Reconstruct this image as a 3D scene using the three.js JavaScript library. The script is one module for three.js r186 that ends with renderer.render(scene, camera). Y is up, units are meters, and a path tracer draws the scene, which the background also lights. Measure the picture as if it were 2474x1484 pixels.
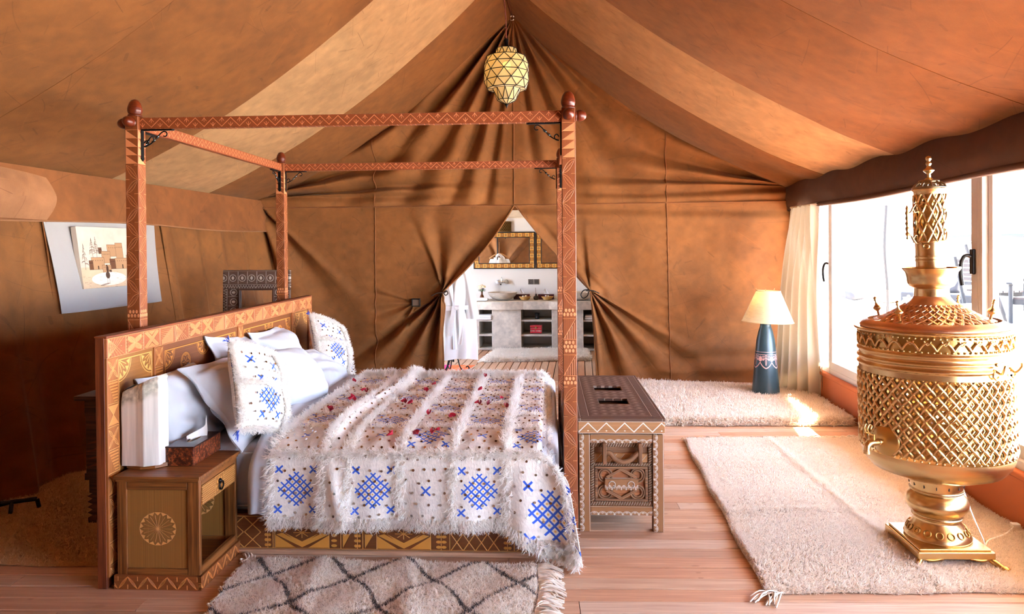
import * as THREE from 'three';
import { RoundedBoxGeometry } from 'three/addons/geometries/RoundedBoxGeometry.js';
import { mergeGeometries, mergeVertices, toCreasedNormals } from 'three/addons/utils/BufferGeometryUtils.js';
import { RectAreaLightUniformsLib } from 'three/addons/lights/RectAreaLightUniformsLib.js';
RectAreaLightUniformsLib.init();

// ---------------------------------------------------------------- camera, sky, sun, exposure
const scene = new THREE.Scene();
const W = 2474, H = 1484, FOCAL = 1686;
const camera = new THREE.PerspectiveCamera(2 * Math.atan(H / 2 / FOCAL) * 180 / Math.PI, W / H, 0.05, 200);
camera.rotation.order = 'YXZ';
camera.position.set(0, 1.5, 0);
camera.rotation.set(-0.00855, 0.0984, -0.0078);
camera.setViewOffset(W, H, 0, 127.3, W, H);
const renderer = new THREE.WebGLRenderer({ antialias: true });
renderer.toneMapping = THREE.LinearToneMapping;
renderer.toneMappingExposure = 11.3;
renderer.shadowMap.enabled = true;
renderer.shadowMap.type = THREE.PCFSoftShadowMap;
{ // bright hazy desert sky
  const w = 256, h = 128, d = new Float32Array(w * h * 4);
  for (let j = 0; j < h; j++) for (let i = 0; i < w; i++) {
    const e = ((j + 0.5) / h - 0.5) * 2, k = Math.pow(Math.max(0, e), 0.55), o = (j * w + i) * 4;
    d[o] = 0.82 - 0.26 * k; d[o + 1] = 1.0 - 0.14 * k; d[o + 2] = 1.32 + 0.15 * k; d[o + 3] = 1;
  }
  const t = new THREE.DataTexture(d, w, h, THREE.RGBAFormat, THREE.FloatType);
  t.mapping = THREE.EquirectangularReflectionMapping; t.magFilter = THREE.LinearFilter; t.needsUpdate = true;
  scene.background = t; scene.backgroundIntensity = 2.2;
}
const sun = new THREE.DirectionalLight(0xfff6ec, 14);
sun.position.set(2.2 + 7.2, 6.7, -6); sun.target.position.set(2.2, 0, -6);
sun.castShadow = true; sun.shadow.mapSize.set(4096, 4096);
Object.assign(sun.shadow.camera, { left: -14, right: 14, top: 14, bottom: -14, near: 0.5, far: 40 });
scene.add(sun, sun.target);

// ---------------------------------------------------------------- helpers
function rng(a) { return () => { a |= 0; a = a + 0x6D2B79F5 | 0; let t = Math.imul(a ^ a >>> 15, 1 | a); t = t + Math.imul(t ^ t >>> 7, 61 | t) ^ t; return ((t ^ t >>> 14) >>> 0) / 4294967296; }; }
const { sin, cos, exp, abs, max, min, sqrt, PI, atan2, hypot, floor, pow } = Math;
const lerp = (a, b, t) => a + (b - a) * t, clamp = (x, a = 0, b = 1) => max(a, min(b, x)), sstep = (a, b, x) => { const t = clamp((x - a) / (b - a)); return t * t * (3 - 2 * t); };
const hash2 = (x, y, s = 0) => { let h = Math.imul(x | 0, 374761393) + Math.imul(y | 0, 668265263) + Math.imul(s | 0, 974634777); h = Math.imul(h ^ h >>> 13, 1274126177); return ((h ^ h >>> 16) >>> 0) / 4294967296; };
function vn(x, y, s = 0, per = 0) { // value noise, optionally periodic
  const xi = floor(x), yi = floor(y), a = x - xi, b = y - yi, u = a * a * (3 - 2 * a), v = b * b * (3 - 2 * b), px = per[0] ?? per, py = per[1] ?? per, w = (k, n) => n ? ((k % n) + n) % n : k;
  return lerp(lerp(hash2(w(xi, px), w(yi, py), s), hash2(w(xi + 1, px), w(yi, py), s), u), lerp(hash2(w(xi, px), w(yi + 1, py), s), hash2(w(xi + 1, px), w(yi + 1, py), s), u), v);
}
function fbm(x, y, oct = 4, s = 0, per = 0) { let a = 0, k = 0.5, f = 1; for (let i = 0; i < oct; i++) { a += k * vn(x * f, y * f, s + i, per ? [(per[0] ?? per) * f, (per[1] ?? per) * f] : 0); f *= 2; k *= 0.5; } return a / (1 - pow(0.5, oct)); }
const names = {};
function numbered(n) { const k = names[n] = (names[n] ?? -1) + 1; return k ? n + '_' + String(k).padStart(3, '0') : n; }
function thing(name, label, category, [x, y, z] = [0, 0, 0], turn = 0, group) {
  const o = new THREE.Group(); o.name = numbered(name); o.position.set(x, y, z); o.rotation.y = turn;
  o.userData = { label, category }; if (group) o.userData.group = group; scene.add(o); return o;
}
function structure(name) { const o = new THREE.Group(); o.name = name; o.userData = { kind: 'structure' }; scene.add(o); return o; }
function part(name, geo, mat, parent, label) { const m = new THREE.Mesh(geo, mat); m.name = name; if (label) m.userData.label = label; parent.add(m); return m; }
const merge = (...g) => mergeGeometries(g.flat().map((k) => { k = k.index ? k.toNonIndexed() : k; for (const a of Object.keys(k.attributes)) if (!['position', 'normal', 'uv'].includes(a)) k.deleteAttribute(a); if (!k.attributes.uv) k.setAttribute('uv', new THREE.Float32BufferAttribute(new Float32Array(k.attributes.position.count * 2), 2)); return k; }));
const V = (x, y, z) => new THREE.Vector3(x, y, z);
function place(g, x = 0, y = 0, z = 0, rx = 0, ry = 0, rz = 0) { return g.applyMatrix4(new THREE.Matrix4().compose(V(x, y, z), new THREE.Quaternion().setFromEuler(new THREE.Euler(rx, ry, rz)), V(1, 1, 1))); }
// uv in metres from the dominant axis; grain = axis (0,1,2) along which u runs
function metreUV(g, grain = 0, off = [0, 0], s = 1) {
  if (g.index) g = g.toNonIndexed();
  const p = g.attributes.position, uv = new Float32Array(p.count * 2), a = V(), b = V(), c = V();
  for (let i = 0; i < p.count; i += 3) {
    a.fromBufferAttribute(p, i); b.fromBufferAttribute(p, i + 1); c.fromBufferAttribute(p, i + 2);
    const n = b.clone().sub(a).cross(c.clone().sub(a)), k = [abs(n.x), abs(n.y), abs(n.z)], d = k.indexOf(max(...k)), ax = [0, 1, 2].filter((t) => t !== d);
    if (ax[1] === grain) ax.reverse();
    for (let j = 0; j < 3; j++) { uv[(i + j) * 2] = p.getComponent(i + j, ax[0]) * s + off[0]; uv[(i + j) * 2 + 1] = p.getComponent(i + j, ax[1]) * s + off[1]; }
  }
  g.setAttribute('uv', new THREE.BufferAttribute(uv, 2)); return g;
}
// box by its limits, slightly rounded edges
function box(x0, x1, y0, y1, z0, z1, r = 0.003, grain = 0, off = [0, 0]) {
  const w = x1 - x0, h = y1 - y0, d = z1 - z0, rr = min(r, w / 2.2, h / 2.2, d / 2.2);
  const g = rr > 0 ? new RoundedBoxGeometry(w, h, d, 1, rr) : new THREE.BoxGeometry(w, h, d);
  return metreUV(place(g, (x0 + x1) / 2, (y0 + y1) / 2, (z0 + z1) / 2), grain, off);
}
// grid surface fn(s,t) -> [x,y,z,(u,v)], s,t in 0..1; th > 0 gives it a back side
function sheet(fn, nu, nv, th = 0) {
  const P = [], U = [], I = [], n = (nu + 1) * (nv + 1);
  for (let j = 0; j <= nv; j++) for (let i = 0; i <= nu; i++) { const q = fn(i / nu, j / nv); P.push(q[0], q[1], q[2]); U.push(q[3] ?? i / nu, q[4] ?? j / nv); }
  const q = (a, b, c, d) => I.push(a, b, c, a, c, d);
  for (let j = 0; j < nv; j++) for (let i = 0; i < nu; i++) { const a = j * (nu + 1) + i; q(a, a + 1, a + nu + 2, a + nu + 1); }
  const g = new THREE.BufferGeometry(); g.setAttribute('position', new THREE.Float32BufferAttribute(P, 3)); g.setAttribute('uv', new THREE.Float32BufferAttribute(U, 2)); g.setIndex(I); g.computeVertexNormals();
  if (!th) return g;
  const N = g.attributes.normal.array, P2 = [], I2 = [], U2 = [];
  for (let k = 0; k < n; k++) { P2.push(P[k * 3] - N[k * 3] * th, P[k * 3 + 1] - N[k * 3 + 1] * th, P[k * 3 + 2] - N[k * 3 + 2] * th); U2.push(U[k * 2], U[k * 2 + 1]); }
  const front = g.toNonIndexed(), b = new THREE.BufferGeometry();
  for (let k = 0; k < I.length; k += 3) I2.push(I[k], I[k + 2], I[k + 1]);
  b.setAttribute('position', new THREE.Float32BufferAttribute(P2, 3)); b.setAttribute('uv', new THREE.Float32BufferAttribute(U2, 2)); b.setIndex(I2); b.computeVertexNormals();
  const E = [], EU = [], ring = [];
  for (let i = 0; i < nu; i++) ring.push(i); for (let j = 0; j < nv; j++) ring.push(j * (nu + 1) + nu); for (let i = nu; i > 0; i--) ring.push(nv * (nu + 1) + i); for (let j = nv; j > 0; j--) ring.push(j * (nu + 1));
  const f = (A, k) => [A[k * 3], A[k * 3 + 1], A[k * 3 + 2]], fu = (k) => [U[k * 2], U[k * 2 + 1]];
  for (let k = 0; k < ring.length; k++) { const a = ring[k], c = ring[(k + 1) % ring.length]; E.push(...f(P, a), ...f(P2, a), ...f(P2, c), ...f(P, a), ...f(P2, c), ...f(P, c)); EU.push(...fu(a), ...fu(a), ...fu(c), ...fu(a), ...fu(c), ...fu(c)); }
  const e = new THREE.BufferGeometry(); e.setAttribute('position', new THREE.Float32BufferAttribute(E, 3)); e.setAttribute('uv', new THREE.Float32BufferAttribute(EU, 2)); e.computeVertexNormals();
  return merge(front, b.toNonIndexed(), e);
}
const lathe = (pts, seg = 48) => new THREE.LatheGeometry(pts.map((p) => new THREE.Vector2(p[0], p[1])), seg);
function tube(pts, r, rad = 6, seg, closed = false) { const c = new THREE.CatmullRomCurve3(pts.map((p) => V(...p)), closed); return new THREE.TubeGeometry(c, seg ?? pts.length * 6, r, rad, closed); }
function bar(a, b, r, rad = 8, r2 = r) { // straight round bar from a to b
  const A = V(...a), B = V(...b), d = B.clone().sub(A), g = new THREE.CylinderGeometry(r2, r, d.length(), rad);
  return g.applyMatrix4(new THREE.Matrix4().compose(A.clone().add(B).multiplyScalar(0.5), new THREE.Quaternion().setFromUnitVectors(V(0, 1, 0), d.normalize()), V(1, 1, 1)));
}
// outline extruded along z from z0 to z1, with a small bevel
function slab(pts, z0, z1, bevel = 0) {
  const s = pts instanceof THREE.Shape ? pts : new THREE.Shape(pts.map((p) => new THREE.Vector2(p[0], p[1])));
  const g = new THREE.ExtrudeGeometry(s, { depth: z1 - z0 - 2 * bevel, bevelEnabled: bevel > 0, bevelSize: bevel, bevelThickness: bevel, bevelSegments: 1, curveSegments: 8 });
  return place(g, 0, 0, z0 + bevel);
}
// many copies of one small geometry
function scatter(name, geo, mat, list, parent, kind = 'stuff') {
  const m = new THREE.InstancedMesh(geo, mat, list.length), o = new THREE.Object3D(); m.name = name; if (kind) m.userData.kind = kind;
  const tinted = list.some((q) => q.c);
  list.forEach((q, i) => {
    o.position.set(q.p[0], q.p[1], q.p[2]); const s = q.s ?? 1; if (Array.isArray(s)) o.scale.set(s[0], s[1], s[2]); else o.scale.setScalar(s);
    if (q.q) o.quaternion.copy(q.q); else o.rotation.set(...(q.r ?? [0, 0, 0])); o.updateMatrix(); m.setMatrixAt(i, o.matrix); if (tinted) m.setColorAt(i, q.c ?? WHITE);
  });
  parent.add(m); return m;
}
const WHITE = new THREE.Color(1, 1, 1);
// ---- textures
function canvasTex(w, h, draw, srgb = true) { const c = document.createElement('canvas'); c.width = w; c.height = h; draw(c.getContext('2d'), w, h); const t = new THREE.CanvasTexture(c); t.wrapS = t.wrapT = THREE.RepeatWrapping; if (srgb) t.colorSpace = THREE.SRGBColorSpace; return t; }
function pixelTex(w, h, fn, srgb = true) { const d = new Uint8Array(w * h * 4); for (let j = 0; j < h; j++) for (let i = 0; i < w; i++) { const c = fn(i / w, j / h, i, j), o = (j * w + i) * 4; if (c.length) { d[o] = c[0]; d[o + 1] = c[1]; d[o + 2] = c[2]; } else d[o] = d[o + 1] = d[o + 2] = c; d[o + 3] = 255; } const t = new THREE.DataTexture(d, w, h); t.wrapS = t.wrapT = THREE.RepeatWrapping; t.magFilter = THREE.LinearFilter; t.minFilter = THREE.LinearMipmapLinearFilter; t.generateMipmaps = true; if (srgb) t.colorSpace = THREE.SRGBColorSpace; t.needsUpdate = true; return t; }
const tile = (t, sx, sy = sx) => { const k = t.clone(); k.repeat.set(1 / sx, 1 / sy); k.needsUpdate = true; return k; };
const std = (color, o = {}) => new THREE.MeshStandardMaterial({ color, roughness: 0.7, ...o });
const phy = (color, o = {}) => new THREE.MeshPhysicalMaterial({ color, roughness: 0.7, ...o });
function noiseOver(ctx, w, h, amt, sx, sy, seed) { const im = ctx.getImageData(0, 0, w, h), d = im.data; for (let j = 0; j < h; j++) for (let i = 0; i < w; i++) { const k = 1 + amt * (fbm(i / sx, j / sy, 3, seed) - 0.5) * 2, o = (j * w + i) * 4; d[o] = clamp(d[o] * k, 0, 255); d[o + 1] = clamp(d[o + 1] * k, 0, 255); d[o + 2] = clamp(d[o + 2] * k, 0, 255); } ctx.putImageData(im, 0, 0); }

// suede-like tent canvas: mottled, brushed marks and creases that catch the nap (tile = 3 m)
const SU = 1536;
function suedeDraw(ctx, w, h, bump) {
  const R = rng(7), im = ctx.createImageData(w, h), d = im.data;
  for (let j = 0; j < h; j++) for (let i = 0; i < w; i++) {
    const x = i / w, y = j / h, a = fbm(x * 6, y * 6, 5, 3, 6), b = fbm(x * 40, y * 40, 3, 11, 40), c = hash2(i, j, 5);
    const k = bump ? 128 + (b - 0.5) * 90 + (c - 0.5) * 40 : 255 * (0.80 + (a - 0.5) * 0.19 + (b - 0.5) * 0.14 + (c - 0.5) * 0.05), o = (j * w + i) * 4;
    d[o] = d[o + 1] = d[o + 2] = clamp(k, 0, 255); d[o + 3] = 255;
  }
  ctx.putImageData(im, 0, 0); ctx.lineCap = 'round';
  const n = 240; for (let k = 0; k < n; k++) {
    const x = R() * w, y = R() * h, L = 30 + R() * 170, a = R() < 0.5 ? -0.5 + R() * 0.6 : 0.2 + R() * 1.6, light = R() < 0.6;
    ctx.strokeStyle = light ? `rgba(255,245,230,${0.10 + R() * 0.22})` : `rgba(40,15,0,${0.08 + R() * 0.15})`; ctx.lineWidth = 1 + R() * 1.4;
    for (const [ox, oy] of [[0, 0], [w, 0], [0, h], [-w, 0], [0, -h]]) { ctx.beginPath(); ctx.moveTo(x + ox, y + oy); ctx.quadraticCurveTo(x + ox + cos(a) * L * 0.5 + (hash2(k, 1) - 0.5) * 20, y + oy + sin(a) * L * 0.5 + (hash2(k, 2) - 0.5) * 20, x + ox + cos(a) * L, y + oy + sin(a) * L); ctx.stroke(); }
  }
  for (let k = 0; k < 260; k++) { // brushed nap smudges
    const x = R() * w, y = R() * h, L = 8 + R() * 40; ctx.strokeStyle = R() < 0.55 ? `rgba(255,240,220,${0.03 + R() * 0.07})` : `rgba(30,10,0,${0.04 + R() * 0.08})`; ctx.lineWidth = 3 + R() * 9; const a = R() * PI;
    ctx.beginPath(); ctx.moveTo(x, y); ctx.lineTo(x + cos(a) * L, y + sin(a) * L); ctx.stroke();
  }
}
const suedeMap = canvasTex(SU, SU, (c, w, h) => suedeDraw(c, w, h, false)), suedeBump = canvasTex(1024, 1024, (c, w, h) => suedeDraw(c, w, h, true), false);
const sm3 = tile(suedeMap, 3), sb3 = tile(suedeBump, 3), sm1 = tile(suedeMap, 1.7), sb1 = tile(suedeBump, 1.7);
const suede = (color, sheen = 0.5, o = {}) => phy(color, { map: sm3, bumpMap: sb3, bumpScale: 0.002, roughness: 0.86, sheen, sheenColor: new THREE.Color(1, 0.72, 0.45), sheenRoughness: 0.45, side: THREE.DoubleSide, ...o });
// wood: grain along u (tile 1.2 m x 0.6 m)
function woodPix(base, dark, knots, seed, contrast = 1) {
  const kn = []; const R = rng(seed); for (let k = 0; k < knots; k++) kn.push([R(), R(), 0.007 + R() * 0.014]);
  return pixelTex(1024, 512, (x, y) => {
    let yy = y, ink = 0; for (const [kx, ky, r] of kn) { let dx = x - kx, dy = y - ky; dx -= Math.round(dx); dy -= Math.round(dy); const q = hypot(dx * 2 * 0.55, dy) / r; if (q < 9) { yy += (dy > 0 ? 1 : -1) * 0.018 * exp(-q * 0.45); if (q < 1.6) ink = max(ink, 1 - sstep(0.7, 1.6, q)); } }
    const g = fbm(x * 4, yy * 64, 4, seed, [4, 64]), f = fbm(x * 16, yy * 256, 2, seed + 9, [16, 256]), b = fbm(x * 3, y * 4, 3, seed + 5, [3, 4]);
    let k = clamp(0.5 + ((g - 0.5) * 1.5 + (f - 0.5) * 0.6) * contrast + (b - 0.5) * 0.5, 0, 1); k = k * (1 - 0.85 * ink);
    return [0, 1, 2].map((c) => lerp(dark[c], base[c], k));
  });
}

// ---------------------------------------------------------------- the tent
const BROWN = 0xa1642a, TAN = 0xdba972, XL = -3.75, XR = 2.28, XA = -0.75, YA = 4.13, YL = 2.06, YR = 2.14, ZB = -7.85;
const roofAt = (x) => { const t = x > XA ? (x - XA) / (XR - XA) : (XA - x) / (XA - XL), ye = x > XA ? YR : YL; return YA + (ye - YA) * t - 0.22 * 4 * t * (1 - t); };
const mSuede = suede(BROWN, 0.5), mTan = suede(TAN, 0.3), mDark = suede(0x6c4733, 0.5), mFlap = suede(0xbc8052, 0.6), mBand = suede(0xa0602c, 0.5);
const mSeam = std(0x6a3a18, { roughness: 0.9 }), mBlackCord = std(0x15120f, { roughness: 0.7 }), mCord = std(0x3a2416, { roughness: 0.8 });
{
  const c = structure('ceiling'), zs = [1.7, 0.8, -0.7, -2.2, -3.7, -5.2, -6.7, -8.3], R = rng(3);
  for (const side of [-1, 1]) for (let k = 0; k < zs.length - 1; k++) {
    const z0 = zs[k], z1 = zs[k + 1], xe = side > 0 ? XR + 0.05 : XL - 0.05, off = R() * 3, lift = (k % 2) * 0.003, ph = R() * 9;
    const g = sheet((s, t) => {
      const x = lerp(XA, xe, s), z = lerp(z0 + (k ? 0.02 : 0), z1, t), m = sin(PI * clamp(t, 0.001, 0.999));
      const w = 0.012 * (fbm(x * 1.6, z * 1.1, 3, 21) - 0.5) * 2 + 0.012 * m * (fbm(x * 0.8 + z * 1.8, ph, 2, 5) - 0.5) + (side > 0 ? 0.018 : 0.006) * sstep(0.7, 1, s) * sin(z * 7 + 3 * s);
      return [x, roofAt(x) + lift + w - 0.03 * m * sin(PI * s), z, s * 3.8 + off, z + off];
    }, 60, 26, side > 0 ? -0.012 : 0.012);
    part('roof_panel', g, k === 5 ? mTan : k === 1 ? mTan : mSuede, c);
  }
  part('ridge_seam', tube([[XA, YA - 0.012, 1.6], [XA, YA - 0.012, -4], [XA, YA - 0.012, -7.9]], 0.012, 6, 20), mSeam, c);
}
// ---- back wall: gable above, two tied-back flaps below
const O = [-0.742, 2.0], TL = [-1.548, 1.011], TR = [0.097, 1.03];
const zBack = (x) => ZB + 0.13 * sstep(-2.6, XL, x) + 0.02 * sstep(1, 2.3, x) - 0.04 * exp(-((x + 0.7) ** 2));
const wrinkle = (x, y, a) => a * (fbm(x * 2.2, y * 2.2, 3, 31) - 0.5);
function radial(x, y, cx, cy, a0, a1, n, r0, r1, A, ph = 0) { // pleats that run out from a pinched point between two angles
  const dx = x - cx, dy = y - cy, r = hypot(dx, dy); let a = atan2(dy, dx); if (a < 0) a += 2 * PI; const t = (a - a0) / (a1 - a0) ; if (t < 0 || t > 1) return 0;
  const w = sstep(0, 0.12, t) * sstep(1, 0.88, t) * sstep(0, r0, r) * exp(-pow(r / r1, 2)), q = sin(t * n * 2 * PI + ph + 1.3 * sin(t * 5 + ph) + 0.5 * r); return A * w * (q > 0 ? pow(q, 0.8) : -pow(-q, 1.4) * 1.2);
}
function gableZ(x, y) {
  let z = zBack(x);
  z += radial(x, y, XA, YA, PI * 1.19, PI * 1.48, 5.2, 0.4, 2.2, 0.10, 0.5) + radial(x, y, XA, YA, PI * 1.52, PI * 1.81, 4.6, 0.4, 2.2, 0.055, 1);
  z += radial(x, y, XL, 2.1, 0.0, 0.55, 3.0, 0.5, 2.2, 0.11, 0.2) + radial(x, y, XR, 2.16, PI - 0.52, PI - 0.01, 3.0, 0.4, 1.9, 0.07, 0.9);
  const e = exp(-pow((y - 2.14) / 0.12, 2)), sd = sstep(0.3, 1.2, abs(x - XA)); z += 0.028 * e * sd * sin((y - 2.0) * 38 + 0.8 * sin(x * 2));
  return z + wrinkle(x, y, 0.03);
}
const edgeL = (y) => y > TL[1] ? (() => { const t = (O[1] - y) / (O[1] - TL[1]); return lerp(O[0], TL[0], t) + 0.075 * sin(PI * t) * (1 - 0.2 * t); })() : lerp(TL[0], -1.572, sstep(1.0, 0.9, y)) + 0.03 * sstep(1.01, 0.93, y) * sstep(0.5, 0.95, y);
const edgeR = (y) => y > TR[1] ? (() => { const t = (O[1] - y) / (O[1] - TR[1]); return lerp(O[0], TR[0], t) - 0.03 * sin(PI * t); })() : lerp(TR[0], 0.17, pow((TR[1] - y) / TR[1], 0.7)) + 0.0;
function flapZ(x, y, side) {
  const T = side < 0 ? TL : TR, e = side < 0 ? edgeL(y) - x : x - edgeR(y); let z = zBack(x);
  const r = hypot(x - T[0], y - T[1]), pin = exp(-pow(r / 0.2, 2));
  if (side < 0) {
    z += radial(x, y, T[0], T[1], PI * 1.16, PI * 1.54, 4.2, 0.08, 1.5, 0.075, 0.6) + radial(x, y, T[0], T[1], PI * 0.28, PI * 0.66, 2.5, 0.06, 0.75, 0.05, 1.2);
    z += radial(x, y, -1.895, 0.883, PI * 0.86, PI * 1.45, 4, 0.05, 0.55, 0.03, 0.3) + radial(x, y, -3.72, 2.05, PI * 1.52, PI * 1.78, 2.5, 0.2, 1.3, 0.07, 0);
  } else {
    z += radial(x, y, T[0], T[1], PI * 1.47, PI * 1.86, 4.6, 0.06, 1.15, 0.07, 0.4) + radial(x, y, T[0], T[1], PI * 0.5, PI * 0.8, 2.2, 0.06, 0.6, 0.04, 0.9);
    z += 0.02 * exp(-pow((y - 1.9) / 0.12, 2)) * sin((y - 1.8) * 30 + x);
    z += 0.03 * exp(-pow((y - 0.2) / 0.2, 2)) * sin(y * 24 - x * 1.5) * sstep(0.5, 1.2, x);
  }
  z += 0.05 * exp(-pow(e / 0.05, 2)) * sstep(0, 0.3, O[1] - y) - 0.03 * exp(-pow((e - 0.13) / 0.05, 2)) * sstep(0.1, 0.5, O[1] - y) + 0.10 * pin;
  return z + wrinkle(x, y, 0.045) + 0.006 * sin(y * 60) * exp(-pow((x - (side < 0 ? -2.36 : 0.93)) / 0.05, 2));
}
{
  const w = structure('wall_back');
  for (const side of [-1, 1]) {
    const xe = side < 0 ? XL : XR, g = sheet((s, t) => { const x = lerp(xe, XA, s), y = lerp(1.985, roofAt(x) + 0.05, t); return [x, y, gableZ(x, y), x, y]; }, 200, 120);
    part('gable_panel', side < 0 ? g : flip(g), mSuede, w);
    const f = sheet((s, t) => {
      const y = lerp(0.012, 2.0, t), ed = side < 0 ? edgeL(y) : edgeR(y), q = side < 0 ? 1 - pow(1 - s, 1.5) : 1 - pow(1 - s, 1.5), x = lerp(xe, ed, q);
      return [x, y, flapZ(x, y, side), x + 0.7, y + 0.4];
    }, 220, 170);
    part('flap_panel', side < 0 ? f : flip(f), mSuede, w);
    const hem = []; for (let k = 0; k <= 44; k++) { const y = lerp(1.99, 0.02, k / 44), x = side < 0 ? edgeL(y) : edgeR(y); hem.push([x, y, flapZ(x, y, side) + 0.006]); }
    part('flap_hem', tube(hem, 0.009, 8, 160), mSuede, w);
    const xs = side < 0 ? -2.36 : 0.93, sm = []; for (let k = 0; k <= 60; k++) { const y = lerp(0.03, roofAt(xs) - 0.05, k / 60), x = xs + (side > 0 ? 0.05 * (1 - y / 3) : 0); sm.push([x, y, (y > 1.99 ? gableZ(x, y) : flapZ(x, y, side)) + 0.002]); }
    part('seam', tube(sm, 0.007, 5, 160), mBand, w);
    const hs = []; for (let k = 0; k <= 60; k++) { const x = lerp(xe, XA, k / 60); hs.push([x, 1.988, max(gableZ(x, 1.988), flapZ(x, 1.988, side)) + 0.003]); }
    part('eave_seam', tube(hs, 0.008, 5, 160), mBand, w);
    // back lining so that the cloth shuts the light out
  }
  const vs = []; for (let k = 0; k <= 30; k++) { const y = lerp(2.0, YA - 0.06, k / 30); vs.push([XA, y, gableZ(XA, y) + 0.004]); } part('ridge_seam', tube(vs, 0.008, 5, 80), mBand, w);
  // tie cords of the two flaps
  const kz = flapZ(TL[0], TL[1], -1);
  part('tie_cord', merge(tube([[TL[0] - 0.12, TL[1] - 0.035, kz + 0.03], [TL[0] - 0.05, TL[1] - 0.005, kz + 0.035], [TL[0] + 0.02, TL[1], kz + 0.03], [TL[0] + 0.03, TL[1] + 0.005, kz - 0.05]], 0.007, 6), tube([[TL[0] + 0.015, TL[1], kz + 0.02], [TL[0] + 0.05, TL[1] + 0.02, kz + 0.03], [TL[0] + 0.065, TL[1] - 0.01, kz + 0.03], [TL[0] + 0.04, TL[1] - 0.03, kz + 0.03], [TL[0] + 0.018, TL[1] - 0.005, kz + 0.02]], 0.006, 6)), mCord, w);
  const kr = flapZ(TR[0], TR[1], 1);
  part('tie_cord', merge(tube([[TR[0] + 0.10, TR[1] - 0.03, kr + 0.02], [TR[0] + 0.03, TR[1], kr + 0.03], [TR[0] - 0.03, TR[1], kr + 0.02], [TR[0] - 0.04, TR[1], kr - 0.05]], 0.007, 6), tube([[TR[0] - 0.01, TR[1] + 0.01, kr], [TR[0] - 0.07, TR[1] + 0.0, kr - 0.01], [TR[0] - 0.1, TR[1] - 0.05, kr - 0.01], [TR[0] - 0.075, TR[1] - 0.085, kr - 0.01], [TR[0] - 0.03, TR[1] - 0.06, kr], [TR[0] - 0.015, TR[1] - 0.01, kr]], 0.006, 6)), mBlackCord, w);
}
function flip(g) { if (!g.index) { const p = g.attributes; for (const k of ['position', 'normal', 'uv']) { const a = p[k], n = a.itemSize; for (let i = 0; i < a.count; i += 3) for (let c = 0; c < n; c++) { const t = a.array[(i + 1) * n + c]; a.array[(i + 1) * n + c] = a.array[(i + 2) * n + c]; a.array[(i + 2) * n + c] = t; } } } else { const i = g.index.array; for (let k = 0; k < i.length; k += 3) { const t = i[k + 1]; i[k + 1] = i[k + 2]; i[k + 2] = t; } } if (g.attributes.normal) for (let k = 0; k < g.attributes.normal.array.length; k++) g.attributes.normal.array[k] *= -1; return g; }
// ---- left wall: hanging cloth, valance band, rolled window flap
{
  const w = structure('wall_left'), zs = [1.7, -0.6, -2.4, -4.42, -5.75, -7.75], R = rng(12);
  for (let k = 0; k < 5; k++) {
    const z0 = zs[k], z1 = zs[k + 1], o = R() * 7;
    const g = sheet((s, t) => {
      const z = lerp(z0 + 0.03, z1, s), y = lerp(0.0, 1.95, t), d = 1 - y / 1.95, swag = k >= 3 ? 0.5 : 1, e = abs(s - 0.5) * 2;
      const f = 0.085 * swag * (sin(z * 13 + o + d * 1.1 * sin(z * 3 + o)) * 0.6 + sin(z * 27 + o * 2) * 0.22) * (0.35 + 0.65 * d) + 0.04 * pow(e, 8);
      return [XL + 0.03 + 0.30 * pow(d, 0.9) + f + 0.05 * (fbm(z * 2 + o, y * 1.2, 3, 8) - 0.5), y, z, z, y];
    }, 110, 60, 0.006);
    part('wall_cloth', g, mSuede, w);
  }
  part('valance', sheet((s, t) => { const z = lerp(1.7, -7.78, s), y = lerp(1.71 + 0.012 * sin(z * 2.1), 2.07, t); return [XL + 0.10 + 0.07 * (1 - t) + 0.012 * sin(z * 3.3) * (1 - t) + 0.012 * (fbm(z * 3, y * 3, 3, 9) - 0.5), y, z, z, y]; }, 220, 14, 0.01), mBand, w);
  part('valance_hem', tube([...Array(60)].map((_, k) => { const z = lerp(1.7, -7.78, k / 59); return [XL + 0.172 + 0.012 * sin(z * 3.3), 1.712 + 0.012 * sin(z * 2.1), z]; }), 0.007, 6, 240), mFlap, w);
  part('rolled_flap', sheet((s, t) => { const z = lerp(-1.6, -4.36, s), y = lerp(1.715, 2.05 - 0.05 * pow(s, 6), t); return [XL + 0.20 + 0.05 * sin(PI * t) + 0.02 * (fbm(z * 5, y * 6, 3, 19) - 0.5) - 0.02 * pow(s, 10), y, z - 0.05 * t * pow(s, 4) * 0 - (s > 0.98 ? 0.03 * sin(PI * t) : 0), z, y + 1.1]; }, 90, 20, 0.02), mFlap, w, 'paler folded window flap');
  part('outer_cloth', new THREE.BoxGeometry(0.02, 2.1, 9.7).translate(XL - 0.06, 1.05, -3.08), mDark, w);
}
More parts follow.
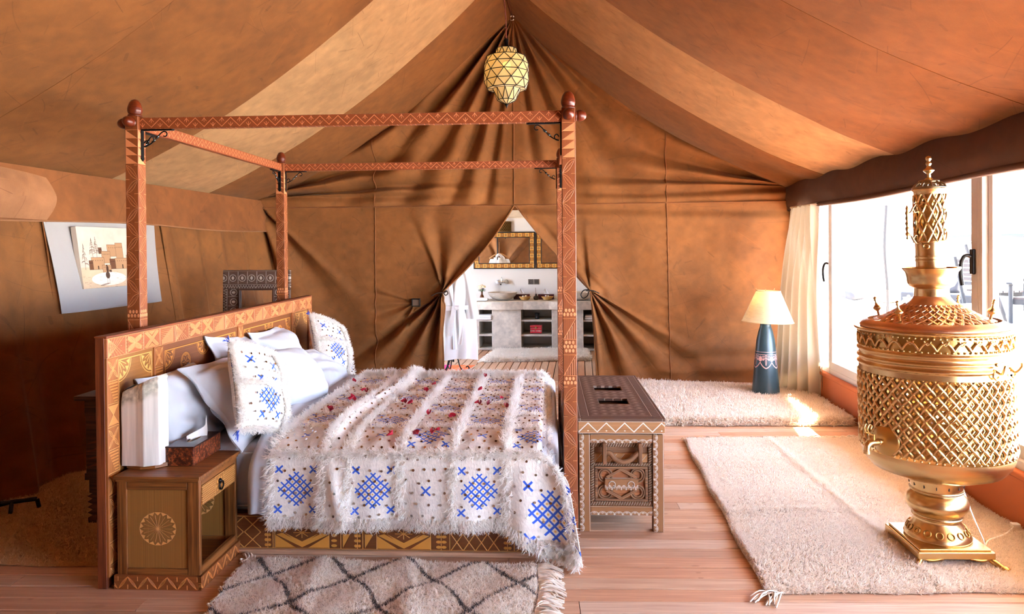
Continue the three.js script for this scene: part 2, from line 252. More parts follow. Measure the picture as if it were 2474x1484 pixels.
// ---- right wall: terracotta plinth, window frames and glass, roll of canvas above
const mTerra = std(0xc06c40, { roughness: 0.85, bumpMap: sb1, bumpScale: 0.002 }), mFrame = std(0xd6d0ca, { roughness: 0.55 }), mFrameIn = std(0xb9aa9c, { roughness: 0.5 });
const mGlass = phy(0xffffff, { transmission: 1, roughness: 0, thickness: 0, ior: 1.3, side: THREE.DoubleSide }), mHandle = std(0x14181a, { roughness: 0.35, metalness: 0.4 });
const winBreaks = [0.0, -2.16, -4.32, -6.80, -7.72];
{
  const w = structure('wall_right');
  part('plinth', box(2.285, 2.55, -0.2, 0.30, -7.95, 1.7, 0.02, 2), mTerra, w);
  part('plinth_ledge', box(2.275, 2.34, 0.262, 0.302, -7.95, 1.7, 0.012, 2), mTerra, w);
  part('valance', sheet((s, t) => { const z = lerp(1.7, -7.9, s), y = lerp(1.885, 2.17, t), b = sin(PI * pow(t, 0.8)); return [2.25 - 0.035 * b + 0.02 * (fbm(z * 2.3, y * 5, 3, 44) - 0.5) - 0.02 * t, y - 0.012 * sin(z * 1.9) * (1 - t), z, z, y]; }, 240, 24, -0.02), mDark, w);
  part('valance_roll', tube([...Array(50)].map((_, k) => { const z = lerp(1.7, -7.9, k / 49); return [2.248 + 0.008 * sin(z * 2.3), 1.892 - 0.012 * sin(z * 1.9), z]; }), 0.022, 8, 200), mDark, w);
  part('lintel', box(2.30, 2.5, 2.055, 2.2, -7.95, 1.7, 0.01, 2), mFrame, w);
  part('end_post', box(2.27, 2.5, 0.30, 2.055, -7.95, -7.72, 0.01, 1), mFrame, w);
  part('canvas_panel', box(2.28, 2.34, 0.29, 2.06, 0.0, 1.7, 0.004, 1), mSuede, w);
  for (let k = 0; k < winBreaks.length - 1; k++) {
    const z0 = winBreaks[k + 1], z1 = winBreaks[k], n = new THREE.Group(); n.name = 'window_' + (k + 1); n.userData = { kind: 'structure' }; scene.add(n);
    const x0 = 2.315, x1 = 2.385, yb = 0.30, yt = 2.05;
    part('window_frame', merge(box(x0, x1, yb, yb + 0.05, z0, z1, 0.004, 2), box(x0, x1, yt - 0.05, yt, z0, z1, 0.004, 2), box(x0, x1, yb + 0.05, yt - 0.05, z0, z0 + 0.025, 0.004, 1), box(x0, x1, yb + 0.05, yt - 0.05, z1 - 0.025, z1, 0.004, 1)), mFrame, n);
    const a = x0 + (k % 2 ? 0.035 : 0.0), st = 0.04;
    part('sash', merge(box(a, a + 0.035, yb + 0.05, yb + 0.12, z0 + 0.025, z1 - 0.025, 0.004, 2), box(a, a + 0.035, yt - 0.11, yt - 0.05, z0 + 0.025, z1 - 0.025, 0.004, 2), box(a, a + 0.035, yb + 0.12, yt - 0.11, z0 + 0.025, z0 + 0.025 + st, 0.004, 1), box(a, a + 0.035, yb + 0.12, yt - 0.11, z1 - 0.025 - (k === 3 ? 0.045 : 0.065), z1 - 0.025, 0.004, 1)), mFrame, n);
    part('pane', new THREE.PlaneGeometry(z1 - z0 - 0.11, yt - yb - 0.2).rotateY(-PI / 2).translate(a + 0.018, (yb + yt) / 2, (z0 + z1) / 2), mGlass, n);
    if (k >= 2) {
      const hz = z1 - 0.055, hy = k === 3 ? 1.30 : 1.40;
      part('window_handle', merge(box(a - 0.02, a, hy - 0.075, hy + 0.075, hz - 0.02, hz + 0.02, 0.006), tube([[a - 0.01, hy + 0.03, hz], [a - 0.05, hy + 0.035, hz - 0.004], [a - 0.065, hy + 0.0, hz - 0.012], [a - 0.065, hy - 0.08, hz - 0.02], [a - 0.055, hy - 0.14, hz - 0.024]], 0.011, 8)), mHandle, n);
    }
  }
}
// ---- near gable behind the camera
{
  const w = structure('wall_front'), z = 1.7;
  part('gable_panel', slab([[XL - 0.1, -0.05], [XR + 0.25, -0.05], [XR + 0.25, YR + 0.05], [0.7, roofAt(0.7) + 0.1], [XA, YA + 0.1], [-2.2, roofAt(-2.2) + 0.1], [XL - 0.1, YL + 0.05]], z, z + 0.04), mSuede, w);
}
// ---- floor boards (a few degrees off the tent's axis, as in the photograph)
const wPine = [woodPix([208, 180, 154], [172, 142, 118], 12, 61, 0.8), woodPix([212, 186, 160], [178, 148, 124], 9, 62, 0.8)];
const pineMats = [0xffffff, 0xf3e6da, 0xffefe0, 0xe6d4c6, 0xf7dcc8].map((c, k) => std(c, { map: tile(wPine[k % 2], 1.2, 0.6), roughness: 0.62 }));
const mGap = std(0x20130c, { roughness: 1 });
function plank(len, wid, th, gap = 0.008) { // long axis x, top at y = 0
  const p = [[-wid / 2 + gap / 2, -th], [wid / 2 - gap / 2, -th], [wid / 2 - gap / 2, -0.004], [wid / 2 - gap / 2 - 0.003, 0], [-wid / 2 + gap / 2 + 0.003, 0], [-wid / 2 + gap / 2, -0.004]];
  return slab(p, -len / 2, len / 2).rotateY(PI / 2);
}
{
  const f = structure('floor'), R = rng(77), yaw = 0.072;
  part('subfloor', box(-4.2, 2.7, -0.16, -0.035, -8.45, 1.9, 0), mGap, f);
  const g0 = new THREE.Group(); const piv = [0, -5]; const pit = 0.105; let row = 0;
  for (let r = -8.9; r < 3.2; r += pit, row++) {
    // row line z = r at x = 0, turned by yaw; cut into lengths
    let x = -4.0 - R() * 1.5;
    while (x < 2.62) {
      const len = r > -1.2 ? 7.5 : 1.6 + R() * 2.2, a = max(x, -3.95), b = min(x + len, 2.62); x += len; if (b - a < 0.15) continue;
      const mx = (a + b) / 2, zz = r - mx * Math.tan(yaw), L = (b - a) / cos(yaw); if (zz < -8.02 || zz > 1.75) continue;
      const g = metreUV(plank(L - 0.003, pit, 0.03), 0, [R() * 1.2, R() * 0.6]), m = part('floor_plank', g, pineMats[floor(R() * 5)], f);
      m.position.set(mx, (R() - 0.5) * 0.0016, zz); m.rotation.y = yaw;
    }
  }
}

// ---------------------------------------------------------------- bathroom behind the tied-back flaps
const mPlaster = std(0xe9e6df, { roughness: 0.9, bumpMap: sb1, bumpScale: 0.001 });
const stoneMap = pixelTex(512, 512, (x, y) => { const a = fbm(x * 5, y * 5, 5, 70, 5), b = fbm(x * 30, y * 30, 2, 75, 30), k = 0.86 + (a - 0.5) * 0.35 + (b - 0.5) * 0.14; return [clamp(232 * k, 0, 255), clamp(219 * k, 0, 255), clamp(200 * k, 0, 255)]; });
const mStone = std(0xffffff, { map: stoneMap, roughness: 0.55 });
const mChrome = std(0xdfe3e6, { metalness: 1, roughness: 0.12 }), mIron = std(0x1b1d1f, { metalness: 0.6, roughness: 0.5 }), mMirror = std(0xf4f4f2, { metalness: 1, roughness: 0.015 });
const mWhiteCloth = phy(0xf2f0ec, { roughness: 0.95, sheen: 0.3, sheenColor: new THREE.Color(1, 1, 1), side: THREE.DoubleSide, bumpMap: sb1, bumpScale: 0.0015 });
const BW = -10.72;
{
  const w = structure('wall_bathroom');
  part('back_plaster', box(-3.4, 2.0, -0.05, 1.965, BW - 0.08, BW, 0), mPlaster, w);
  part('side_plaster', box(1.95, 2.03, -0.05, 2.7, BW, -7.93, 0), mPlaster, w);
  part('side_plaster', merge(box(-3.48, -3.4, -0.05, 0.4, BW, -7.9, 0), box(-3.48, -3.4, 2.0, 2.7, BW, -7.9, 0), box(-3.48, -3.4, 0.4, 2.0, BW, -9.2, 0), box(-3.48, -3.4, 0.4, 2.0, -8.05, -7.9, 0)), mPlaster, w);
  const c = structure('ceiling_bathroom');
  part('canvas_sheet', sheet((s, t) => { const x = lerp(-3.5, 2.05, s), z = lerp(BW - 0.1, -8.18, t); return [x, 1.955 + 0.75 * t - 0.05 * sin(PI * t), z, x, z]; }, 30, 14, -0.01), suede(0xf0dcc0, 0.2, { transmission: 0.2, thickness: 0, roughness: 1 }), c);
  part('gable_upstand', box(-3.5, 2.05, 1.95, 2.75, -8.22, -8.2, 0), mTan, c);
  const f = structure('floor_bathroom'), R = rng(41);
  part('subfloor', box(-3.4, 1.95, -0.16, -0.035, BW, -7.97, 0), mGap, f);
  let x = -3.4; while (x < 1.9) { const wd = 0.092; const g = metreUV(plank(2.76, wd, 0.03, 0.007), 0, [R() * 1.2, R() * 0.6]), m = part('floor_plank', g, pineMats[floor(R() * 5)], f); m.rotation.y = PI / 2; m.position.set(x + wd / 2, (R() - 0.5) * 0.003, -9.33); x += wd + 0.001; }
}
{ // vanity
  const t = thing('vanity_unit', 'long cream stone washstand with bowed counter and open shelves', 'washstand', [-0.65, 0, -10.42]);
  const X = (x) => x + 0.65, Z = (z) => z + 10.42, b = BW + 0.005;
  const bow = (cx, hw) => [...Array(13)].map((_, k) => { const a = lerp(-1, 1, k / 12); return [X(cx + a * hw), -(Z(-10.12) + 0.045 * cos(a * PI / 2))]; });
  const out = [[X(-1.56), -Z(b)], [X(-1.56), -Z(-10.12)], ...bow(-1.18, 0.34), ...bow(-0.13, 0.34), [X(0.30), -Z(-10.12)], [X(0.30), -Z(b)]];
  const ct = slab(out.map(([x, y]) => [x, y]), 0.605, 0.725, 0.004).rotateX(-PI / 2);
  part('countertop', metreUV(ct, 0), mStone, t);
  for (const [a, c] of [[-1.307, -0.875], [-0.43, 0.03]]) part('pillar', box(X(a), X(c), 0, 0.605, Z(b), Z(-10.15), 0.004, 1), mStone, t);
  part('end_panel', box(X(-1.54), X(-1.50), 0, 0.605, Z(b), Z(-10.20), 0.003, 1), mStone, t); part('end_panel', box(X(0.24), X(0.29), 0, 0.605, Z(b), Z(-10.17), 0.003, 1), mStone, t);
  for (const [a, c] of [[-1.50, -1.307], [-0.875, -0.43], [0.03, 0.24]]) for (const y of [0.02, 0.225, 0.44]) part('shelf', box(X(a), X(c), y - 0.014, y + 0.014, Z(b), Z(-10.17), 0.003), mStone, t);
}
function bowl(x, label) {
  const t = thing('vessel_sink', label, 'sink', [x, 0.727, -10.40]);
  part('basin', lathe([[0.001, 0.002], [0.09, 0.0], [0.15, 0.022], [0.2, 0.07], [0.222, 0.115], [0.214, 0.117], [0.19, 0.075], [0.14, 0.032], [0.001, 0.018]], 40), mStone, t);
  part('drain', lathe([[0.001, 0.021], [0.02, 0.021], [0.024, 0.018]], 16), mChrome, t);
}
bowl(-1.175, 'round cream stone vessel sink beside the flower vase'); bowl(-0.02, 'round cream stone vessel sink mostly hidden behind the carved bed post');
function faucet(x, label) {
  const t = thing('wall_faucet', label, 'faucet', [x, 0.985, BW]);
  part('valve_body', merge(bar([-0.075, 0, 0.05], [0.075, 0, 0.05], 0.016, 12), ...[-1, 1].map((s) => bar([s * 0.07, 0, 0], [s * 0.07, 0, 0.03], 0.034, 16, 0.03)), ...[-1, 1].map((s) => bar([s * 0.075, 0, 0.02], [s * 0.075, 0, 0.07], 0.024, 14, 0.02))), mChrome, t);
  part('lever', merge(bar([0, 0.01, 0.05], [0, 0.05, 0.05], 0.016, 12), bar([0, 0.05, 0.05], [0, 0.075, 0.1], 0.008, 8)), mChrome, t);
  part('spout', tube([[0, -0.01, 0.05], [0, -0.02, 0.09], [0, -0.015, 0.16], [0, -0.035, 0.19]], 0.012, 8), mChrome, t);
}
faucet(-1.215, 'chrome wall mixer tap above the stone sink'); 
for (const [x, l] of [[-0.771, 'grey wall socket with round outlet nearest the tap'], [-0.683, 'plain grey blank switch plate next to the wall socket']]) {
  const t = thing('wall_socket', l, 'socket', [x, 0.983, BW]);
  part('plate', box(-0.04, 0.04, -0.04, 0.04, 0.001, 0.012, 0.004), std(0x6e675f, { roughness: 0.4, metalness: 0.3 }), t);
  part('insert', x < -0.7 ? lathe([[0.001, 0], [0.018, 0.0], [0.02, 0.006], [0.024, 0.006]], 20).rotateX(PI / 2).translate(0, 0, 0.011) : box(-0.028, 0.028, -0.028, 0.028, 0.011, 0.015, 0.003), std(0x3d3833, { roughness: 0.5 }), t);
}
const inlayTex = canvasTex(256, 64, (c, w, h) => {
  c.fillStyle = '#d99a3c'; c.fillRect(0, 0, w, h);
  for (let k = 0; k < 4; k++) { const x = 32 + k * 64; c.fillStyle = k % 2 ? '#b8741f' : '#e7b45c'; c.fillRect(x - 31, 3, 62, 58); c.fillStyle = '#2b1c12'; c.beginPath(); c.arc(x, 32, 19, 0, 7); c.fill(); c.fillStyle = '#f0c46a'; c.beginPath(); c.arc(x, 32, 15, 0, 7); c.fill(); c.fillStyle = '#8a3d1c'; for (let a = 0; a < 8; a++) { c.beginPath(); c.arc(x + 10 * cos(a * PI / 4), 32 + 10 * sin(a * PI / 4), 3, 0, 7); c.fill(); } c.fillStyle = '#2b1c12'; c.beginPath(); c.arc(x, 32, 5, 0, 7); c.fill(); }
  c.strokeStyle = '#3a2414'; c.lineWidth = 3; c.strokeRect(-3, 1, w + 6, h - 2);
});
const mInlayH = std(0xffffff, { map: tile(inlayTex, 0.22, 0.064), roughness: 0.45 });
const mBlackWood = std(0x161210, { roughness: 0.45 });
function bathMirror(x0, x1, label) {
  const y0 = 1.185, y1 = 1.755, t = thing('inlaid_mirror', label, 'mirror', [(x0 + x1) / 2, y0, BW]), hw = (x1 - x0) / 2, h = y1 - y0, b = 0.014, f = 0.066;
  const strip = (L, horiz) => { const g = new THREE.BoxGeometry(horiz ? L : f, horiz ? f : L, 0.02); const uv = g.attributes.uv, p = g.attributes.position; for (let i = 0; i < uv.count; i++) uv.setXY(i, horiz ? p.getX(i) : p.getY(i), (horiz ? p.getY(i) : p.getX(i)) + f / 2); return g; };
  part('outer_edge', merge(box(-hw, hw, 0, b, 0.002, 0.03), box(-hw, hw, h - b, h, 0.002, 0.03), box(-hw, -hw + b, b, h - b, 0.002, 0.03), box(hw - b, hw, b, h - b, 0.002, 0.03)), mBlackWood, t);
  part('inlay_border', merge(strip(2 * hw - 2 * b, true).translate(0, b + f / 2, 0.012), strip(2 * hw - 2 * b, true).translate(0, h - b - f / 2, 0.012), strip(h - 2 * b - 2 * f, false).translate(-hw + b + f / 2, h / 2, 0.012), strip(h - 2 * b - 2 * f, false).translate(hw - b - f / 2, h / 2, 0.012)), mInlayH, t, 'orange and brown inlaid medallion border');
  const i = b + f; part('inner_edge', merge(box(-hw + i, hw - i, i, i + 0.01, 0.004, 0.026), box(-hw + i, hw - i, h - i - 0.01, h - i, 0.004, 0.026), box(-hw + i, -hw + i + 0.01, i, h - i, 0.004, 0.026), box(hw - i - 0.01, hw - i, i, h - i, 0.004, 0.026)), mBlackWood, t);
  part('mirror_glass', new THREE.PlaneGeometry(2 * (hw - i), h - 2 * i).translate(0, h / 2, 0.008), mMirror, t);
}
bathMirror(-1.655, -0.702, 'wide inlaid mirror reflecting the white robe, above the stone sink'); bathMirror(-0.690, 0.26, 'inlaid mirror mostly hidden by the right curtain flap and bed post');
{ // pierced brass wall lamp
  const t = thing('wall_lamp', 'pierced brass half-round wall lamp above the inlaid mirror', 'wall lamp', [-1.21, 1.765, BW]);
  const br = std(0x8a6a3c, { metalness: 1, roughness: 0.4 });
  const g = []; for (let r = 0; r < 5; r++) for (let k = 0; k < 11; k++) { const a = PI * (k + 0.5 + (r % 2) * 0.5) / 11.5 - 0.02; g.push(place(new THREE.TorusGeometry(0.0135, 0.0032, 5, 10), 0.14 * cos(a), 0.025 + r * 0.0235, 0.09 * sin(a) + 0.004, 0, PI / 2 - a, 0)); }
  part('pierced_screen', merge(g), br, t); t.children[0].userData.kind = 'stuff';
  const rim = [...Array(13)].map((_, k) => [0.142 * cos(PI * k / 12), 0, 0.092 * sin(PI * k / 12) + 0.004]);
  part('rim', tube(rim, 0.009, 6, 40), br, t); part('rim', tube(rim, 0.009, 6, 40).translate(0, 0.143, 0), br, t);
  part('back_plate', box(-0.145, 0.145, 0, 0.145, 0.001, 0.005, 0), std(0x4b3820, { metalness: 0.9, roughness: 0.5 }), t);
}
function folded(name, label, cat, pos, w, d, layers, lh, group) {
  const t = thing(name, label, cat, pos, 0, group);
  for (let k = 0; k < layers; k++) part('folded_layer', place(new RoundedBoxGeometry(w - k * 0.004, lh, d, 3, lh * 0.48), (k % 2) * 0.004, lh * (k + 0.5), 0), mWhiteCloth, t);
  return t;
}
folded('hand_towel', 'white rolled hand towel on the counter below the flower vase', 'towel', [-1.47, 0.727, -10.24], 0.2, 0.12, 1, 0.045);
folded('bath_towel', 'white folded towels on the upper shelf beside the robe', 'towel', [-1.42, 0.456, -10.22], 0.22, 0.2, 2, 0.035);
folded('bath_towel', 'white folded towel on the shelf right of the bed post', 'towel', [0.135, 0.456, -10.28], 0.18, 0.18, 2, 0.03);
{ const t = thing('flower_vase', 'small amber glass vase of cream roses beside the sink', 'vase', [-1.50, 0.727, -10.5]);
  part('bottle', lathe([[0.001, 0], [0.03, 0.0], [0.034, 0.03], [0.026, 0.06], [0.013, 0.08], [0.012, 0.11], [0.016, 0.12], [0.012, 0.118], [0.009, 0.1], [0.001, 0.09]], 20), phy(0x8a4a22, { roughness: 0.1, transmission: 0.4, thickness: 0.02, ior: 1.45 }), t);
  const R = rng(5), st = [], lf = [];
  for (let k = 0; k < 7; k++) { const a = k * 2.4, r = k ? 0.035 + 0.012 * R() : 0, x = r * cos(a), z = r * sin(a), y = 0.185 + 0.03 * R() - r * 0.5; st.push(bar([0, 0.09, 0], [x, y, z], 0.003, 5)); 
    const ps = []; for (let q = 0; q < 9; q++) { const aa = q * 2.4, rr = 0.008 + q * 0.0022; ps.push(place(new THREE.SphereGeometry(0.016, 8, 6, 0, PI * 1.1, 0.3, 1.5), rr * cos(aa) * 0.6, 0.002 * (4 - q), rr * sin(aa) * 0.6, 0.3 * sin(aa), -aa, 0.3)); }
    part('rose', merge(ps).translate(x, y, z), k === 2 ? std(0x9c5f9e, { roughness: 0.8, side: THREE.DoubleSide }) : std(0xf4e8c8, { roughness: 0.8, side: THREE.DoubleSide }), t, k === 2 ? 'purple rose' : undefined); }
  for (let k = 0; k < 10; k++) { const a = k * 1.9; lf.push(place(new THREE.SphereGeometry(0.02, 6, 4).scale(1, 0.15, 0.5), 0.045 * cos(a), 0.13 + 0.02 * R(), 0.045 * sin(a), 0, -a, 0.3)); }
  part('stem', merge(st), std(0x3c5a2a), t); part('leaf', merge(lf), std(0x35602f), t); }
const mBasket = std(0xc89a55, { roughness: 0.8 });
for (const [x, l, col] of [[-0.835, 'small woven basket of soaps nearest the sink', 0xd9b98a], [-0.50, 'woven basket of toiletries behind the far bed post', 0xd86a4a]]) {
  const t = thing('woven_basket', l, 'basket', [x, 0.727, -10.36]); const g = []; for (let k = 0; k < 7; k++) g.push(new THREE.TorusGeometry(0.05 + k * 0.006, 0.0045, 6, 28).rotateX(PI / 2).translate(0, 0.006 + k * 0.0075, 0));
  part('coil_wall', merge(g, lathe([[0.001, 0.002], [0.052, 0.002]], 20)), mBasket, t);
  const R = rng(9 + x * 100 | 0); for (let k = 0; k < 5; k++) part('bottle', place(new THREE.CapsuleGeometry(0.012, 0.045, 4, 8), (R() - 0.5) * 0.09, 0.05 + R() * 0.012, (R() - 0.5) * 0.07, 1.3, R() * 6, 0), std([0xf2efe8, col, 0xe7d2a8, 0x7a2c2c, 0xf2efe8][k], { roughness: 0.5 }), t);
}
const mBurgundy = std(0x4a1517, { roughness: 0.4 });
for (const [x, l] of [[-0.90, 'dark red tissue box beside the stone sink'], [-0.53, 'dark red tissue box behind the basket of toiletries']]) {
  const t = thing('tissue_box', l, 'tissue box', [x, 0.727, -10.58]);
  part('case', box(-0.12, 0.12, 0, 0.075, -0.06, 0.06, 0.004), mBurgundy, t);
  part('tissue', sheet((s, q) => { const a = (s - 0.5); return [a * 0.09 * (1 - 0.5 * q) + 0.01 * sin(q * 5), 0.07 + q * 0.075 * (0.7 + 0.5 * sin(s * 3.1)), 0.012 * sin(s * 9) * q]; }, 14, 8), mWhiteCloth, t);
}
{ const t = thing('scent_bottle', 'dark round metal scent bottle with one reed between the baskets', 'bottle', [-0.672, 0.727, -10.42]);
  part('flask', lathe([[0.001, 0], [0.03, 0], [0.042, 0.022], [0.04, 0.045], [0.018, 0.062], [0.014, 0.08], [0.018, 0.09], [0.012, 0.09]], 24), std(0x4a433c, { metalness: 0.9, roughness: 0.35 }), t);
  part('reed', bar([0, 0.05, 0], [-0.008, 0.18, 0], 0.003, 6), std(0x8a6a44), t); }
{ const t = thing('oil_burner', 'small black clay oil burner on the upper stone shelf', 'oil burner', [-0.65, 0.454, -10.30]);
  part('body', lathe([[0.001, 0], [0.032, 0], [0.03, 0.02], [0.024, 0.045], [0.034, 0.075], [0.036, 0.088], [0.03, 0.086], [0.001, 0.075]], 20), std(0x121212, { roughness: 0.3 }), t); part('window_opening', place(new THREE.SphereGeometry(0.011, 10, 8).scale(1, 1.3, 0.4), 0, 0.03, 0.025), std(0x6b2f28), t); }
{ const t = thing('trinket_chest', 'small red painted chest with patterned front on the middle shelf', 'box', [-0.665, 0.239, -10.28]);
  const red = canvasTex(128, 64, (c, w, h) => { c.fillStyle = '#c01f2b'; c.fillRect(0, 0, w, h); c.fillStyle = '#f2e2d0'; for (let k = 0; k < 8; k++) { c.fillRect(8 + k * 15, 4, 4, 4); c.fillRect(8 + k * 15, 56, 4, 4); c.beginPath(); c.moveTo(11 + k * 15, 24); c.lineTo(16 + k * 15, 32); c.lineTo(11 + k * 15, 40); c.lineTo(6 + k * 15, 32); c.fill(); } c.fillStyle = '#1f6f5c'; for (let k = 0; k < 4; k++) c.fillRect(16 + k * 30, 28, 8, 8); });
  const m = std(0xffffff, { map: tile(red, 0.17, 0.09), roughness: 0.6 });
  part('case', box(-0.085, 0.085, 0.012, 0.095, -0.055, 0.055, 0.003), m, t); part('lid', box(-0.088, 0.088, 0.097, 0.13, -0.058, 0.058, 0.008), m, t);
  for (const sx of [-1, 1]) part('foot', box(sx * 0.07 - 0.012, sx * 0.07 + 0.012, 0, 0.012, -0.05, 0.05, 0.002), mBurgundy, t); part('hasp', box(-0.012, 0.012, 0.075, 0.11, 0.057, 0.062, 0.002), std(0xb9a06a, { metalness: 1, roughness: 0.4 }), t); }
{ const t = thing('white_box', 'small white paper box on the counter right of the bed post', 'box', [0.12, 0.727, -10.4]); part('carton', box(-0.05, 0.05, 0, 0.11, -0.05, 0.05, 0.003), std(0xeceae6), t); part('lid', box(-0.052, 0.052, 0.088, 0.113, -0.052, 0.052, 0.003), std(0xf6f4f0), t); }
// robe on an iron stand
{
  const t = thing('robe_stand', 'black wrought iron clothes stand with curled feet under the robe', 'clothes stand', [-1.56, 0, -8.40]);
  part('pole', bar([0, 0.12, 0], [0, 1.75, 0], 0.012, 10), mIron, t);
  for (let k = 0; k < 3; k++) { const a = [0.2, 2.5, 4.2][k], c = cos(a), s = sin(a), p = [[0, 0.2, 0], [0.05, 0.17, 0], [0.09, 0.06, 0], [0.13, 0.012, 0], [0.18, 0.015, 0], [0.205, 0.05, 0], [0.185, 0.075, 0], [0.165, 0.06, 0]]; part('curled_foot', tube(p.map(([x, y]) => [x * c, y, x * s]), 0.0075, 6), mIron, t); }
  part('straight_foot', tube([[-0.02, 0.17, 0.02], [-0.05, 0.1, 0.06], [-0.07, 0.0, 0.1]], 0.0075, 6), mIron, t);
  part('hook', tube([[0, 1.7, 0], [0.06, 1.75, 0], [0.13, 1.74, 0.02], [0.15, 1.68, 0.02]], 0.008, 6), mIron, t); part('hook', tube([[0, 1.7, 0], [-0.06, 1.75, 0], [-0.13, 1.74, 0.02], [-0.15, 1.68, 0.02]], 0.008, 6), mIron, t);
  part('finial', new THREE.SphereGeometry(0.025, 12, 10).translate(0, 1.77, 0), mIron, t);
}
{
  const t = thing('bath_robe', 'long white bath robe with tied belt hanging on the iron stand', 'robe', [-1.53, 0, -8.36]);
  const half = (y) => { const d = (1.32 - y) / 1.15; return 0.10 + 0.13 * sstep(0, 0.18, d) + 0.015 * d - 0.03 * exp(-pow((y - 0.78) / 0.08, 2)); };
  part('gown', sheet((s, q) => { const y = lerp(0.15 + 0.03 * sin(s * 9), 1.33, q), a = s * 2 * PI, d = (1.33 - y) / 1.18, h = half(y), f = 1 + (0.05 + 0.10 * d) * sin(a * 7 + 1.2 * sin(y * 4)) + 0.03 * sin(a * 13 + y * 3); return [h * cos(a) * f, y, h * 0.52 * sin(a) * f, s * 1.4, y]; }, 120, 70), mWhiteCloth, t);
  for (const sx of [-1, 1]) part('sleeve', sheet((s, q) => { const y = lerp(1.30, 0.66, q), a = s * 2 * PI, r = lerp(0.055, 0.10, pow(q, 0.8)), f = 1 + 0.13 * sin(a * 4 + q * 3 + sx); return [sx * (lerp(0.13, 0.225, pow(q, 0.7))) + r * cos(a) * f * 0.72, y, 0.03 + r * sin(a) * f, s, y]; }, 48, 40), mWhiteCloth, t);
  part('collar', merge(tube([[-0.03, 1.36, 0.02], [-0.07, 1.3, 0.09], [-0.02, 1.05, 0.135], [0.03, 0.8, 0.128]], 0.022, 8).scale(1, 1, 1), tube([[0.03, 1.36, 0.02], [0.08, 1.3, 0.09], [0.05, 1.05, 0.14], [0.02, 0.8, 0.132], [0.03, 0.3, 0.15]], 0.022, 8), tube([[-0.05, 1.35, -0.05], [0, 1.385, -0.08], [0.05, 1.35, -0.05]], 0.022, 8)), mWhiteCloth, t);
  const br = [...Array(25)].map((_, k) => { const a = k / 24 * 2 * PI; return [0.235 * cos(a), 0.79 + 0.01 * cos(a), 0.13 * sin(a)]; });
  part('belt', merge(sheet((s, q) => { const a = s * 2 * PI; return [0.232 * cos(a), 0.765 + 0.05 * q + 0.01 * cos(a), 0.15 * sin(a)]; }, 40, 2, 0.008), sheet((s, q) => [0.06 + 0.05 * s + 0.02 * sin(q * 3), 0.82 - 0.46 * q, 0.16 + 0.012 * sin(q * 4 + s * 3)], 4, 20, 0.008), sheet((s, q) => [0.0 + 0.05 * s - 0.05 * q, 0.82 - 0.36 * q, 0.165 + 0.012 * sin(q * 3)], 4, 20, 0.008), place(new RoundedBoxGeometry(0.07, 0.06, 0.035, 2, 0.015), 0.06, 0.8, 0.165)), mWhiteCloth, t);
  const hg = std(0xc98f55, { roughness: 0.5 }); part('hanger', merge(tube([[-0.19, 1.31, 0], [-0.08, 1.38, 0], [0, 1.405, 0], [0.08, 1.38, 0], [0.19, 1.31, 0]], 0.013, 8), bar([0, 1.4, 0], [0, 1.62, 0], 0.003, 6)), hg, t, 'wooden hanger');
}

// ---------------------------------------------------------------- carved cedar bed
const TH = 0.0464, BX = -0.022, BZ = -3.376, BL = 2.235, BWD = 1.986, BH = 2.174;
const bd = (u, v, y = 0) => [BX - u * cos(TH) - v * sin(TH), y, BZ + u * sin(TH) - v * cos(TH)];
// carved wood: grain drawn first, then the cuts, lighter than the stained face; the same cuts go into the bump map
function carved(w, h, base, cut, draw, seed, depth = 0.0025, o = {}) {
  const grain = (c) => { c.fillStyle = base; c.fillRect(0, 0, w, h); const R = rng(seed); for (let k = 0; k < h * 0.7; k++) { const y = R() * h; c.strokeStyle = R() < 0.55 ? `rgba(50,18,4,${0.04 + R() * 0.10})` : `rgba(255,190,120,${0.02 + R() * 0.06})`; c.lineWidth = 0.6 + R() * 1.6; c.beginPath(); c.moveTo(0, y); c.bezierCurveTo(w * 0.3, y + (R() - 0.5) * 8, w * 0.6, y + (R() - 0.5) * 8, w, y + (R() - 0.5) * 3); c.stroke(); } };
  const vgrain = (c) => { c.save(); c.translate(w, 0); c.rotate(PI / 2); const ww = h, hh = w; c.fillStyle = base; c.fillRect(0, 0, ww, hh); const R = rng(seed); for (let k = 0; k < hh * 0.8; k++) { const y = R() * hh; c.strokeStyle = R() < 0.55 ? `rgba(50,18,4,${0.05 + R() * 0.10})` : `rgba(255,190,120,${0.02 + R() * 0.06})`; c.lineWidth = 0.6 + R() * 1.6; c.beginPath(); c.moveTo(0, y); c.bezierCurveTo(ww * 0.3, y + (R() - 0.5) * 5, ww * 0.6, y + (R() - 0.5) * 5, ww, y + (R() - 0.5) * 3); c.stroke(); } c.restore(); };
  const col = canvasTex(w, h, (c) => { (o.vertical ? vgrain : grain)(c); c.lineCap = 'round'; c.lineJoin = 'round'; c.strokeStyle = cut; c.fillStyle = cut; draw(c, w, h, cut, o.fill ?? cut); });
  const bmp = canvasTex(w, h, (c) => { c.fillStyle = '#fff'; c.fillRect(0, 0, w, h); c.lineCap = 'round'; c.lineJoin = 'round'; c.strokeStyle = '#333'; c.fillStyle = '#888'; draw(c, w, h, '#333', '#777'); }, false);
  return std(0xffffff, { map: col, bumpMap: bmp, bumpScale: depth, roughness: o.rough ?? 0.48 });
}
const line = (c, p, lw) => { c.lineWidth = lw; c.beginPath(); p.forEach(([x, y], i) => i ? c.lineTo(x, y) : c.moveTo(x, y)); c.stroke(); };
const poly = (c, p) => { c.beginPath(); p.forEach(([x, y], i) => i ? c.lineTo(x, y) : c.moveTo(x, y)); c.closePath(); c.fill(); };
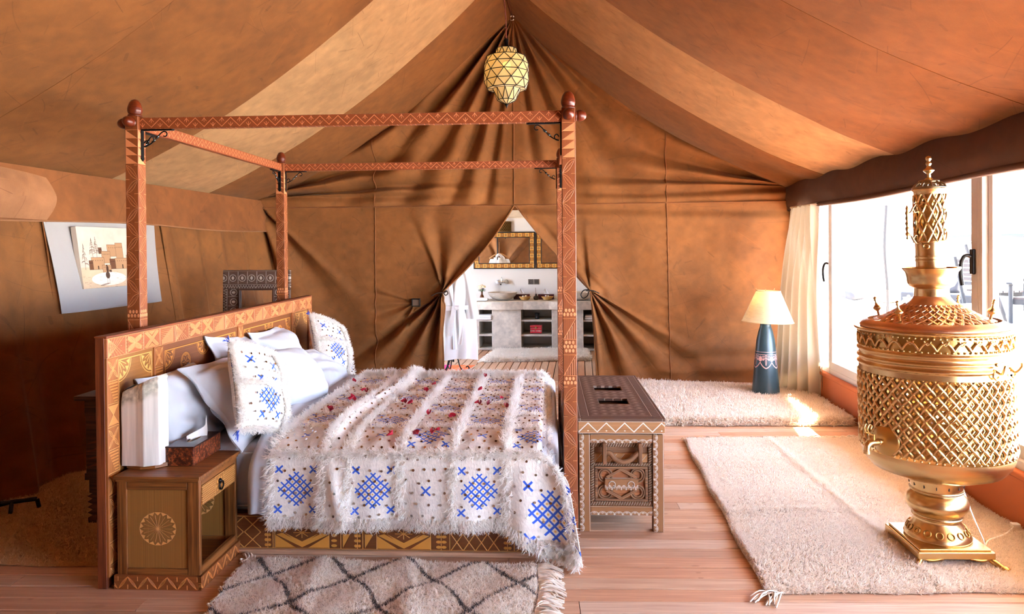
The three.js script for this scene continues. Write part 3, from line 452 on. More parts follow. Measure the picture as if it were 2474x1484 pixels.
function leaf(c, x0, y0, x1, y1, bulge, lw, mid = true) { const dx = x1 - x0, dy = y1 - y0, mx = (x0 + x1) / 2, my = (y0 + y1) / 2; c.lineWidth = lw; for (const s of [-1, 1]) { c.beginPath(); c.moveTo(x0, y0); c.quadraticCurveTo(mx - dy * bulge * s, my + dx * bulge * s, x1, y1); c.stroke(); } if (mid) { c.beginPath(); c.moveTo(x0 + dx * 0.12, y0 + dy * 0.12); c.lineTo(x1 - dx * 0.08, y1 - dy * 0.08); c.stroke(); } }
function rosette(c, x, y, r, n, lw, from = 0, to = 2 * PI, cut = null) {
  c.lineWidth = lw; c.beginPath(); c.arc(x, y, r, from, to); c.stroke(); c.beginPath(); c.arc(x, y, r * 0.88, from, to); c.stroke();
  for (let k = 0; k <= n; k++) { const a = from + (to - from) * k / n; c.beginPath(); c.moveTo(x + cos(a) * r * 0.12, y + sin(a) * r * 0.12); c.lineTo(x + cos(a) * r * 0.62, y + sin(a) * r * 0.62); c.stroke(); if (k < n) { const b = a + (to - from) / n, m = (a + b) / 2; poly(c, [[x + cos(a + 0.06) * r * 0.86, y + sin(a + 0.06) * r * 0.86], [x + cos(b - 0.06) * r * 0.86, y + sin(b - 0.06) * r * 0.86], [x + cos(m) * r * 0.62, y + sin(m) * r * 0.62]]); } }
}
const DK = '#8e4a22', CUT = '#e08a4c';
// posts: from the top down, saw teeth, long leaf band, gouge rows and slats, leaf band, foot triangle
const postTex = (mirror) => carved(128, 2048, DK, '#e0925e', (c, w, h, cut, fill) => {
  const Y = (m) => m / BH * h; c.save(); if (mirror) { c.translate(w, 0); c.scale(-1, 1); }
  let y = 0.07; line(c, [[10, Y(y)], [w - 8, Y(y)]], 3);
  for (let k = 0; k < 4; k++) { const a = Y(y + k * 0.042), b = Y(y + (k + 1) * 0.042); c.fillStyle = fill; poly(c, [[8, b], [w - 8, a], [w - 8, b]]); line(c, [[8, b], [w - 8, a + 2]], 3); }
  const leaves = (a, b, k0) => { const n = Math.round((b - a) / 0.074); for (let k = 0; k < n; k++) { const ya = Y(lerp(a, b, k / n)), yb = Y(lerp(a, b, (k + 1) / n)), s = (k + k0) % 2; leaf(c, s ? 8 : w - 10, ya + 2, s ? w - 10 : 8, yb - 2, 0.26, 2.6); line(c, [[s ? w - 4 : 4, ya], [s ? w - 40 : 40, ya]], 3); } };
  const gouges = (a, rows) => { c.fillStyle = fill; for (let r = 0; r < rows; r++) for (let k = 0; k < 3 + (r % 2); k++) { c.beginPath(); c.ellipse((k + (r % 2 ? 0.5 : 1)) * w / 4, Y(a + r * 0.02 + 0.01), w * 0.09, Y(0.009), 0, 0, 7); c.fill(); } };
  const slats = (a, b) => { line(c, [[8, Y(b)], [w - 8, Y(a)]], 4); for (let k = 0; k < 5; k++) { const x = w * (0.2 + k * 0.16); line(c, [[x, Y(b)], [x, Y(lerp(b, a, x / w - 0.06))]], 5); } line(c, [[6, Y(a)], [w - 6, Y(a)]], 3); line(c, [[6, Y(b)], [w - 6, Y(b)]], 3); };
  leaves(0.245, 0.955, 0); gouges(0.965, 2); slats(1.015, 1.115); gouges(1.12, 3); slats(1.19, 1.29); gouges(1.295, 2); leaves(1.345, 2.06, 0);
  c.fillStyle = fill; poly(c, [[8, Y(2.07)], [w - 8, Y(2.07)], [w - 8, Y(2.15)]]); line(c, [[8, Y(2.07)], [w - 8, Y(2.15)]], 4); c.restore();
}, mirror ? 5 : 6, 0.003, { vertical: true });
const mPost = [postTex(false), postTex(true)];
const railTex = carved(256, 156, '#8e4622', '#ef9a68', (c, w, h) => {
  line(c, [[0, h * 0.88], [w / 2, h * 0.1], [w, h * 0.88]], 7);
  const plant = (x, y, s) => { for (const k of [-0.6, 0, 0.6]) { c.lineWidth = 6; c.beginPath(); c.moveTo(x, y); c.quadraticCurveTo(x + k * 18, y + s * 18, x + k * 52, y + s * 52 * (k ? 0.8 : 1.05)); c.stroke(); } };
  plant(w / 2, h * 0.86, -1); plant(0, h * 0.1, 1); plant(w, h * 0.1, 1);
}, 8, 0.002);
const mRail = (() => { const m = railTex; m.map = tile(m.map, 0.09, 0.055); m.bumpMap = tile(m.bumpMap, 0.09, 0.055); return m; })();
const wCedar = woodPix([150, 78, 40], [84, 36, 16], 2, 63), wDarkW = woodPix([104, 66, 46], [48, 28, 20], 1, 64), wWalnut = woodPix([172, 116, 62], [102, 62, 28], 2, 65);
const mCedar = std(0xffffff, { map: tile(wCedar, 1.0, 0.5), roughness: 0.5 }), mTurned = std(0xd9a878, { map: tile(wCedar, 0.4, 0.3), roughness: 0.38 });
const mWalnut = std(0xe8d8c8, { map: tile(wWalnut, 0.9, 0.5), roughness: 0.42 }), mDarkWood = std(0xffffff, { map: tile(wDarkW, 0.9, 0.5), roughness: 0.6 });
const bandTex = carved(2048, 160, '#a2552a', '#e39a62', (c, w, h, cut, fill) => {
  const n = 19, s = w / n;
  for (let k = 0; k < n; k++) {
    const x = k * s, m = x + s / 2, q = h / 2; line(c, [[x, 6], [x, h - 6]], 4); c.fillStyle = fill;
    if (k % 4 === 1) { for (const [a, b] of [[0.14, 0.12], [0.86, 0.12], [0.14, 0.88], [0.86, 0.88]]) { c.beginPath(); c.ellipse(lerp(m, x + a * s, 0.5), lerp(q, b * h, 0.5), s * 0.33, h * 0.12, atan2((b - 0.5) * h, (a - 0.5) * s), 0, 7); c.fill(); leaf(c, m, q, x + a * s, b * h, 0.26, 3); } for (let j = 0; j < 6; j++) for (const xx of [x + 10, x + s - 10]) { c.beginPath(); c.arc(xx, 16 + j * (h - 32) / 5, 6, 0, 7); c.stroke(); } }
    else if (k % 4 === 2) { for (let j = -3; j < 7; j++) { line(c, [[x + 8 + j * s / 6, h - 8], [x + 8 + j * s / 6 + h * 0.9, 8]].map(([a, b]) => [clamp(a, x + 8, x + s - 8), b]), 3); line(c, [[x + 8 + j * s / 6, 8], [x + 8 + j * s / 6 + h * 0.9, h - 8]].map(([a, b]) => [clamp(a, x + 8, x + s - 8), b]), 3); } for (let i = 0; i < 3; i++) for (let j = 0; j < 3; j++) { c.beginPath(); c.arc(x + s * (0.25 + i * 0.25), h * (0.22 + j * 0.28), 5, 0, 7); c.fill(); } }
    else if (k % 4 === 3) { for (let j = 0; j < 8; j++) { const xx = x + 12 + j * (s - 24) / 8; poly(c, [[xx, h - 10], [xx + s / 11, h - 10], [xx + s / 11, 12 + j * (h - 40) / 9], [xx, 12 + j * (h - 40) / 9]]); } for (let j = 0; j < 6; j++) line(c, [[x + 10 + j * 8, 14 + j * 16], [x + s - 12, 14 + j * 16]], 4); }
    else { c.lineWidth = 26; for (const sg of [-1, 1]) { c.save(); c.strokeStyle = fill; line(c, [[m - s * 0.33, q - sg * h * 0.36], [m + s * 0.33, q + sg * h * 0.36]], 24); c.restore(); line(c, [[m - s * 0.4, q - sg * h * 0.3], [m + s * 0.28, q + sg * h * 0.44]], 3); } poly(c, [[m - s * 0.25, 10], [m + s * 0.25, 10], [m, q * 0.6]]); poly(c, [[m - s * 0.25, h - 10], [m + s * 0.25, h - 10], [m, h - q * 0.6]]); }
  }
  line(c, [[0, 5], [w, 5]], 4); line(c, [[0, h - 5], [w, h - 5]], 4);
}, 21, 0.004, { fill: '#cf8048' });
const stileTex = carved(128, 1024, '#a5602c', '#e6a05c', (c, w, h, cut, fill) => {
  c.fillStyle = fill; const n = 9, s = h / n;
  for (let k = 0; k < n; k++) { const y = k * s, m = y + s / 2; line(c, [[8, y], [w - 8, y]], 4);
    if (k % 3 === 0) { for (const [a, b] of [[0.1, 0.1], [0.9, 0.1], [0.1, 0.9], [0.9, 0.9]]) { leaf(c, w / 2, m, a * w, y + b * s, 0.25, 4); } c.beginPath(); c.arc(w / 2, m, 14, 0, 7); c.fill(); }
    else if (k % 3 === 1) { for (let j = 0; j < 7; j++) poly(c, [[14, y + 8 + j * s / 7.5], [w - 14 - j * 10, y + 8 + j * s / 7.5], [w - 14 - j * 10, y + 8 + j * s / 7.5 + 8], [14, y + 16 + j * s / 7.5]]); }
    else { poly(c, [[10, y + 8], [w - 10, y + 8], [w / 2, m]]); poly(c, [[10, y + s - 8], [w - 10, y + s - 8], [w / 2, m]]); line(c, [[10, y + 8], [w - 10, y + s - 8]], 4); line(c, [[w - 10, y + 8], [10, y + s - 8]], 4); } }
}, 22, 0.004, { vertical: true, fill: '#d08a48' });
const panelTex = carved(1024, 1152, '#84481f', '#e0943e', (c, w, h) => {
  c.strokeRect; c.lineWidth = 7; c.strokeRect(34, 40, w - 68, h - 80);
  for (const [x, y, a] of [[34, 40, 0], [w - 34, 40, PI / 2], [w - 34, h - 40, PI], [34, h - 40, 1.5 * PI]]) rosette(c, x, y, 112, 4, 5, a, a + PI / 2);
  rosette(c, w / 2, 40, 88, 6, 5, 0, PI); rosette(c, w / 2, h - 40, 88, 6, 5, PI, 2 * PI); for (const y of [0.26, 0.62]) { rosette(c, 34, y * h, 88, 6, 5, -PI / 2, PI / 2); rosette(c, w - 34, y * h, 88, 6, 5, PI / 2, 1.5 * PI); }
  for (const [x, y] of [[0.27, 0.125], [0.73, 0.125], [0.5, 0.25], [0.27, 0.42], [0.73, 0.42], [0.5, 0.6]]) rosette(c, x * w, y * h, 60, 6, 5);
}, 23, 0.003);
const sidePanelTex = carved(320, 1024, '#96602a', '#e8a858', (c, w, h) => { c.lineWidth = 5; c.strokeRect(14, 20, w - 28, h - 40); rosette(c, 14, 20, 105, 4, 5, 0, PI / 2); rosette(c, w - 14, 20, 105, 4, 5, PI / 2, PI); for (let k = -4; k <= 4; k++) line(c, [[w / 2, 330], [w / 2 + k * 26, 520]], 4); line(c, [[w / 2 - 110, 520], [w / 2, 320], [w / 2 + 110, 520]], 5); rosette(c, w / 2, 700, 90, 8, 5); }, 24, 0.002);
const boardTex = carved(2048, 192, '#74401c', '#e0a052', (c, w, h, cut, fill) => {
  const fl = (p) => { c.fillStyle = fill; poly(c, p); };
  const hatch = (x0, x1, n) => { const s = (x1 - x0) / n; for (let k = 0; k < n; k++) for (let r = 0; r < 2; r++) { const a = x0 + k * s, y = 8 + r * (h - 16) / 2, e = y + (h - 16) / 2; line(c, [[a + 3, y], [a + s - 3, e]], 5); line(c, [[a + s - 3, y], [a + 3, e]], 5); } };
  const scales = (x0, x1) => { const n = Math.round((x1 - x0) / 34), s = (x1 - x0) / n; c.fillStyle = fill; for (let k = 0; k < n; k++) { line(c, [[x0 + k * s, 6], [x0 + k * s, h - 6]], 4); for (let r = 0; r < 6; r++) { c.beginPath(); c.ellipse(x0 + k * s + (k % 2 ? s * 0.3 : s * 0.68), 20 + r * 30, s * 0.3, 9, 0, 0, 7); c.fill(); } } };
  const teeth = (x0, x1, n) => { const s = (x1 - x0) / n; for (let k = 0; k < n; k++) { fl([[x0 + k * s + 3, 10], [x0 + k * s + s * 0.9, 10], [x0 + k * s + 3, h / 2]]); fl([[x0 + k * s + 3, h / 2 + 6], [x0 + k * s + s * 0.9, h / 2 + 6], [x0 + k * s + s * 0.9, h - 10]]); } };
  const diamond = (x0, x1) => { const m = (x0 + x1) / 2, q = h / 2; for (const [a, b] of [[x0 + 6, 8], [x1 - 6, 8], [x0 + 6, h - 8], [x1 - 6, h - 8]]) { const sx = a < m ? 1 : -1, sy = b < q ? 1 : -1; fl([[a, b], [m - sx * 30, b], [a, q - sy * 14]]); fl([[a + sx * 34, q - sy * 2], [m, b + sy * 26], [m, b + sy * 2], [a + sx * 4, q - sy * 12]]); } fl([[x0 + 50, q], [m, 22], [x1 - 50, q], [m, 44]]); fl([[x0 + 50, q], [m, h - 22], [x1 - 50, q], [m, h - 44]]);
    for (let k = 0; k < 8; k++) line(c, [[m, q], [m + 40 * cos(k * PI / 4), q + 30 * sin(k * PI / 4)]], 5); line(c, [[x0 + 4, 6], [x0 + 4, h - 6]], 4); line(c, [[x1 - 4, 6], [x1 - 4, h - 6]], 4); };
  // from the foot end (u = 0) to the head
  const S = w / 2.1, P = (u) => (u - 0.07) * S;
  hatch(P(0.08), P(0.30), 2); scales(P(0.31), P(0.375)); hatch(P(0.38), P(0.62), 4); scales(P(0.625), P(0.71)); diamond(P(0.715), P(0.99)); teeth(P(1.0), P(1.05), 1); scales(P(1.055), P(1.11)); teeth(P(1.115), P(1.16), 1); scales(P(1.165), P(1.215)); diamond(P(1.22), P(1.50)); scales(P(1.505), P(1.56)); hatch(P(1.565), P(1.74), 2); scales(P(1.745), P(1.8)); diamond(P(1.805), P(2.1));
  line(c, [[0, 4], [w, 4]], 4); line(c, [[0, h - 4], [w, h - 4]], 4);
}, 25, 0.004, { fill: '#d8943f' });
function faceUV(g, axisU, u0, u1, v0, v1, axisV = 1) { const p = g.attributes.position, uv = g.attributes.uv; for (let i = 0; i < p.count; i++) uv.setXY(i, (p.getComponent(i, axisU) - u0) / (u1 - u0), (p.getComponent(i, axisV) - v0) / (v1 - v0)); return g; }
const bed = thing('canopy_bed', 'large carved cedar four-poster bed with open top rails', 'bed', [BX, 0, BZ], TH);
const mIronB = std(0x141719, { metalness: 0.7, roughness: 0.42 });
{
  const s = 0.067, posts = [[0, 0, 0], [BL - s, 0, 1], [BL - s, BWD - s, 1], [0, BWD - s, 0]];
  const egg = (h, r) => lathe([[0.001, 0], [r * 0.9, 0], [r, h * 0.04], [r * 0.98, h * 0.1], [r * 0.78, h * 0.15], [r * 0.92, h * 0.2], [r * 1.02, h * 0.34], [r * 1.03, h * 0.42], [r * 0.99, h * 0.425], [r * 1.02, h * 0.44], [r * 0.99, h * 0.54], [r * 0.96, h * 0.545], [r * 0.97, h * 0.56], [r * 0.82, h * 0.76], [r * 0.55, h * 0.92], [r * 0.25, h * 0.985], [0.001, h]], 28);
  for (const [u, v, m] of posts) {
    const g = new RoundedBoxGeometry(s, BH, s, 1, 0.004), p = new THREE.Group(); p.name = 'post'; p.position.set(-u - s / 2, 0, -v - s / 2); bed.add(p);
    const pos = g.attributes.position, nor = g.attributes.normal, uv = g.attributes.uv; g.translate(0, BH / 2, 0);
    for (let i = 0; i < pos.count; i++) { const k = abs(nor.getX(i)) > abs(nor.getZ(i)) ? -pos.getZ(i) * Math.sign(nor.getX(i)) : pos.getX(i) * Math.sign(nor.getZ(i)); uv.setXY(i, k / s + 0.5, pos.getY(i) / BH); }
    part('post_shaft', g, mPost[m], p);
    part('finial', egg(0.088, 0.034).translate(0, BH, 0), mTurned, p);
    const sx = u > 1 ? -1 : 1, sz = v > 1 ? -1 : 1;
    part('side_knob', egg(0.055, 0.027).rotateX(sz * PI / 2).translate(0, BH - 0.032, sz * s / 2), mTurned, p);
    part('side_knob', egg(0.055, 0.027).rotateZ(-sx * PI / 2).translate(sx * s / 2, BH - 0.032, 0), mTurned, p);
  }
  const railGeo = (L) => { const g = new RoundedBoxGeometry(L, 0.056, 0.036, 1, 0.003), p = g.attributes.position, uv = g.attributes.uv, n = g.attributes.normal; for (let i = 0; i < p.count; i++) uv.setXY(i, p.getX(i), abs(n.getY(i)) > 0.7 ? 0.0275 + p.getZ(i) * 0.01 : p.getY(i) + 0.0275); return g; };
  const ry = BH - 0.035;
  for (const v of [s / 2, BWD - s / 2]) part('top_rail', railGeo(BL - 2 * s).translate(-BL / 2, ry, -v), mRail, bed);
  for (const u of [s / 2, BL - s / 2]) part('top_rail', railGeo(BWD - 2 * s).rotateY(PI / 2).translate(-u, ry, -BWD / 2), mRail, bed);
  // wrought iron corner brackets: two straps and a twisted scroll between them
  const bracket = (u, v, du, dv) => {
    const q = new THREE.Group(); q.name = 'bracket'; q.position.set(-u, ry - 0.029, -v); q.rotation.y = du ? (du > 0 ? PI : 0) : (dv > 0 ? PI / 2 : -PI / 2); bed.add(q);
    part('strap', merge(box(0, 0.15, -0.006, 0, -0.011, 0.011, 0.002), place(new THREE.CylinderGeometry(0.014, 0.014, 0.006, 4), 0.155, -0.003, 0)), mIronB, q); part('strap', merge(box(0, 0.006, -0.14, 0, -0.011, 0.011, 0.002), place(new THREE.CylinderGeometry(0.014, 0.014, 0.006, 4).rotateZ(PI / 2), 0.003, -0.145, 0)), mIronB, q);
    const sc = [[0.012, -0.068, 0], [0.022, -0.056, 0], [0.034, -0.066, 0], [0.028, -0.082, 0], [0.01, -0.086, 0], [0.04, -0.075, 0], [0.075, -0.045, 0], [0.10, -0.018, 0], [0.118, -0.01, 0], [0.13, -0.02, 0], [0.125, -0.034, 0], [0.112, -0.033, 0]];
    part('scroll', tube(sc.slice(0), 0.0032, 6, 60), mIronB, q); part('twist_bead', merge(...[[0.062, -0.056], [0.08, -0.039]].map(([x, y]) => place(new THREE.SphereGeometry(0.008, 10, 8).scale(1.5, 0.8, 0.8), x, y, 0, 0, 0, 0.75))), std(0x5b666b, { metalness: 0.9, roughness: 0.25 }), q);
  };
  for (const v of [s / 2, BWD - s / 2]) { bracket(s, v, 1, 0); bracket(BL - s, v, -1, 0); }
  for (const u of [s / 2, BL - s / 2]) { bracket(u, s, 0, 1); bracket(u, BWD - s, 0, -1); }
  // headboard: face looks to the foot (+x)
  const hb = new THREE.Group(); hb.name = 'headboard'; bed.add(hb);
  const x0 = -2.145, xf = -2.09, v0 = -0.385, v1 = 2.30, top = 1.12;
  part('back_slab', box(x0, xf - 0.014, 0, top - 0.004, -v1, -v0, 0.004, 1), mCedar, hb);
  part('end_edge', box(x0 + 0.001, xf - 0.012, 0, top, -v0 - 0.012, -v0 + 0.002, 0.003, 1), mCedar, hb);
  part('cap', box(x0 - 0.002, xf + 0.002, top - 0.006, top + 0.004, -v1 - 0.002, -v0 + 0.003, 0.003, 2), mCedar, hb);
  const bg = faceUV(box(xf - 0.018, xf, top - 0.098, top - 0.006, -v1, -v0, 0.003), 2, -v1, -v0, top - 0.098, top - 0.006); part('carved_band', bg, bandTex, hb);
  for (const [a, b] of [[-0.385, -0.30], [-0.01, 0.07], [0.93, 1.0], [1.86, 1.93], [2.215, 2.30]]) part('stile', faceUV(box(xf - 0.018, xf, 0.05, top - 0.098, -b, -a, 0.003), 2, -b, -a, 0.1, top - 0.098), stileTex, hb);
  for (const [a, b, m] of [[-0.30, -0.01, sidePanelTex], [0.07, 0.93, panelTex], [1.0, 1.86, panelTex], [1.93, 2.215, sidePanelTex]]) part('panel', faceUV(box(xf - 0.02, xf - 0.009, 0.05, top - 0.098, -b, -a, 0), 2, -b, -a, b - a > 0.5 ? 0.05 : 0.05, top - 0.098), m, hb);
  // side boards, foot board and plinth strip
  const fb = box(-2.09, -0.07, 0.022, 0.185, -0.035, -0.004, 0.003); part('side_board', flipU(faceUV(fb, 0, -2.17, -0.07, 0.022, 0.185)), boardTex, bed);
  part('side_board', flipU(faceUV(box(-2.09, -0.07, 0.022, 0.185, -BWD + 0.004, -BWD + 0.035, 0.003), 0, -2.17, -0.07, 0.022, 0.185)), boardTex, bed);
  part('foot_board', flipU(faceUV(box(-0.05, -0.02, 0.022, 0.42, -BWD + 0.067, -0.067, 0.003), 2, -BWD, 0, 0.022, 0.42)), boardTex, bed);
  part('plinth_strip', box(-2.09, -0.075, 0.0, 0.021, -0.06, 0.012, 0.003), pineMats[2], bed);
  part('slat_base', box(-2.06, -0.06, 0.15, 0.185, -1.93, -0.05, 0.003), mCedar, bed);
}
function flipU(g) { const uv = g.attributes.uv; for (let i = 0; i < uv.count; i++) uv.setX(i, 1 - uv.getX(i)); return g; }
// ---- nightstands
const rosTex = carved(512, 720, '#9a6a32', '#eeb064', (c, w, h, cut, fill) => {
  const x = w * 0.5, y = h * 0.5, r = 150; c.fillStyle = fill; const n = 18;
  for (let k = 0; k < n; k++) { const a = k / n * 2 * PI, b = (k + 1) / n * 2 * PI, m = (a + b) / 2; poly(c, [[x + cos(a) * r, y + sin(a) * r], [x + cos(b) * r, y + sin(b) * r], [x + cos(m) * r * 0.8, y + sin(m) * r * 0.8]]); line(c, [[x + cos(a) * r * 0.8, y + sin(a) * r * 0.8], [x, y]], 3.5); }
}, 33, 0.003, { vertical: true });
const drawerTex = carved(512, 180, '#a86a2e', '#f0b468', (c, w, h, cut, fill) => { for (const x0 of [0, w * 0.63]) for (let r = 0; r < 9; r++) for (let k = 0; k < 9; k++) { c.lineWidth = 4; c.beginPath(); c.arc(x0 + 12 + k * 21 + (r % 2) * 10, 12 + r * 20, 10, 0.2, 2.6); c.stroke(); } const m = w * 0.5, q = h / 2; c.fillStyle = fill; for (let k = 0; k < 8; k++) { const a = k * PI / 4; poly(c, [[m, q], [m + 62 * cos(a), q + 80 * sin(a)], [m + 50 * cos(a + 0.4), q + 62 * sin(a + 0.4)]]); } c.lineWidth = 4; c.strokeRect(w * 0.37, 4, w * 0.26, h - 8); }, 34, 0.003, { fill: '#d9964a' });
const stripTex = carved(256, 96, '#8a4c22', '#ec9a50', (c, w, h) => { for (const k of [0, 1]) { const x = k * w / 2; leaf(c, x + 4, h - 8, x + w / 4, 8, 0.14, 4); leaf(c, x + w / 4, 8, x + w / 2 - 4, h - 8, 0.14, 4); line(c, [[x + w / 4, h - 6], [x + w / 4, h - 32]], 6); line(c, [[x, 8], [x, 34]], 6); } }, 35, 0.003);
stripTex.map = tile(stripTex.map, 0.18, 0.062); stripTex.bumpMap = tile(stripTex.bumpMap, 0.18, 0.062);
const mRing = std(0x111315, { metalness: 0.8, roughness: 0.35 });
function nightstand(u, v, label) { // origin at the centre of its base; drawer face looks to +x
  const t = thing('nightstand', label, 'nightstand', bd(u, v), TH), h = 0.188;
  const W = (a, b, c, d, e, f, g = 1) => box(a, b, c, d, e, f, 0.003, g);
  part('top', merge(W(-h - 0.005, h + 0.012, 0.49, 0.505, -h - 0.015, h + 0.02, 0), W(-h, h + 0.004, 0.478, 0.49, -h - 0.006, h + 0.01, 0)), mWalnut, t);
  for (const sz of [-1, 1]) {
    const z0 = sz * h, z1 = sz * (h - 0.022), a = min(z0, z1), b = max(z0, z1);
    part('side_frame', merge(W(-h, -h + 0.045, 0.06, 0.478, a, b), W(h - 0.055, h, 0.06, 0.478, a, b), W(-h + 0.045, h - 0.055, 0.44, 0.478, a, b, 0), W(-h + 0.045, h - 0.055, 0.06, 0.09, a, b, 0)), mWalnut, t);
    const pz = sz * (h - 0.010); part('rosette_panel', faceUV(W(-h + 0.04, h - 0.05, 0.085, 0.445, pz - 0.006, pz + 0.002), 0, -h + 0.04, h - 0.05, 0.085, 0.445), rosTex, t);
  }
  part('back', W(-h, -h + 0.012, 0.06, 0.478, -h + 0.02, h - 0.02), mWalnut, t);
  part('shelf', W(-h + 0.01, h - 0.004, 0.06, 0.075, -h + 0.02, h - 0.02, 0), mWalnut, t);
  for (const [a, b] of [[0.455, 0.478], [0.062, 0.098]]) part('front_rail', W(h - 0.02, h, a, b, -h + 0.022, h - 0.022, 2), mWalnut, t);
  const d = new THREE.Group(); d.name = 'drawer'; t.add(d);
  part('drawer_front', faceUV(W(h - 0.016, h + 0.003, 0.365, 0.453, -h + 0.026, h - 0.026), 2, -h + 0.026, h - 0.026, 0.365, 0.453), drawerTex, d);
  part('drawer_box', W(-h + 0.02, h - 0.016, 0.362, 0.44, -h + 0.028, h - 0.028, 0), mWalnut, d);
  part('ring_pull', merge(place(new THREE.TorusGeometry(0.019, 0.004, 8, 20), h + 0.012, 0.402, 0, 0, PI / 2, 0), lathe([[0.001, 0.012], [0.007, 0.01], [0.012, 0.003], [0.012, 0]], 14).rotateZ(-PI / 2).translate(h + 0.003, 0.422, 0)), mRing, d);
  const st = (L, ry) => { const g = new THREE.BoxGeometry(L, 0.062, 0.014), p = g.attributes.position, uv = g.attributes.uv; for (let i = 0; i < p.count; i++) uv.setXY(i, p.getX(i), p.getY(i) + 0.031); return g.rotateY(ry); };
  for (const sz of [-1, 1]) part('base_strip', st(2 * h + 0.02, 0).translate(0, 0.031, sz * (h + 0.003)), stripTex, t);
  part('base_strip', st(2 * h + 0.02, PI / 2).translate(h + 0.004, 0.031, 0), stripTex, t);
}
nightstand(1.872, -0.187, 'carved walnut nightstand with rosette side panel under the stone lamp'); nightstand(1.872, 2.175, 'carved nightstand on the far side of the bed, mostly hidden');
// ---- selenite lamps
const selTex = pixelTex(512, 512, (x, y) => { const a = fbm(x * 26, y * 1.5, 3, 80, [26, 2]), b = fbm(x * 90, y * 3, 2, 85, [90, 3]), top = sstep(0.80, 0.9, y + 0.10 * fbm(x * 8, y * 6, 3, 88, 8)), r = fbm(x * 20, y * 20, 4, 90, 20); const k = 0.9 + (a - 0.5) * 0.12 + (b - 0.5) * 0.06; const q = lerp(1, 0.55 + 0.55 * r, top); return [clamp(238 * k * q, 0, 255), clamp(230 * k * q, 0, 255), clamp(218 * k * q * (1 - 0.05 * top), 0, 255)]; });
const mSel = phy(0xffffff, { map: selTex, roughness: 0.35, clearcoat: 0.3, clearcoatRoughness: 0.2 });
function selenite(u, v, label, s = 1) {
  const t = thing('stone_lamp', label, 'lamp', bd(u, v, 0.506), TH + 0.05), R = rng(4);
  const out = [[-0.100, 0.03], [-0.088, 0.055], [-0.02, 0.06], [0.02, 0.07], [0.08, 0.045], [0.096, -0.01], [0.06, -0.05], [0.0, -0.06], [-0.07, -0.04]].map(([x, z]) => [x * s, z * s]);
  const n = out.length, g = sheet((a, q) => { const k = a * n, i = floor(k) % n, f = k - floor(k), A = out[i], B = out[(i + 1) % n]; const y = 0.015 + q * (0.375 + 0.03 * (lerp(A[0], B[0], f) / 0.08)) * s, w = 1 + 0.05 * (fbm(a * 9, q * 3, 2, 3) - 0.5) - 0.12 * sstep(0.97, 1, q), top = sstep(0.84, 0.98, q) * 0.22 * (fbm(a * 14, q * 9, 3, 8) - 0.4); return [lerp(A[0], B[0], f) * (w - top), y, lerp(A[1], B[1], f) * (w - top), a * 1.6, q]; }, 90, 40);
  part('crystal', flip(g), mSel, t); part('crystal_top', sheet((a, q) => { const k = a * n, i = floor(k) % n, f = k - floor(k), A = out[i], B = out[(i + 1) % n], x = lerp(A[0], B[0], f) * q * 0.88, z = lerp(A[1], B[1], f) * q * 0.88; return [x, (0.39 + 0.03 * (x / 0.08 / s)) * s + 0.02 * (fbm(x * 40, z * 40, 3, 6) - 0.5), z, a, 0.93]; }, 60, 8), mSel, t, 'rough broken crystal top');
  part('wood_base', slab(out.map(([x, z]) => [x * 1.02, z * 1.02]), 0, 0.018, 0.002).rotateX(-PI / 2), mWalnut, t);
}
selenite(2.0, -0.235, 'upright white selenite stone lamp on the near nightstand'); selenite(1.96, 2.24, 'white selenite stone lamp peeking out behind the fluffy cushion on the far side', 0.9);
// ---- tissue box
{
  const burl = pixelTex(256, 256, (x, y) => { const a = fbm(x * 14, y * 14, 4, 95, 14), k = clamp((a - 0.3) * 2.2, 0, 1), s = fbm(x * 40, y * 40, 2, 98, 40) > 0.62 ? 0.5 : 1; return [lerp(62, 176, k) * s, lerp(22, 92, k) * s, lerp(12, 52, k) * s]; });
  const m = std(0xffffff, { map: tile(burl, 0.16), roughness: 0.28 }), t = thing('tissue_box', 'burl wood tissue box with a white tissue on the near nightstand', 'tissue box', bd(1.845, -0.105, 0.506), TH + 0.01);
  const a = 0.066, b = 0.136, hh = 0.082; // a across x, b along z
  for (const [n, x0, x1, z0, z1] of [['side', -a, -a + 0.006, -b, b], ['side', a - 0.006, a, -b, b], ['side', -a + 0.006, a - 0.006, -b, -b + 0.006], ['side', -a + 0.006, a - 0.006, b - 0.006, b]]) part(n, box(x0, x1, 0, hh, z0, z1, 0.0015), m, t);
  const sh = new THREE.Shape([[-a, -b], [a, -b], [a, b], [-a, b]].map((p) => new THREE.Vector2(...p))); const ho = new THREE.Path(); ho.absellipse(0, 0, 0.02, 0.06, 0, 2 * PI); sh.holes.push(ho);
  part('lid', slab(sh, hh, hh + 0.007, 0.001).rotateX(-PI / 2), std(0x3b221a, { roughness: 0.22 }), t);
  part('tissue', sheet((s, q) => { const e = s - 0.5; return [e * 0.03 * (1 + q) + 0.018 * sin(q * 3 + s * 7), hh - 0.02 + 0.085 * q * (0.55 + 0.9 * s * s) - 0.02 * pow(1 - s, 2), e * -0.11 - 0.03 * q + 0.01 * sin(s * 12 + q * 4)]; }, 30, 16), mWhiteCloth, t);
}

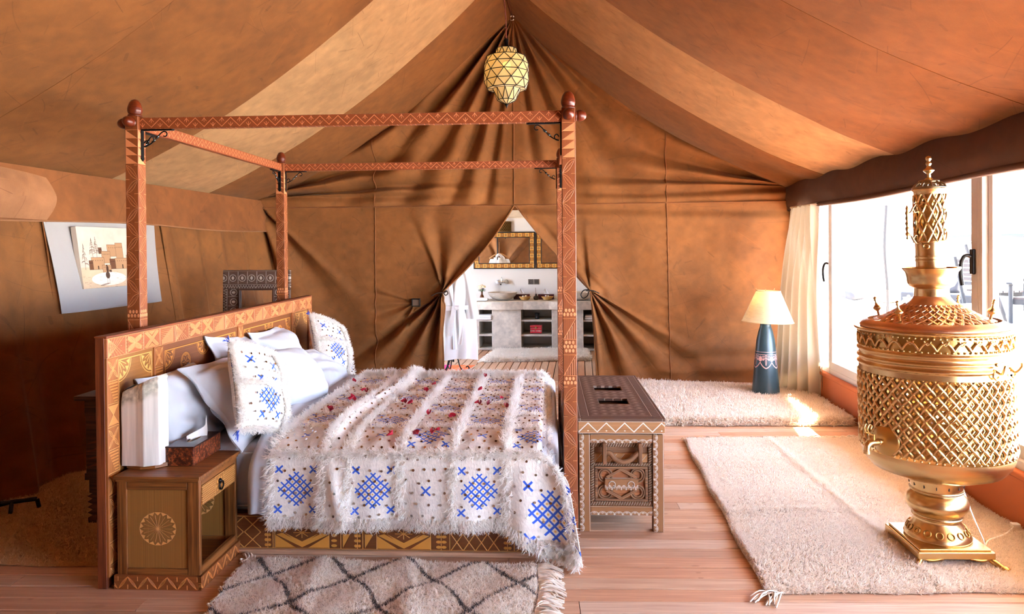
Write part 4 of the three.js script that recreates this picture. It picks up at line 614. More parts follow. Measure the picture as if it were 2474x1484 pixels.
// ---------------------------------------------------------------- bedding
const BEDP = [BX, 0, BZ], bl = (u, y, v) => [-u, y, -v];
const weave = pixelTex(256, 256, (x, y, i, j) => 128 + 60 * (((i >> 1) + (j >> 1)) % 2 ? 1 : -1) * (0.6 + 0.4 * hash2(i >> 1, j >> 1)) + 40 * (fbm(x * 12, y * 12, 3, 4, 12) - 0.5), false);
const mLinen = phy(0xc1c5ca, { roughness: 0.9, bumpMap: tile(weave, 0.12), bumpScale: 0.0003, sheen: 0.25, sheenColor: new THREE.Color(1, 1, 1), side: THREE.DoubleSide });
const mTop = phy(0xe6e6e8, { roughness: 0.92, side: THREE.DoubleSide });
{
  const t = thing('mattress', 'thick white mattress in a fitted sheet on the carved bed', 'mattress', BEDP, TH);
  const g = new RoundedBoxGeometry(1.97, 0.34, 1.89, 6, 0.05); const p = g.attributes.position; for (let i = 0; i < p.count; i++) { const x = p.getX(i), y = p.getY(i); if (abs(p.getZ(i)) > 0.9) p.setZ(i, p.getZ(i) + 0.006 * sin(x * 22) * Math.sign(p.getZ(i))); } g.computeVertexNormals();
  part('fitted_sheet', place(g, -1.075, 0.355, -0.985), mLinen, t);
  part('piping', merge(...[0.225, 0.49].map((y) => tube([[-2.05, y, -0.05], [-2.045, y, -0.037], [-1.0, y, -0.037], [-0.10, y, -0.037]], 0.005, 6, 60))), std(0xb9b7b4, { roughness: 0.9 }), t);
}
// profile across the bed: arc length A from the near hem, up the side, over the top, down the far side -> [v, y]
const PROF = (() => { const c = new THREE.CatmullRomCurve3([[-0.055, 0.022], [-0.055, 0.13], [-0.048, 0.25], [-0.035, 0.335], [0.0, 0.385], [0.07, 0.412], [0.25, 0.428], [0.6, 0.432], [1.0, 0.428], [1.4, 0.43], [1.75, 0.425], [1.92, 0.40], [1.99, 0.33], [2.01, 0.1]].map(([v, y]) => V(v, y + 0.14, 0)), false, 'centripetal'); const L = c.getLength(), P = c.getSpacedPoints(400); return { L, at: (a) => { const k = clamp(a / L) * 400, i = min(399, floor(k)), f = k - i; return [lerp(P[i].x, P[i + 1].x, f), lerp(P[i].y, P[i + 1].y, f)]; } }; })();
const FRONT = 0.363; // arc length at the front edge of the bed top
function blanketPos(u0, A) {
  const [v0, y0] = PROF.at(A), drop = clamp((FRONT - A) / FRONT), onTop = sstep(FRONT, FRONT + 0.12, A);
  let u = u0, y = y0, v = v0;
  // ridge where the blanket was pushed up, running across the bed
  const rc = 1.175 + 0.05 * sin(A * 2.1) - 0.05 * drop, r = exp(-pow((u0 - rc) / 0.038, 2)); y += 0.032 * r * onTop; v -= 0.03 * r * sstep(0, 0.5, drop); y -= 0.014 * exp(-pow((u0 - rc + 0.075) / 0.03, 2)) * onTop;
  const r2 = exp(-pow((u0 - 1.30 - 0.02 * sin(A * 3)) / 0.03, 2)); y += 0.012 * r2 * onTop; 
  // loose folds of the hanging side
  v -= drop * (0.016 + 0.016 * sin(u0 * 12 + 0.6) + 0.010 * sin(u0 * 27)) ;
  // puckers below the fringe row
  y += 0.006 * sin(u0 * 40) * exp(-pow((A - FRONT - 0.09) / 0.07, 2));
  // foot end turns down, near corner falls to the floor in a point
  const k = sstep(0.40, 0.15, u0) * drop; y -= k * 0.135 * pow(drop, 0.6); v -= k * (0.035 + 0.045 * sin(u0 * 26 + 0.4)) ;
  u = u0 - 0.085 * drop * sstep(0.3, 0.09, u0);
  const e = max(0, 0.20 - u0) * (1 - sstep(0.0, 0.35, drop)); y -= 5.5 * e * e; u += 0.5 * e;
  y += 0.005 * (fbm(u0 * 9, A * 9, 3, 51) - 0.5) + 0.012 * (fbm(u0 * 3, A * 3, 2, 55) - 0.5) * onTop;
  if (y < 0.012) y = 0.012;
  return bl(u, y, v);
}
const U0 = 0.075, U1 = 1.5, cells = [[1.235, 1.5], [0.86, 1.115], [0.60, 0.86], [0.345, 0.60], [0.075, 0.345]];
const rowA = (r) => r === 0 ? [0.02, FRONT] : [FRONT + (r - 1) * 0.27, FRONT + r * 0.27];
const BLUE = '#2d57c4';
function starCross(c, x, y, s, lw) { c.strokeStyle = BLUE; for (const d of [1, -1]) { c.lineWidth = lw; c.beginPath(); c.moveTo(x - s, y - d * s); c.quadraticCurveTo(x, y - d * s * 0.1, x + s, y + d * s); c.stroke(); } }
function diamond(c, x, y, S, lw) { c.strokeStyle = BLUE; const n = 5; for (let k = 0; k < n; k++) { const o = (k - 2) * S / 2.6, e = S * (k % 2 ? 0.80 : 0.72); for (const d of [1, -1]) { const cx = x + o * 0.707, cy = y - d * o * 0.707; c.lineWidth = lw; c.beginPath(); c.moveTo(cx - e, cy - d * e); c.lineTo(cx + e, cy + d * e); c.stroke(); } } c.fillStyle = '#d9a44a'; for (let i = -2; i < 2; i++) for (let j = -2; j < 2; j++) { const a = (i + 0.5) * S / 2.6, b = (j + 0.5) * S / 2.6; c.fillRect(x + (a + b) * 0.707 - lw * 0.5, y + (a - b) * 0.707 - lw * 0.5, lw, lw); } }
const woolBump = pixelTex(512, 512, (x, y) => 255 * fbm(x * 60, y * 60, 4, 14, 60), false);
const blanketTex = canvasTex(1100, 2048, (c, w, h) => {
  const X = (u) => (u - 0) / 1.5 * w, Y = (a) => h - a / PROF.L * h, s = w / 1.5; c.fillStyle = '#ded6ca'; c.fillRect(0, 0, w, h); noiseOver(c, w, h, 0.07, 9, 9, 3); c.lineCap = 'butt';
  cells.forEach(([a, b], ci) => { for (let r = 0; r < 9; r++) { const [p, q] = rowA(r), cx = X((a + b) / 2 - (ci === 4 && r === 0 ? 0.05 : 0)), cy = Y((p + q) / 2 - (r ? 0 : ci === 4 ? 0.06 : 0.015)); const big = ci === 0 ? r % 2 === 0 : ci === 4 ? (r === 0 || r % 2 === 1) : (ci + r) % 2 === 1; if (big) { diamond(c, cx, cy, 0.068 * s, 0.0072 * s); for (const [dx, dy] of [[-1, -1], [1, -1], [-1, 1], [1, 1]]) starCross(c, cx + dx * 0.085 * s, cy + dy * 0.10 * s, 0.018 * s, 0.009 * s); } else starCross(c, cx, cy, 0.022 * s, 0.009 * s); } });
});
const mBlanket = phy(0xffffff, { map: blanketTex, bumpMap: tile(woolBump, 0.25), bumpScale: 0.002, roughness: 0.97, sheen: 0.4, sheenColor: new THREE.Color(1, 0.97, 0.92), side: THREE.DoubleSide });
const mFluff = phy(0xfbf8f2, { roughness: 1, transmission: 0.6, thickness: 0, side: THREE.DoubleSide });
const mSequin = std(0xc4c2be, { metalness: 1, roughness: 0.12 });
function tuft(len, wid, curl, twist = 0) { return sheet((s, q) => { const a = q * curl, w = wid * (1 - 0.75 * q * q); return [(s - 0.5) * w + twist * q * q * len, len * sin(a) / max(curl, 0.01), len * (1 - cos(a)) / max(curl, 0.01)]; }, 1, 4); }
const tuftA = merge(tuft(1, 0.10, 1.1, 0.15), tuft(0.8, 0.09, 0.5, -0.3).rotateY(1.3), tuft(0.9, 0.09, 1.6, 0.2).rotateY(-1.1)), tuftB = merge(tuft(1, 0.13, 1.3, 0.1), tuft(0.85, 0.13, 0.8, -0.2).rotateY(2));
const _q = new THREE.Quaternion(), _e = new THREE.Euler();
function tuftQ(n, dir, R, spread) { // +y along a mix of the surface normal and a lay direction
  const d = V(n[0] + dir[0] + (R() - 0.5) * spread, n[1] + dir[1] + (R() - 0.5) * spread, n[2] + dir[2] + (R() - 0.5) * spread).normalize();
  const q = new THREE.Quaternion().setFromUnitVectors(V(0, 1, 0), d); return q.multiply(new THREE.Quaternion().setFromAxisAngle(V(0, 1, 0), R() * 6.283));
}
function surfN(f, a, b, e = 0.004) { const p = V(...f(a, b)), x = V(...f(a + e, b)).sub(p), y = V(...f(a, b + e)).sub(p), n = y.cross(x).normalize(); return [p, n]; }
{
  const d = thing('duvet', 'white cotton duvet hanging down the side of the bed under the blanket', 'duvet', BEDP, TH);
  part('duvet_cover', sheet((s, t) => {
    const A = 0.06 + t * (PROF.L - 0.2), [v0, y0] = PROF.at(A), drop = clamp((FRONT - A) / FRONT), uL = 1.615 + 0.18 * clamp((A - FRONT) / 1.7), w = s < 0.06 ? 1 - s / 0.06 : 0;
    let u = lerp(uL, 0.13, s), y = y0 - 0.014, v = v0 + 0.012; const roll = s < 0.03 ? (0.03 - s) / 0.03 : 0; y -= 0.045 * roll * roll * (1 - drop); v -= 0.02 * drop * (1 - roll) * sstep(0.15, 0, s) - 0.03 * roll * drop;
    v -= drop * 0.02 * sstep(0.14, 0.03, s) * (1 + 0.6 * sin(s * 120)); y += 0.03 * exp(-pow((s - 0.035) / 0.03, 2)) * (1 - drop); y += 0.008 * sin(A * 14 + s * 9) * sstep(0.2, 0, s);
    if (u < 0.2) { const e = 0.2 - u; y -= 5.5 * e * e * (1 - drop); } return bl(u, y, v).concat([u, A]);
  }, 130, 130, 0.008), mLinen, d);
}
const blanket = thing('wedding_blanket', 'shaggy white wool blanket with blue diamonds and metal sequins over the bed', 'blanket', BEDP, TH);
{
  part('wool_cloth', sheet((s, t) => { const u = lerp(U1, U0, s), A = t * PROF.L; return blanketPos(u, A).concat([u / 1.5, A / PROF.L]); }, 200, 300, 0.006), mBlanket, blanket);
  const R = rng(101), T = [], S = [], add = (u, A, len, lay, spread) => { const [p, n] = surfN(blanketPos, u, A), nn = n.y < -0.2 || (A < FRONT * 0.7 && n.z < 0) ? n.negate() : n; T.push({ p: [p.x, p.y, p.z], q: tuftQ([nn.x, nn.y, nn.z], lay, R, spread), s: len * (0.7 + 0.6 * R()) }); };
  const cols = [1.49, 1.235, 1.115, 0.86, 0.60, 0.345];
  for (const u of cols) for (let k = 0; k < 1300; k++) { const A = R() * (PROF.L - 0.35) + 0.02; add(u + (R() + R() - 1) * 0.035, A, 0.034, [u > 1.45 ? -0.9 : 0.3 * (R() - 0.5), A < FRONT ? -0.7 : 0, 0.2], 1.4); }
  for (let k = 0; k < 1700; k++) { const u = lerp(U0 + 0.02, U1, R()); add(u, FRONT - 0.012 + (R() + R() - 1) * 0.022, 0.032, [0, -0.5, 0.6], 1.2); }
  for (let r = 1; r < 8; r++) for (let k = 0; k < 650; k++) { const u = lerp(U0 + 0.02, U1, R()); add(u, FRONT + r * 0.27 + (R() + R() - 1) * 0.026, 0.028, [0, 0, 0.4], 1.6); }
  for (let k = 0; k < 2400; k++) { const u = lerp(U0 - 0.0, U1, R()); add(u, 0.012 + R() * 0.035, 0.042, [0, -2.2, 0.25], 0.7); }
  for (let k = 0; k < 2400; k++) { const A = R() * (PROF.L - 0.3) + 0.02; add(U0 + 0.015 + R() * 0.03, A, 0.036, [0.9, A < FRONT ? -0.5 : -0.3, 0.2], 1.0); }
  for (let k = 0; k < 1500; k++) { const u = lerp(U0 + 0.02, U1, R()); add(u, FRONT + 1.68 + R() * 0.06, 0.05, [0, 0.8, -0.4], 1.2); }
  for (let k = 0; k < 260; k++) add(U0 + 0.01 + R() * 0.14, 0.01 + R() * 0.04, 0.065, [0.5, -1.4, 0.5], 0.8);
  scatter('wool_fringe', tuftA, mFluff, T, blanket);
  const disc = new THREE.CylinderGeometry(0.0062, 0.0062, 0.0012, 12).rotateX(PI / 2);
  for (let i = 0; i < 27; i++) for (let j = 0; j < 46; j++) { const u = U0 + 0.03 + (i + 0.5 * (j % 2) + 0.25 * R()) * 0.0525, A = 0.05 + (j + 0.3 * R()) * 0.0535; if (u > U1 - 0.04 || A > PROF.L - 0.5 || cols.some((c) => abs(c - u) < 0.022)) continue; const [p, n] = surfN(blanketPos, u, A), nn = n.y < -0.2 || (A < FRONT * 0.7 && n.z < 0) ? n.negate() : n; const m = V(nn.x + (R() - 0.5) * 0.5, nn.y * 0.7 + (R() - 0.5) * 0.5, nn.z + 0.25 + (R() - 0.5) * 0.4).normalize(); S.push({ p: [p.x + nn.x * 0.005, p.y + nn.y * 0.005, p.z + nn.z * 0.005], q: new THREE.Quaternion().setFromUnitVectors(V(0, 0, 1), m) }); }
  scatter('sequin', disc, mSequin, S, blanket);
}
// ---- pillows: oxford edge, plump middle, creases that run to the corners
function pillow(label, W, Hh, T, u, y, v, yaw, lean, roll, seed, o = {}) {
  const t = thing('pillow', label, 'pillow', bd(u, v, y), 0, o.group); t.rotation.order = 'YXZ'; t.rotation.set(-lean, TH + yaw, roll);
  const f = o.flange ?? 0.05, aw = W / 2, ah = Hh / 2, N = 44;
  const surf = (side) => sheet((s, q) => {
    const a = s * 2 - 1, b = q * 2 - 1; let x = a * aw, yy = b * ah; const ia = clamp(abs(x) / (aw - f)), ib = clamp(abs(yy) / (ah - f));
    const pf = pow(max(0, (1 - pow(ia, 3.2)) * (1 - pow(ib, 3.2))), 0.42); const pin = 1 - 0.055 * (1 - a * a) * b * b * b * b - 0; x *= 1 - 0.07 * (1 - b * b) * pow(abs(a), 4); yy *= 1 - 0.09 * (1 - a * a) * pow(abs(b), 4);
    const pt = 1 + 0.05 * pow(abs(a * b), 6); x *= pt; yy *= pt; const cr = (fbm(a * 2.3 + seed, b * 2.3, 3, seed) - 0.5), ray = sin(atan2(b * ah, a * aw) * 14 + seed) * pow(hypot(a, b) / 1.4, 2), diag = sin((a * 3 + b * 5 + 2 * cr) * 2.2 + seed);
    let z = side * (T * 0.5 * pf + 0.003) + (0.022 * cr + 0.007 * ray + 0.008 * diag * pf) * (0.3 + 0.7 * pf); z += (1 - sstep(0, 0.15, pf)) * 0.010 * sin(a * 9 + seed) * sin(b * 7 + seed * 2);
    const sag = (o.bend ?? 0.05); z -= sag * (a * a - 0.35) + (o.curl ?? 0.02) * pow(max(0, b), 3) * (1 + a); yy -= 0.02 * (1 - b) * 0.5 * (1 - a * a) * 0; return [x, yy, z, x, yy];
  }, N, N);
  part('pillowcase', merge(surf(1), flip(surf(-1)).toNonIndexed()), o.mat ?? mLinen, t); return t;
}
const HP = PI / 2;
pillow('white pillow leaning on the headboard behind the stone lamp', 0.58, 0.44, 0.12, 1.985, 0.70, 0.13, HP, 0.36, 0.03, 3, { flange: 0.012 });
pillow('white pillow standing against the headboard, only its pointed corner in view', 0.62, 0.46, 0.14, 1.99, 0.77, 0.80, HP, 0.22, -0.06, 7, { flange: 0.04, curl: 0.05 });
pillow('big white pillow with a flat flange at the near edge of the bed', 0.72, 0.50, 0.19, 1.79, 0.725, 0.355, HP, 0.64, 0.0, 11, { flange: 0.055, bend: 0.04 });
pillow('white pillow standing upright at the headboard behind the two flanged pillows', 0.68, 0.48, 0.16, 1.98, 0.745, 1.38, HP, 0.25, 0.03, 17, { flange: 0.05, curl: 0.05 });
pillow('big white pillow with a flat flange in the middle of the bed', 0.70, 0.50, 0.21, 1.74, 0.71, 0.88, HP - 0.12, 0.6, -0.05, 23, { flange: 0.055, curl: 0.06 });
pillow('white pillow lying low beside the far fluffy cushion', 0.62, 0.42, 0.17, 1.80, 0.63, 1.52, HP - 0.1, 1.0, 0.1, 29, { flange: 0.02 });
// ---- fluffy cushions
const cushTex = canvasTex(512, 512, (c, w, h) => { c.fillStyle = '#d2ccc2'; c.fillRect(0, 0, w, h); noiseOver(c, w, h, 0.07, 7, 7, 9); const s = w / 0.46; c.lineCap = 'butt'; for (const [x, y] of [[0.36, 0.64], [0.88, 0.36]]) { diamond(c, x * w, y * h, 0.062 * s, 0.0072 * s); for (const [dx, dy] of [[-1, -1], [1, -1], [-1, 1], [1, 1]]) starCross(c, x * w + dx * 0.058 * s, y * h + dy * 0.095 * s, 0.017 * s, 0.0085 * s); } starCross(c, 0.5 * w, 0.25 * h, 0.02 * s, 0.009 * s); starCross(c, 0.82 * w, 0.82 * h, 0.02 * s, 0.009 * s); starCross(c, 0.15 * w, 0.2 * h, 0.02 * s, 0.009 * s); });
const mCush = phy(0xffffff, { map: cushTex, bumpMap: tile(woolBump, 0.5), bumpScale: 0.002, roughness: 0.97, side: THREE.DoubleSide }), mTassel = std(0x2547b0, { roughness: 0.9 });
function cushion(label, S, T, u, y, v, yaw, lean, roll, seed) {
  const t = thing('fluffy_cushion', label, 'cushion', bd(u, v, y)); t.rotation.order = 'YXZ'; t.rotation.set(-lean, TH + yaw, roll);
  const R = rng(seed), f = (side) => (a, b) => { const x = (a * 2 - 1), q = (b * 2 - 1), pf = pow(max(0, (1 - pow(abs(x), 2.8)) * (1 - pow(abs(q), 2.8))), 0.5); return [x * S / 2 * (1 - 0.07 * (1 - q * q) * x * x), q * S / 2 * (1 - 0.07 * (1 - x * x) * q * q), side * (T / 2 * pf + 0.002) + 0.02 * (fbm(x * 2 + seed, q * 2, 2, seed) - 0.5) * pf - 0.03 * x * x]; };
  const F = f(1), B = f(-1);
  part('cover', merge(sheet((s, q) => [...F(s, q), s, q], 30, 30), flip(sheet((s, q) => [...B(s, q), s, q], 30, 30)).toNonIndexed()), mCush, t);
  const L = [], add = (a, b, len, lay, sp) => { const p = F(a, b), e = 0.01, n = V(F(a + e, b)[0] - p[0], F(a + e, b)[1] - p[1], F(a + e, b)[2] - p[2]).cross(V(F(a, b + e)[0] - p[0], F(a, b + e)[1] - p[1], F(a, b + e)[2] - p[2])).normalize(); L.push({ p, q: tuftQ([n.x || 0, n.y || 0, n.z || 1], lay, R, sp), s: len * (0.7 + 0.6 * R()) }); };
  for (let k = 0; k < 520; k++) { add(0.01 + 0.03 * R(), R(), 0.035, [-1.5, 0.2, 0], 0.9); add(0.99 - 0.03 * R(), R(), 0.035, [1.5, -0.2, 0], 0.9); add(R(), 0.01 + 0.03 * R(), 0.038, [0, -1.5, 0], 0.8); add(R(), 0.99 - 0.03 * R(), 0.035, [0, 1.2, 0], 0.9); }
  for (let k = 0; k < 700; k++) { add(0.66 + (R() - 0.5) * 0.07, 0.02 + 0.96 * R(), 0.032, [-0.3, -0.4, 0], 1.2); add(0.03 + R() * 0.94, 0.52 + (R() - 0.5) * 0.06, 0.028, [0, -0.6, 0], 1.1); add(R(), 0.93 + R() * 0.06, 0.034, [0.3, 0.4, 0], 1.4); }
  scatter('wool_fringe', tuftA, mFluff, L, t);
  const S2 = []; for (let i = 0; i < 9; i++) for (let j = 0; j < 9; j++) { const a = 0.07 + (i + 0.5 * (j % 2) + 0.3 * R()) * 0.1, b = 0.07 + (j + 0.3 * R()) * 0.1; if (a > 0.95 || abs(a - 0.66) < 0.04) continue; const p = F(a, b); S2.push({ p: [p[0], p[1], p[2] + 0.007], r: [(R() - 0.5) * 0.7, (R() - 0.5) * 0.7, 0] }); }
  scatter('sequin', new THREE.CylinderGeometry(0.006, 0.006, 0.0012, 12).rotateX(HP), mSequin, S2, t);
  for (const [sx, sy] of [[-1, 1], [-1, -1], [1, -1]]) { const g = []; for (let k = 0; k < 12; k++) { const a = atan2(sy, sx) + (R() - 0.5) * 1.1, l = 0.035 + 0.02 * R(); g.push(tube([[0, 0, 0], [cos(a) * l * 0.5, sin(a) * l * 0.5, 0.008 * (R() - 0.5)], [cos(a) * l, sin(a) * l - 0.01, 0.02 * (R() - 0.5)]], 0.0016, 4, 5)); } part('tassel', merge(g).translate(sx * S * 0.49, sy * S * 0.49, -0.02), mTassel, t, 'blue and white tassel'); }
}
cushion('near fluffy white cushion with blue diamond leaning on the flanged pillows', 0.45, 0.15, 1.63, 0.765, 0.20, 1.50, 0.32, -0.36, 61); cushion('far fluffy white cushion with blue diamond tilted beside the headboard', 0.45, 0.15, 1.79, 0.74, 1.92, 1.42, 0.44, -0.47, 67);
// ---- rose petals scattered on the blanket
{
  const pg = sheet((s, q) => { const a = (s - 0.5) * 2, r = q, w = 0.013 * sqrt(max(0, 1 - pow(2 * r - 1, 2) * 0.9)); return [a * w, 0.012 * a * a * (0.6 + r) + 0.006 * r, (r - 0.5) * 0.03]; }, 8, 8, 0.001), mPetal = std(0xb01030, { roughness: 0.6, side: THREE.DoubleSide }), mPetal2 = std(0x8c0a22, { roughness: 0.6, side: THREE.DoubleSide }), R = rng(303);
  const src = [[0.80, 0.01], [0.72, 0.04], [0.93, 0.01], [1.353, 0.42], [1.29, 0.65], [1.345, 0.81], [1.285, 0.91], [1.47, 1.29], [1.238, 1.67], [0.977, 0.65], [0.80, 0.38], [0.665, 0.29], [0.906, 1.2], [0.925, 1.01], [0.56, 0.645], [0.49, 0.626], [0.424, 0.764], [0.577, 1.015], [0.381, 0.548], [0.588, 1.476], [0.695, 0.05], [0.54, 0.63], [0.95, 0.62]];
  src.forEach(([u, v], i) => { const A = FRONT + 0.07 + v * 1.0, p = blanketPos(u, A), w = bd(-p[0], -p[2], p[1] + 0.022); const t = thing('rose_petal', 'dark red rose petal scattered on the shaggy white blanket', 'petal', w, R() * 6, 'rose petals on the blanket'); t.rotation.z = (R() - 0.5) * 0.6; const m = part('petal_cup', pg, i % 3 ? mPetal : mPetal2, t); if (R() < 0.5) part('petal_fold', pg.clone().rotateX(0.8).rotateY(1.4).translate(0.01, 0.012, 0.004), mPetal, t); });
}

// ---------------------------------------------------------------- old carved chest at the foot of the bed
{
  const grey = '#8a6a50', pale = '#cfc5b6', dk = '#33231a';
  const arcTex = carved(512, 96, '#96693f', '#e6dccb', (c, w, h) => { for (let k = 0; k < 8; k++) { const x = 32 + k * 64; c.lineWidth = 5; c.beginPath(); c.arc(x, h - 8, 34, PI, 2 * PI); c.stroke(); c.lineWidth = 3.5; c.beginPath(); c.arc(x, h - 8, 26, PI, 2 * PI); c.stroke(); c.beginPath(); c.arc(x, h - 28, 8, 0, 7); c.stroke(); c.beginPath(); c.arc(x, h - 28, 3, 0, 7); c.fill(); } line(c, [[0, 6], [w, 6]], 3); line(c, [[0, h - 4], [w, h - 4]], 3); }, 51, 0.003, { rough: 0.8 });
  const zigTex = carved(512, 96, '#a8794c', '#e2d6c2', (c, w, h) => { for (let k = 0; k < 5; k++) { const x = k * w / 5; line(c, [[x, h - 14], [x + w / 10, 14], [x + w / 5, h - 14]], 8); c.beginPath(); c.arc(x + w / 10, h - 22, 5, 0, 7); c.fill(); } line(c, [[0, 5], [w, 5]], 4); line(c, [[0, h - 4], [w, h - 4]], 4); }, 52, 0.003, { rough: 0.8 });
  const ropeTex = carved(512, 48, '#684628', '#d2c4b0', (c, w, h) => { for (let k = 0; k < 26; k++) line(c, [[k * 20, h], [k * 20 + 16, 0]], 4); }, 53, 0.005, { rough: 0.8 });
  const plain = carved(512, 256, '#a87848', '#dccbb4', (c, w, h) => { for (let k = 0; k < 9; k++) line(c, [[k * w / 8 - 30, h * 0.95], [k * w / 8 + 30, h * 0.05]], 4); }, 54, 0.003, { rough: 0.8 });
  const topTex = carved(512, 1400, '#5a4030', '#a89684', (c, w, h, cut) => {
    c.lineWidth = 4; c.strokeRect(10, 10, w - 20, h - 20); c.strokeRect(64, 50, w - 128, h - 100);
    for (let k = 0; k < 34; k++) { const y = 20 + k * (h - 40) / 34; line(c, [[16, y], [58, y + 20], [16, y + 40]], 3); line(c, [[w - 16, y], [w - 58, y + 20], [w - 16, y + 40]], 3); }
    for (let r = 0; r < 16; r++) for (let k = 0; k < 6; k++) { const x = 110 + k * 58, y = 90 + r * 80; c.fillStyle = cut; poly(c, [[x - 24, y], [x, y - 12], [x + 24, y], [x, y + 12]]); line(c, [[x - 26, y + 26], [x + 26, y + 34]], 5); line(c, [[x - 26, y + 40], [x + 26, y + 32]], 5); }
  }, 55, 0.006, { rough: 0.6 });
  const mOld = std(0xffffff, { map: tile(woodPix([160, 114, 74], [88, 60, 38], 1, 67), 0.5, 0.3), roughness: 0.75 }), mPit = std(0xffffff, { map: tile(woodPix([188, 122, 70], [126, 72, 36], 1, 68), 0.5), roughness: 0.7 });
  const t = thing('carved_chest', 'old carved wooden chest with a curved grip at the foot of the bed', 'chest', [0.175, 0, -4.30], 0.05);
  const hx = 0.222, z1 = 0.60, z0 = -0.62, B = (a, b, c, d, e, f, r = 0.004, g = 0) => box(a, b, c, d, e, f, r, g), fU = (g, a, b, c, d) => faceUV(g, 0, a, b, c, d);
  for (const sx of [-1, 1]) for (const sz of [z1 - 0.055, z0]) { const a = sx < 0 ? -hx : hx - 0.058; const g = B(a, a + 0.058, 0, 0.515, sz, sz + 0.055, 0.006, 1); const p = g.attributes.position, uv = g.attributes.uv; for (let i = 0; i < p.count; i++) uv.setXY(i, p.getY(i) / 0.32, (p.getX(i) - a) / 0.058); part('leg', g, arcTex, t); }
  // front (near) end
  part('bottom_rail', fU(B(-hx + 0.058, hx - 0.058, 0.085, 0.135, z1 - 0.04, z1 - 0.006), -hx + 0.058, -hx + 0.058 + 0.34, 0.085, 0.135), arcTex, t);
  part('top_rail', fU(B(-hx + 0.058, hx - 0.058, 0.468, 0.515, z1 - 0.04, z1 - 0.006), -hx + 0.058, -hx + 0.058 + 0.34, 0.468, 0.515), arcTex, t);
  part('end_panel', B(-hx + 0.05, hx - 0.05, 0.13, 0.47, z1 - 0.045, z1 - 0.028, 0.001), mPit, t);
  const L = -hx + 0.06, Rr = hx - 0.06;
  for (const [a, b, c, d] of [[L, Rr, 0.446, 0.468], [L, Rr, 0.345, 0.362], [L, Rr, 0.135, 0.155]]) part('rope_moulding', fU(B(a, b, c, d, z1 - 0.04, z1 - 0.012, 0.005), a, a + 0.34, c, d), ropeTex, t);
  for (const a of [L, Rr - 0.02]) { const g = B(a, a + 0.02, 0.155, 0.446, z1 - 0.04, z1 - 0.012, 0.005), p = g.attributes.position, uv = g.attributes.uv; for (let i = 0; i < p.count; i++) uv.setXY(i, p.getY(i) / 0.34, (p.getX(i) - a) / 0.02); part('rope_moulding', g, ropeTex, t); }
  part('handle_board', fU(B(L + 0.02, Rr - 0.02, 0.362, 0.41, z1 - 0.034, z1 - 0.02), L, Rr, 0.362, 0.41), plain, t);
  part('handle_board', fU(B(L + 0.02, Rr - 0.02, 0.412, 0.446, z1 - 0.034, z1 - 0.026), L, Rr, 0.41, 0.446), mOld, t);
  for (const x of [-0.10, 0.085]) part('handle_lug', B(x, x + 0.02, 0.365, 0.475, z1 - 0.012, z1 + 0.03, 0.005, 1), mOld, t);
  part('grip', tube([[-0.085, 0.425, z1 + 0.012], [-0.06, 0.42, z1 + 0.016], [-0.035, 0.392, z1 + 0.02], [0.0, 0.378, z1 + 0.022], [0.035, 0.384, z1 + 0.02], [0.07, 0.41, z1 + 0.016], [0.09, 0.428, z1 + 0.012]], 0.0135, 10, 50), mOld, t);
  // carved field: frame, corner rings, diamond and plaque in relief
  const cy = 0.25, ff = (a, b, c, d, r = 0.004) => B(a, b, c, d, z1 - 0.034, z1 - 0.012, r);
  part('field_frame', merge(ff(L + 0.022, Rr - 0.022, 0.328, 0.343), ff(L + 0.022, Rr - 0.022, 0.157, 0.172), ff(L + 0.022, L + 0.038, 0.172, 0.328), ff(Rr - 0.038, Rr - 0.022, 0.172, 0.328)), mOld, t);
  for (const sx of [-1, 1]) for (const sy of [-1, 1]) part('ring_carving', merge(...[0.036, 0.025].map((r, k) => place(new THREE.TorusGeometry(r, 0.0055, 6, 24), sx * 0.085, cy + sy * 0.045, z1 - 0.02 - k * 0.002))), mOld, t);
  part('diamond_carving', merge(...[[-1, 1], [1, 1], [-1, -1], [1, -1]].map(([sx, sy]) => place(box(-0.047, 0.047, -0.008, 0.008, -0.008, 0.008, 0.003), sx * 0.038, cy + sy * 0.056, z1 - 0.02, 0, 0, -sx * sy * 0.5))), mOld, t);
  part('plaque', fU(B(-0.088, 0.088, cy - 0.03, cy + 0.03, z1 - 0.03, z1 - 0.004, 0.004), -0.1, 0.1, cy - 0.035, cy + 0.035), arcTex, t);
  part('plaque_ring', merge(...[-0.05, 0.05].map((x) => place(new THREE.TorusGeometry(0.017, 0.003, 6, 20), x, cy, z1 - 0.003))), std(0xb5a794, { roughness: 0.8 }), t);
  // long sides and back end
  for (const sx of [-1, 1]) { part('side_panel', B(sx * hx - (sx > 0 ? 0.03 : -0.008), sx * hx + (sx > 0 ? -0.008 : 0.03), 0.09, 0.51, z0 + 0.055, z1 - 0.055, 0.003, 2), mOld, t); }
  part('back_panel', B(-hx + 0.058, hx - 0.058, 0.09, 0.51, z0 + 0.008, z0 + 0.03, 0.003), mOld, t); part('chest_bottom', B(-hx + 0.03, hx - 0.03, 0.10, 0.12, z0 + 0.03, z1 - 0.045, 0.002), mOld, t);
  // lid, with two recessed wells in its carved top
  const lid = new THREE.Group(); lid.name = 'lid'; t.add(lid);
  part('lid_side', faceUV(B(-hx - 0.004, hx + 0.004, 0.522, 0.588, z1 - 0.03, z1 + 0.008, 0.003), 0, -hx, -hx + 0.48, 0.522, 0.588), zigTex, lid);
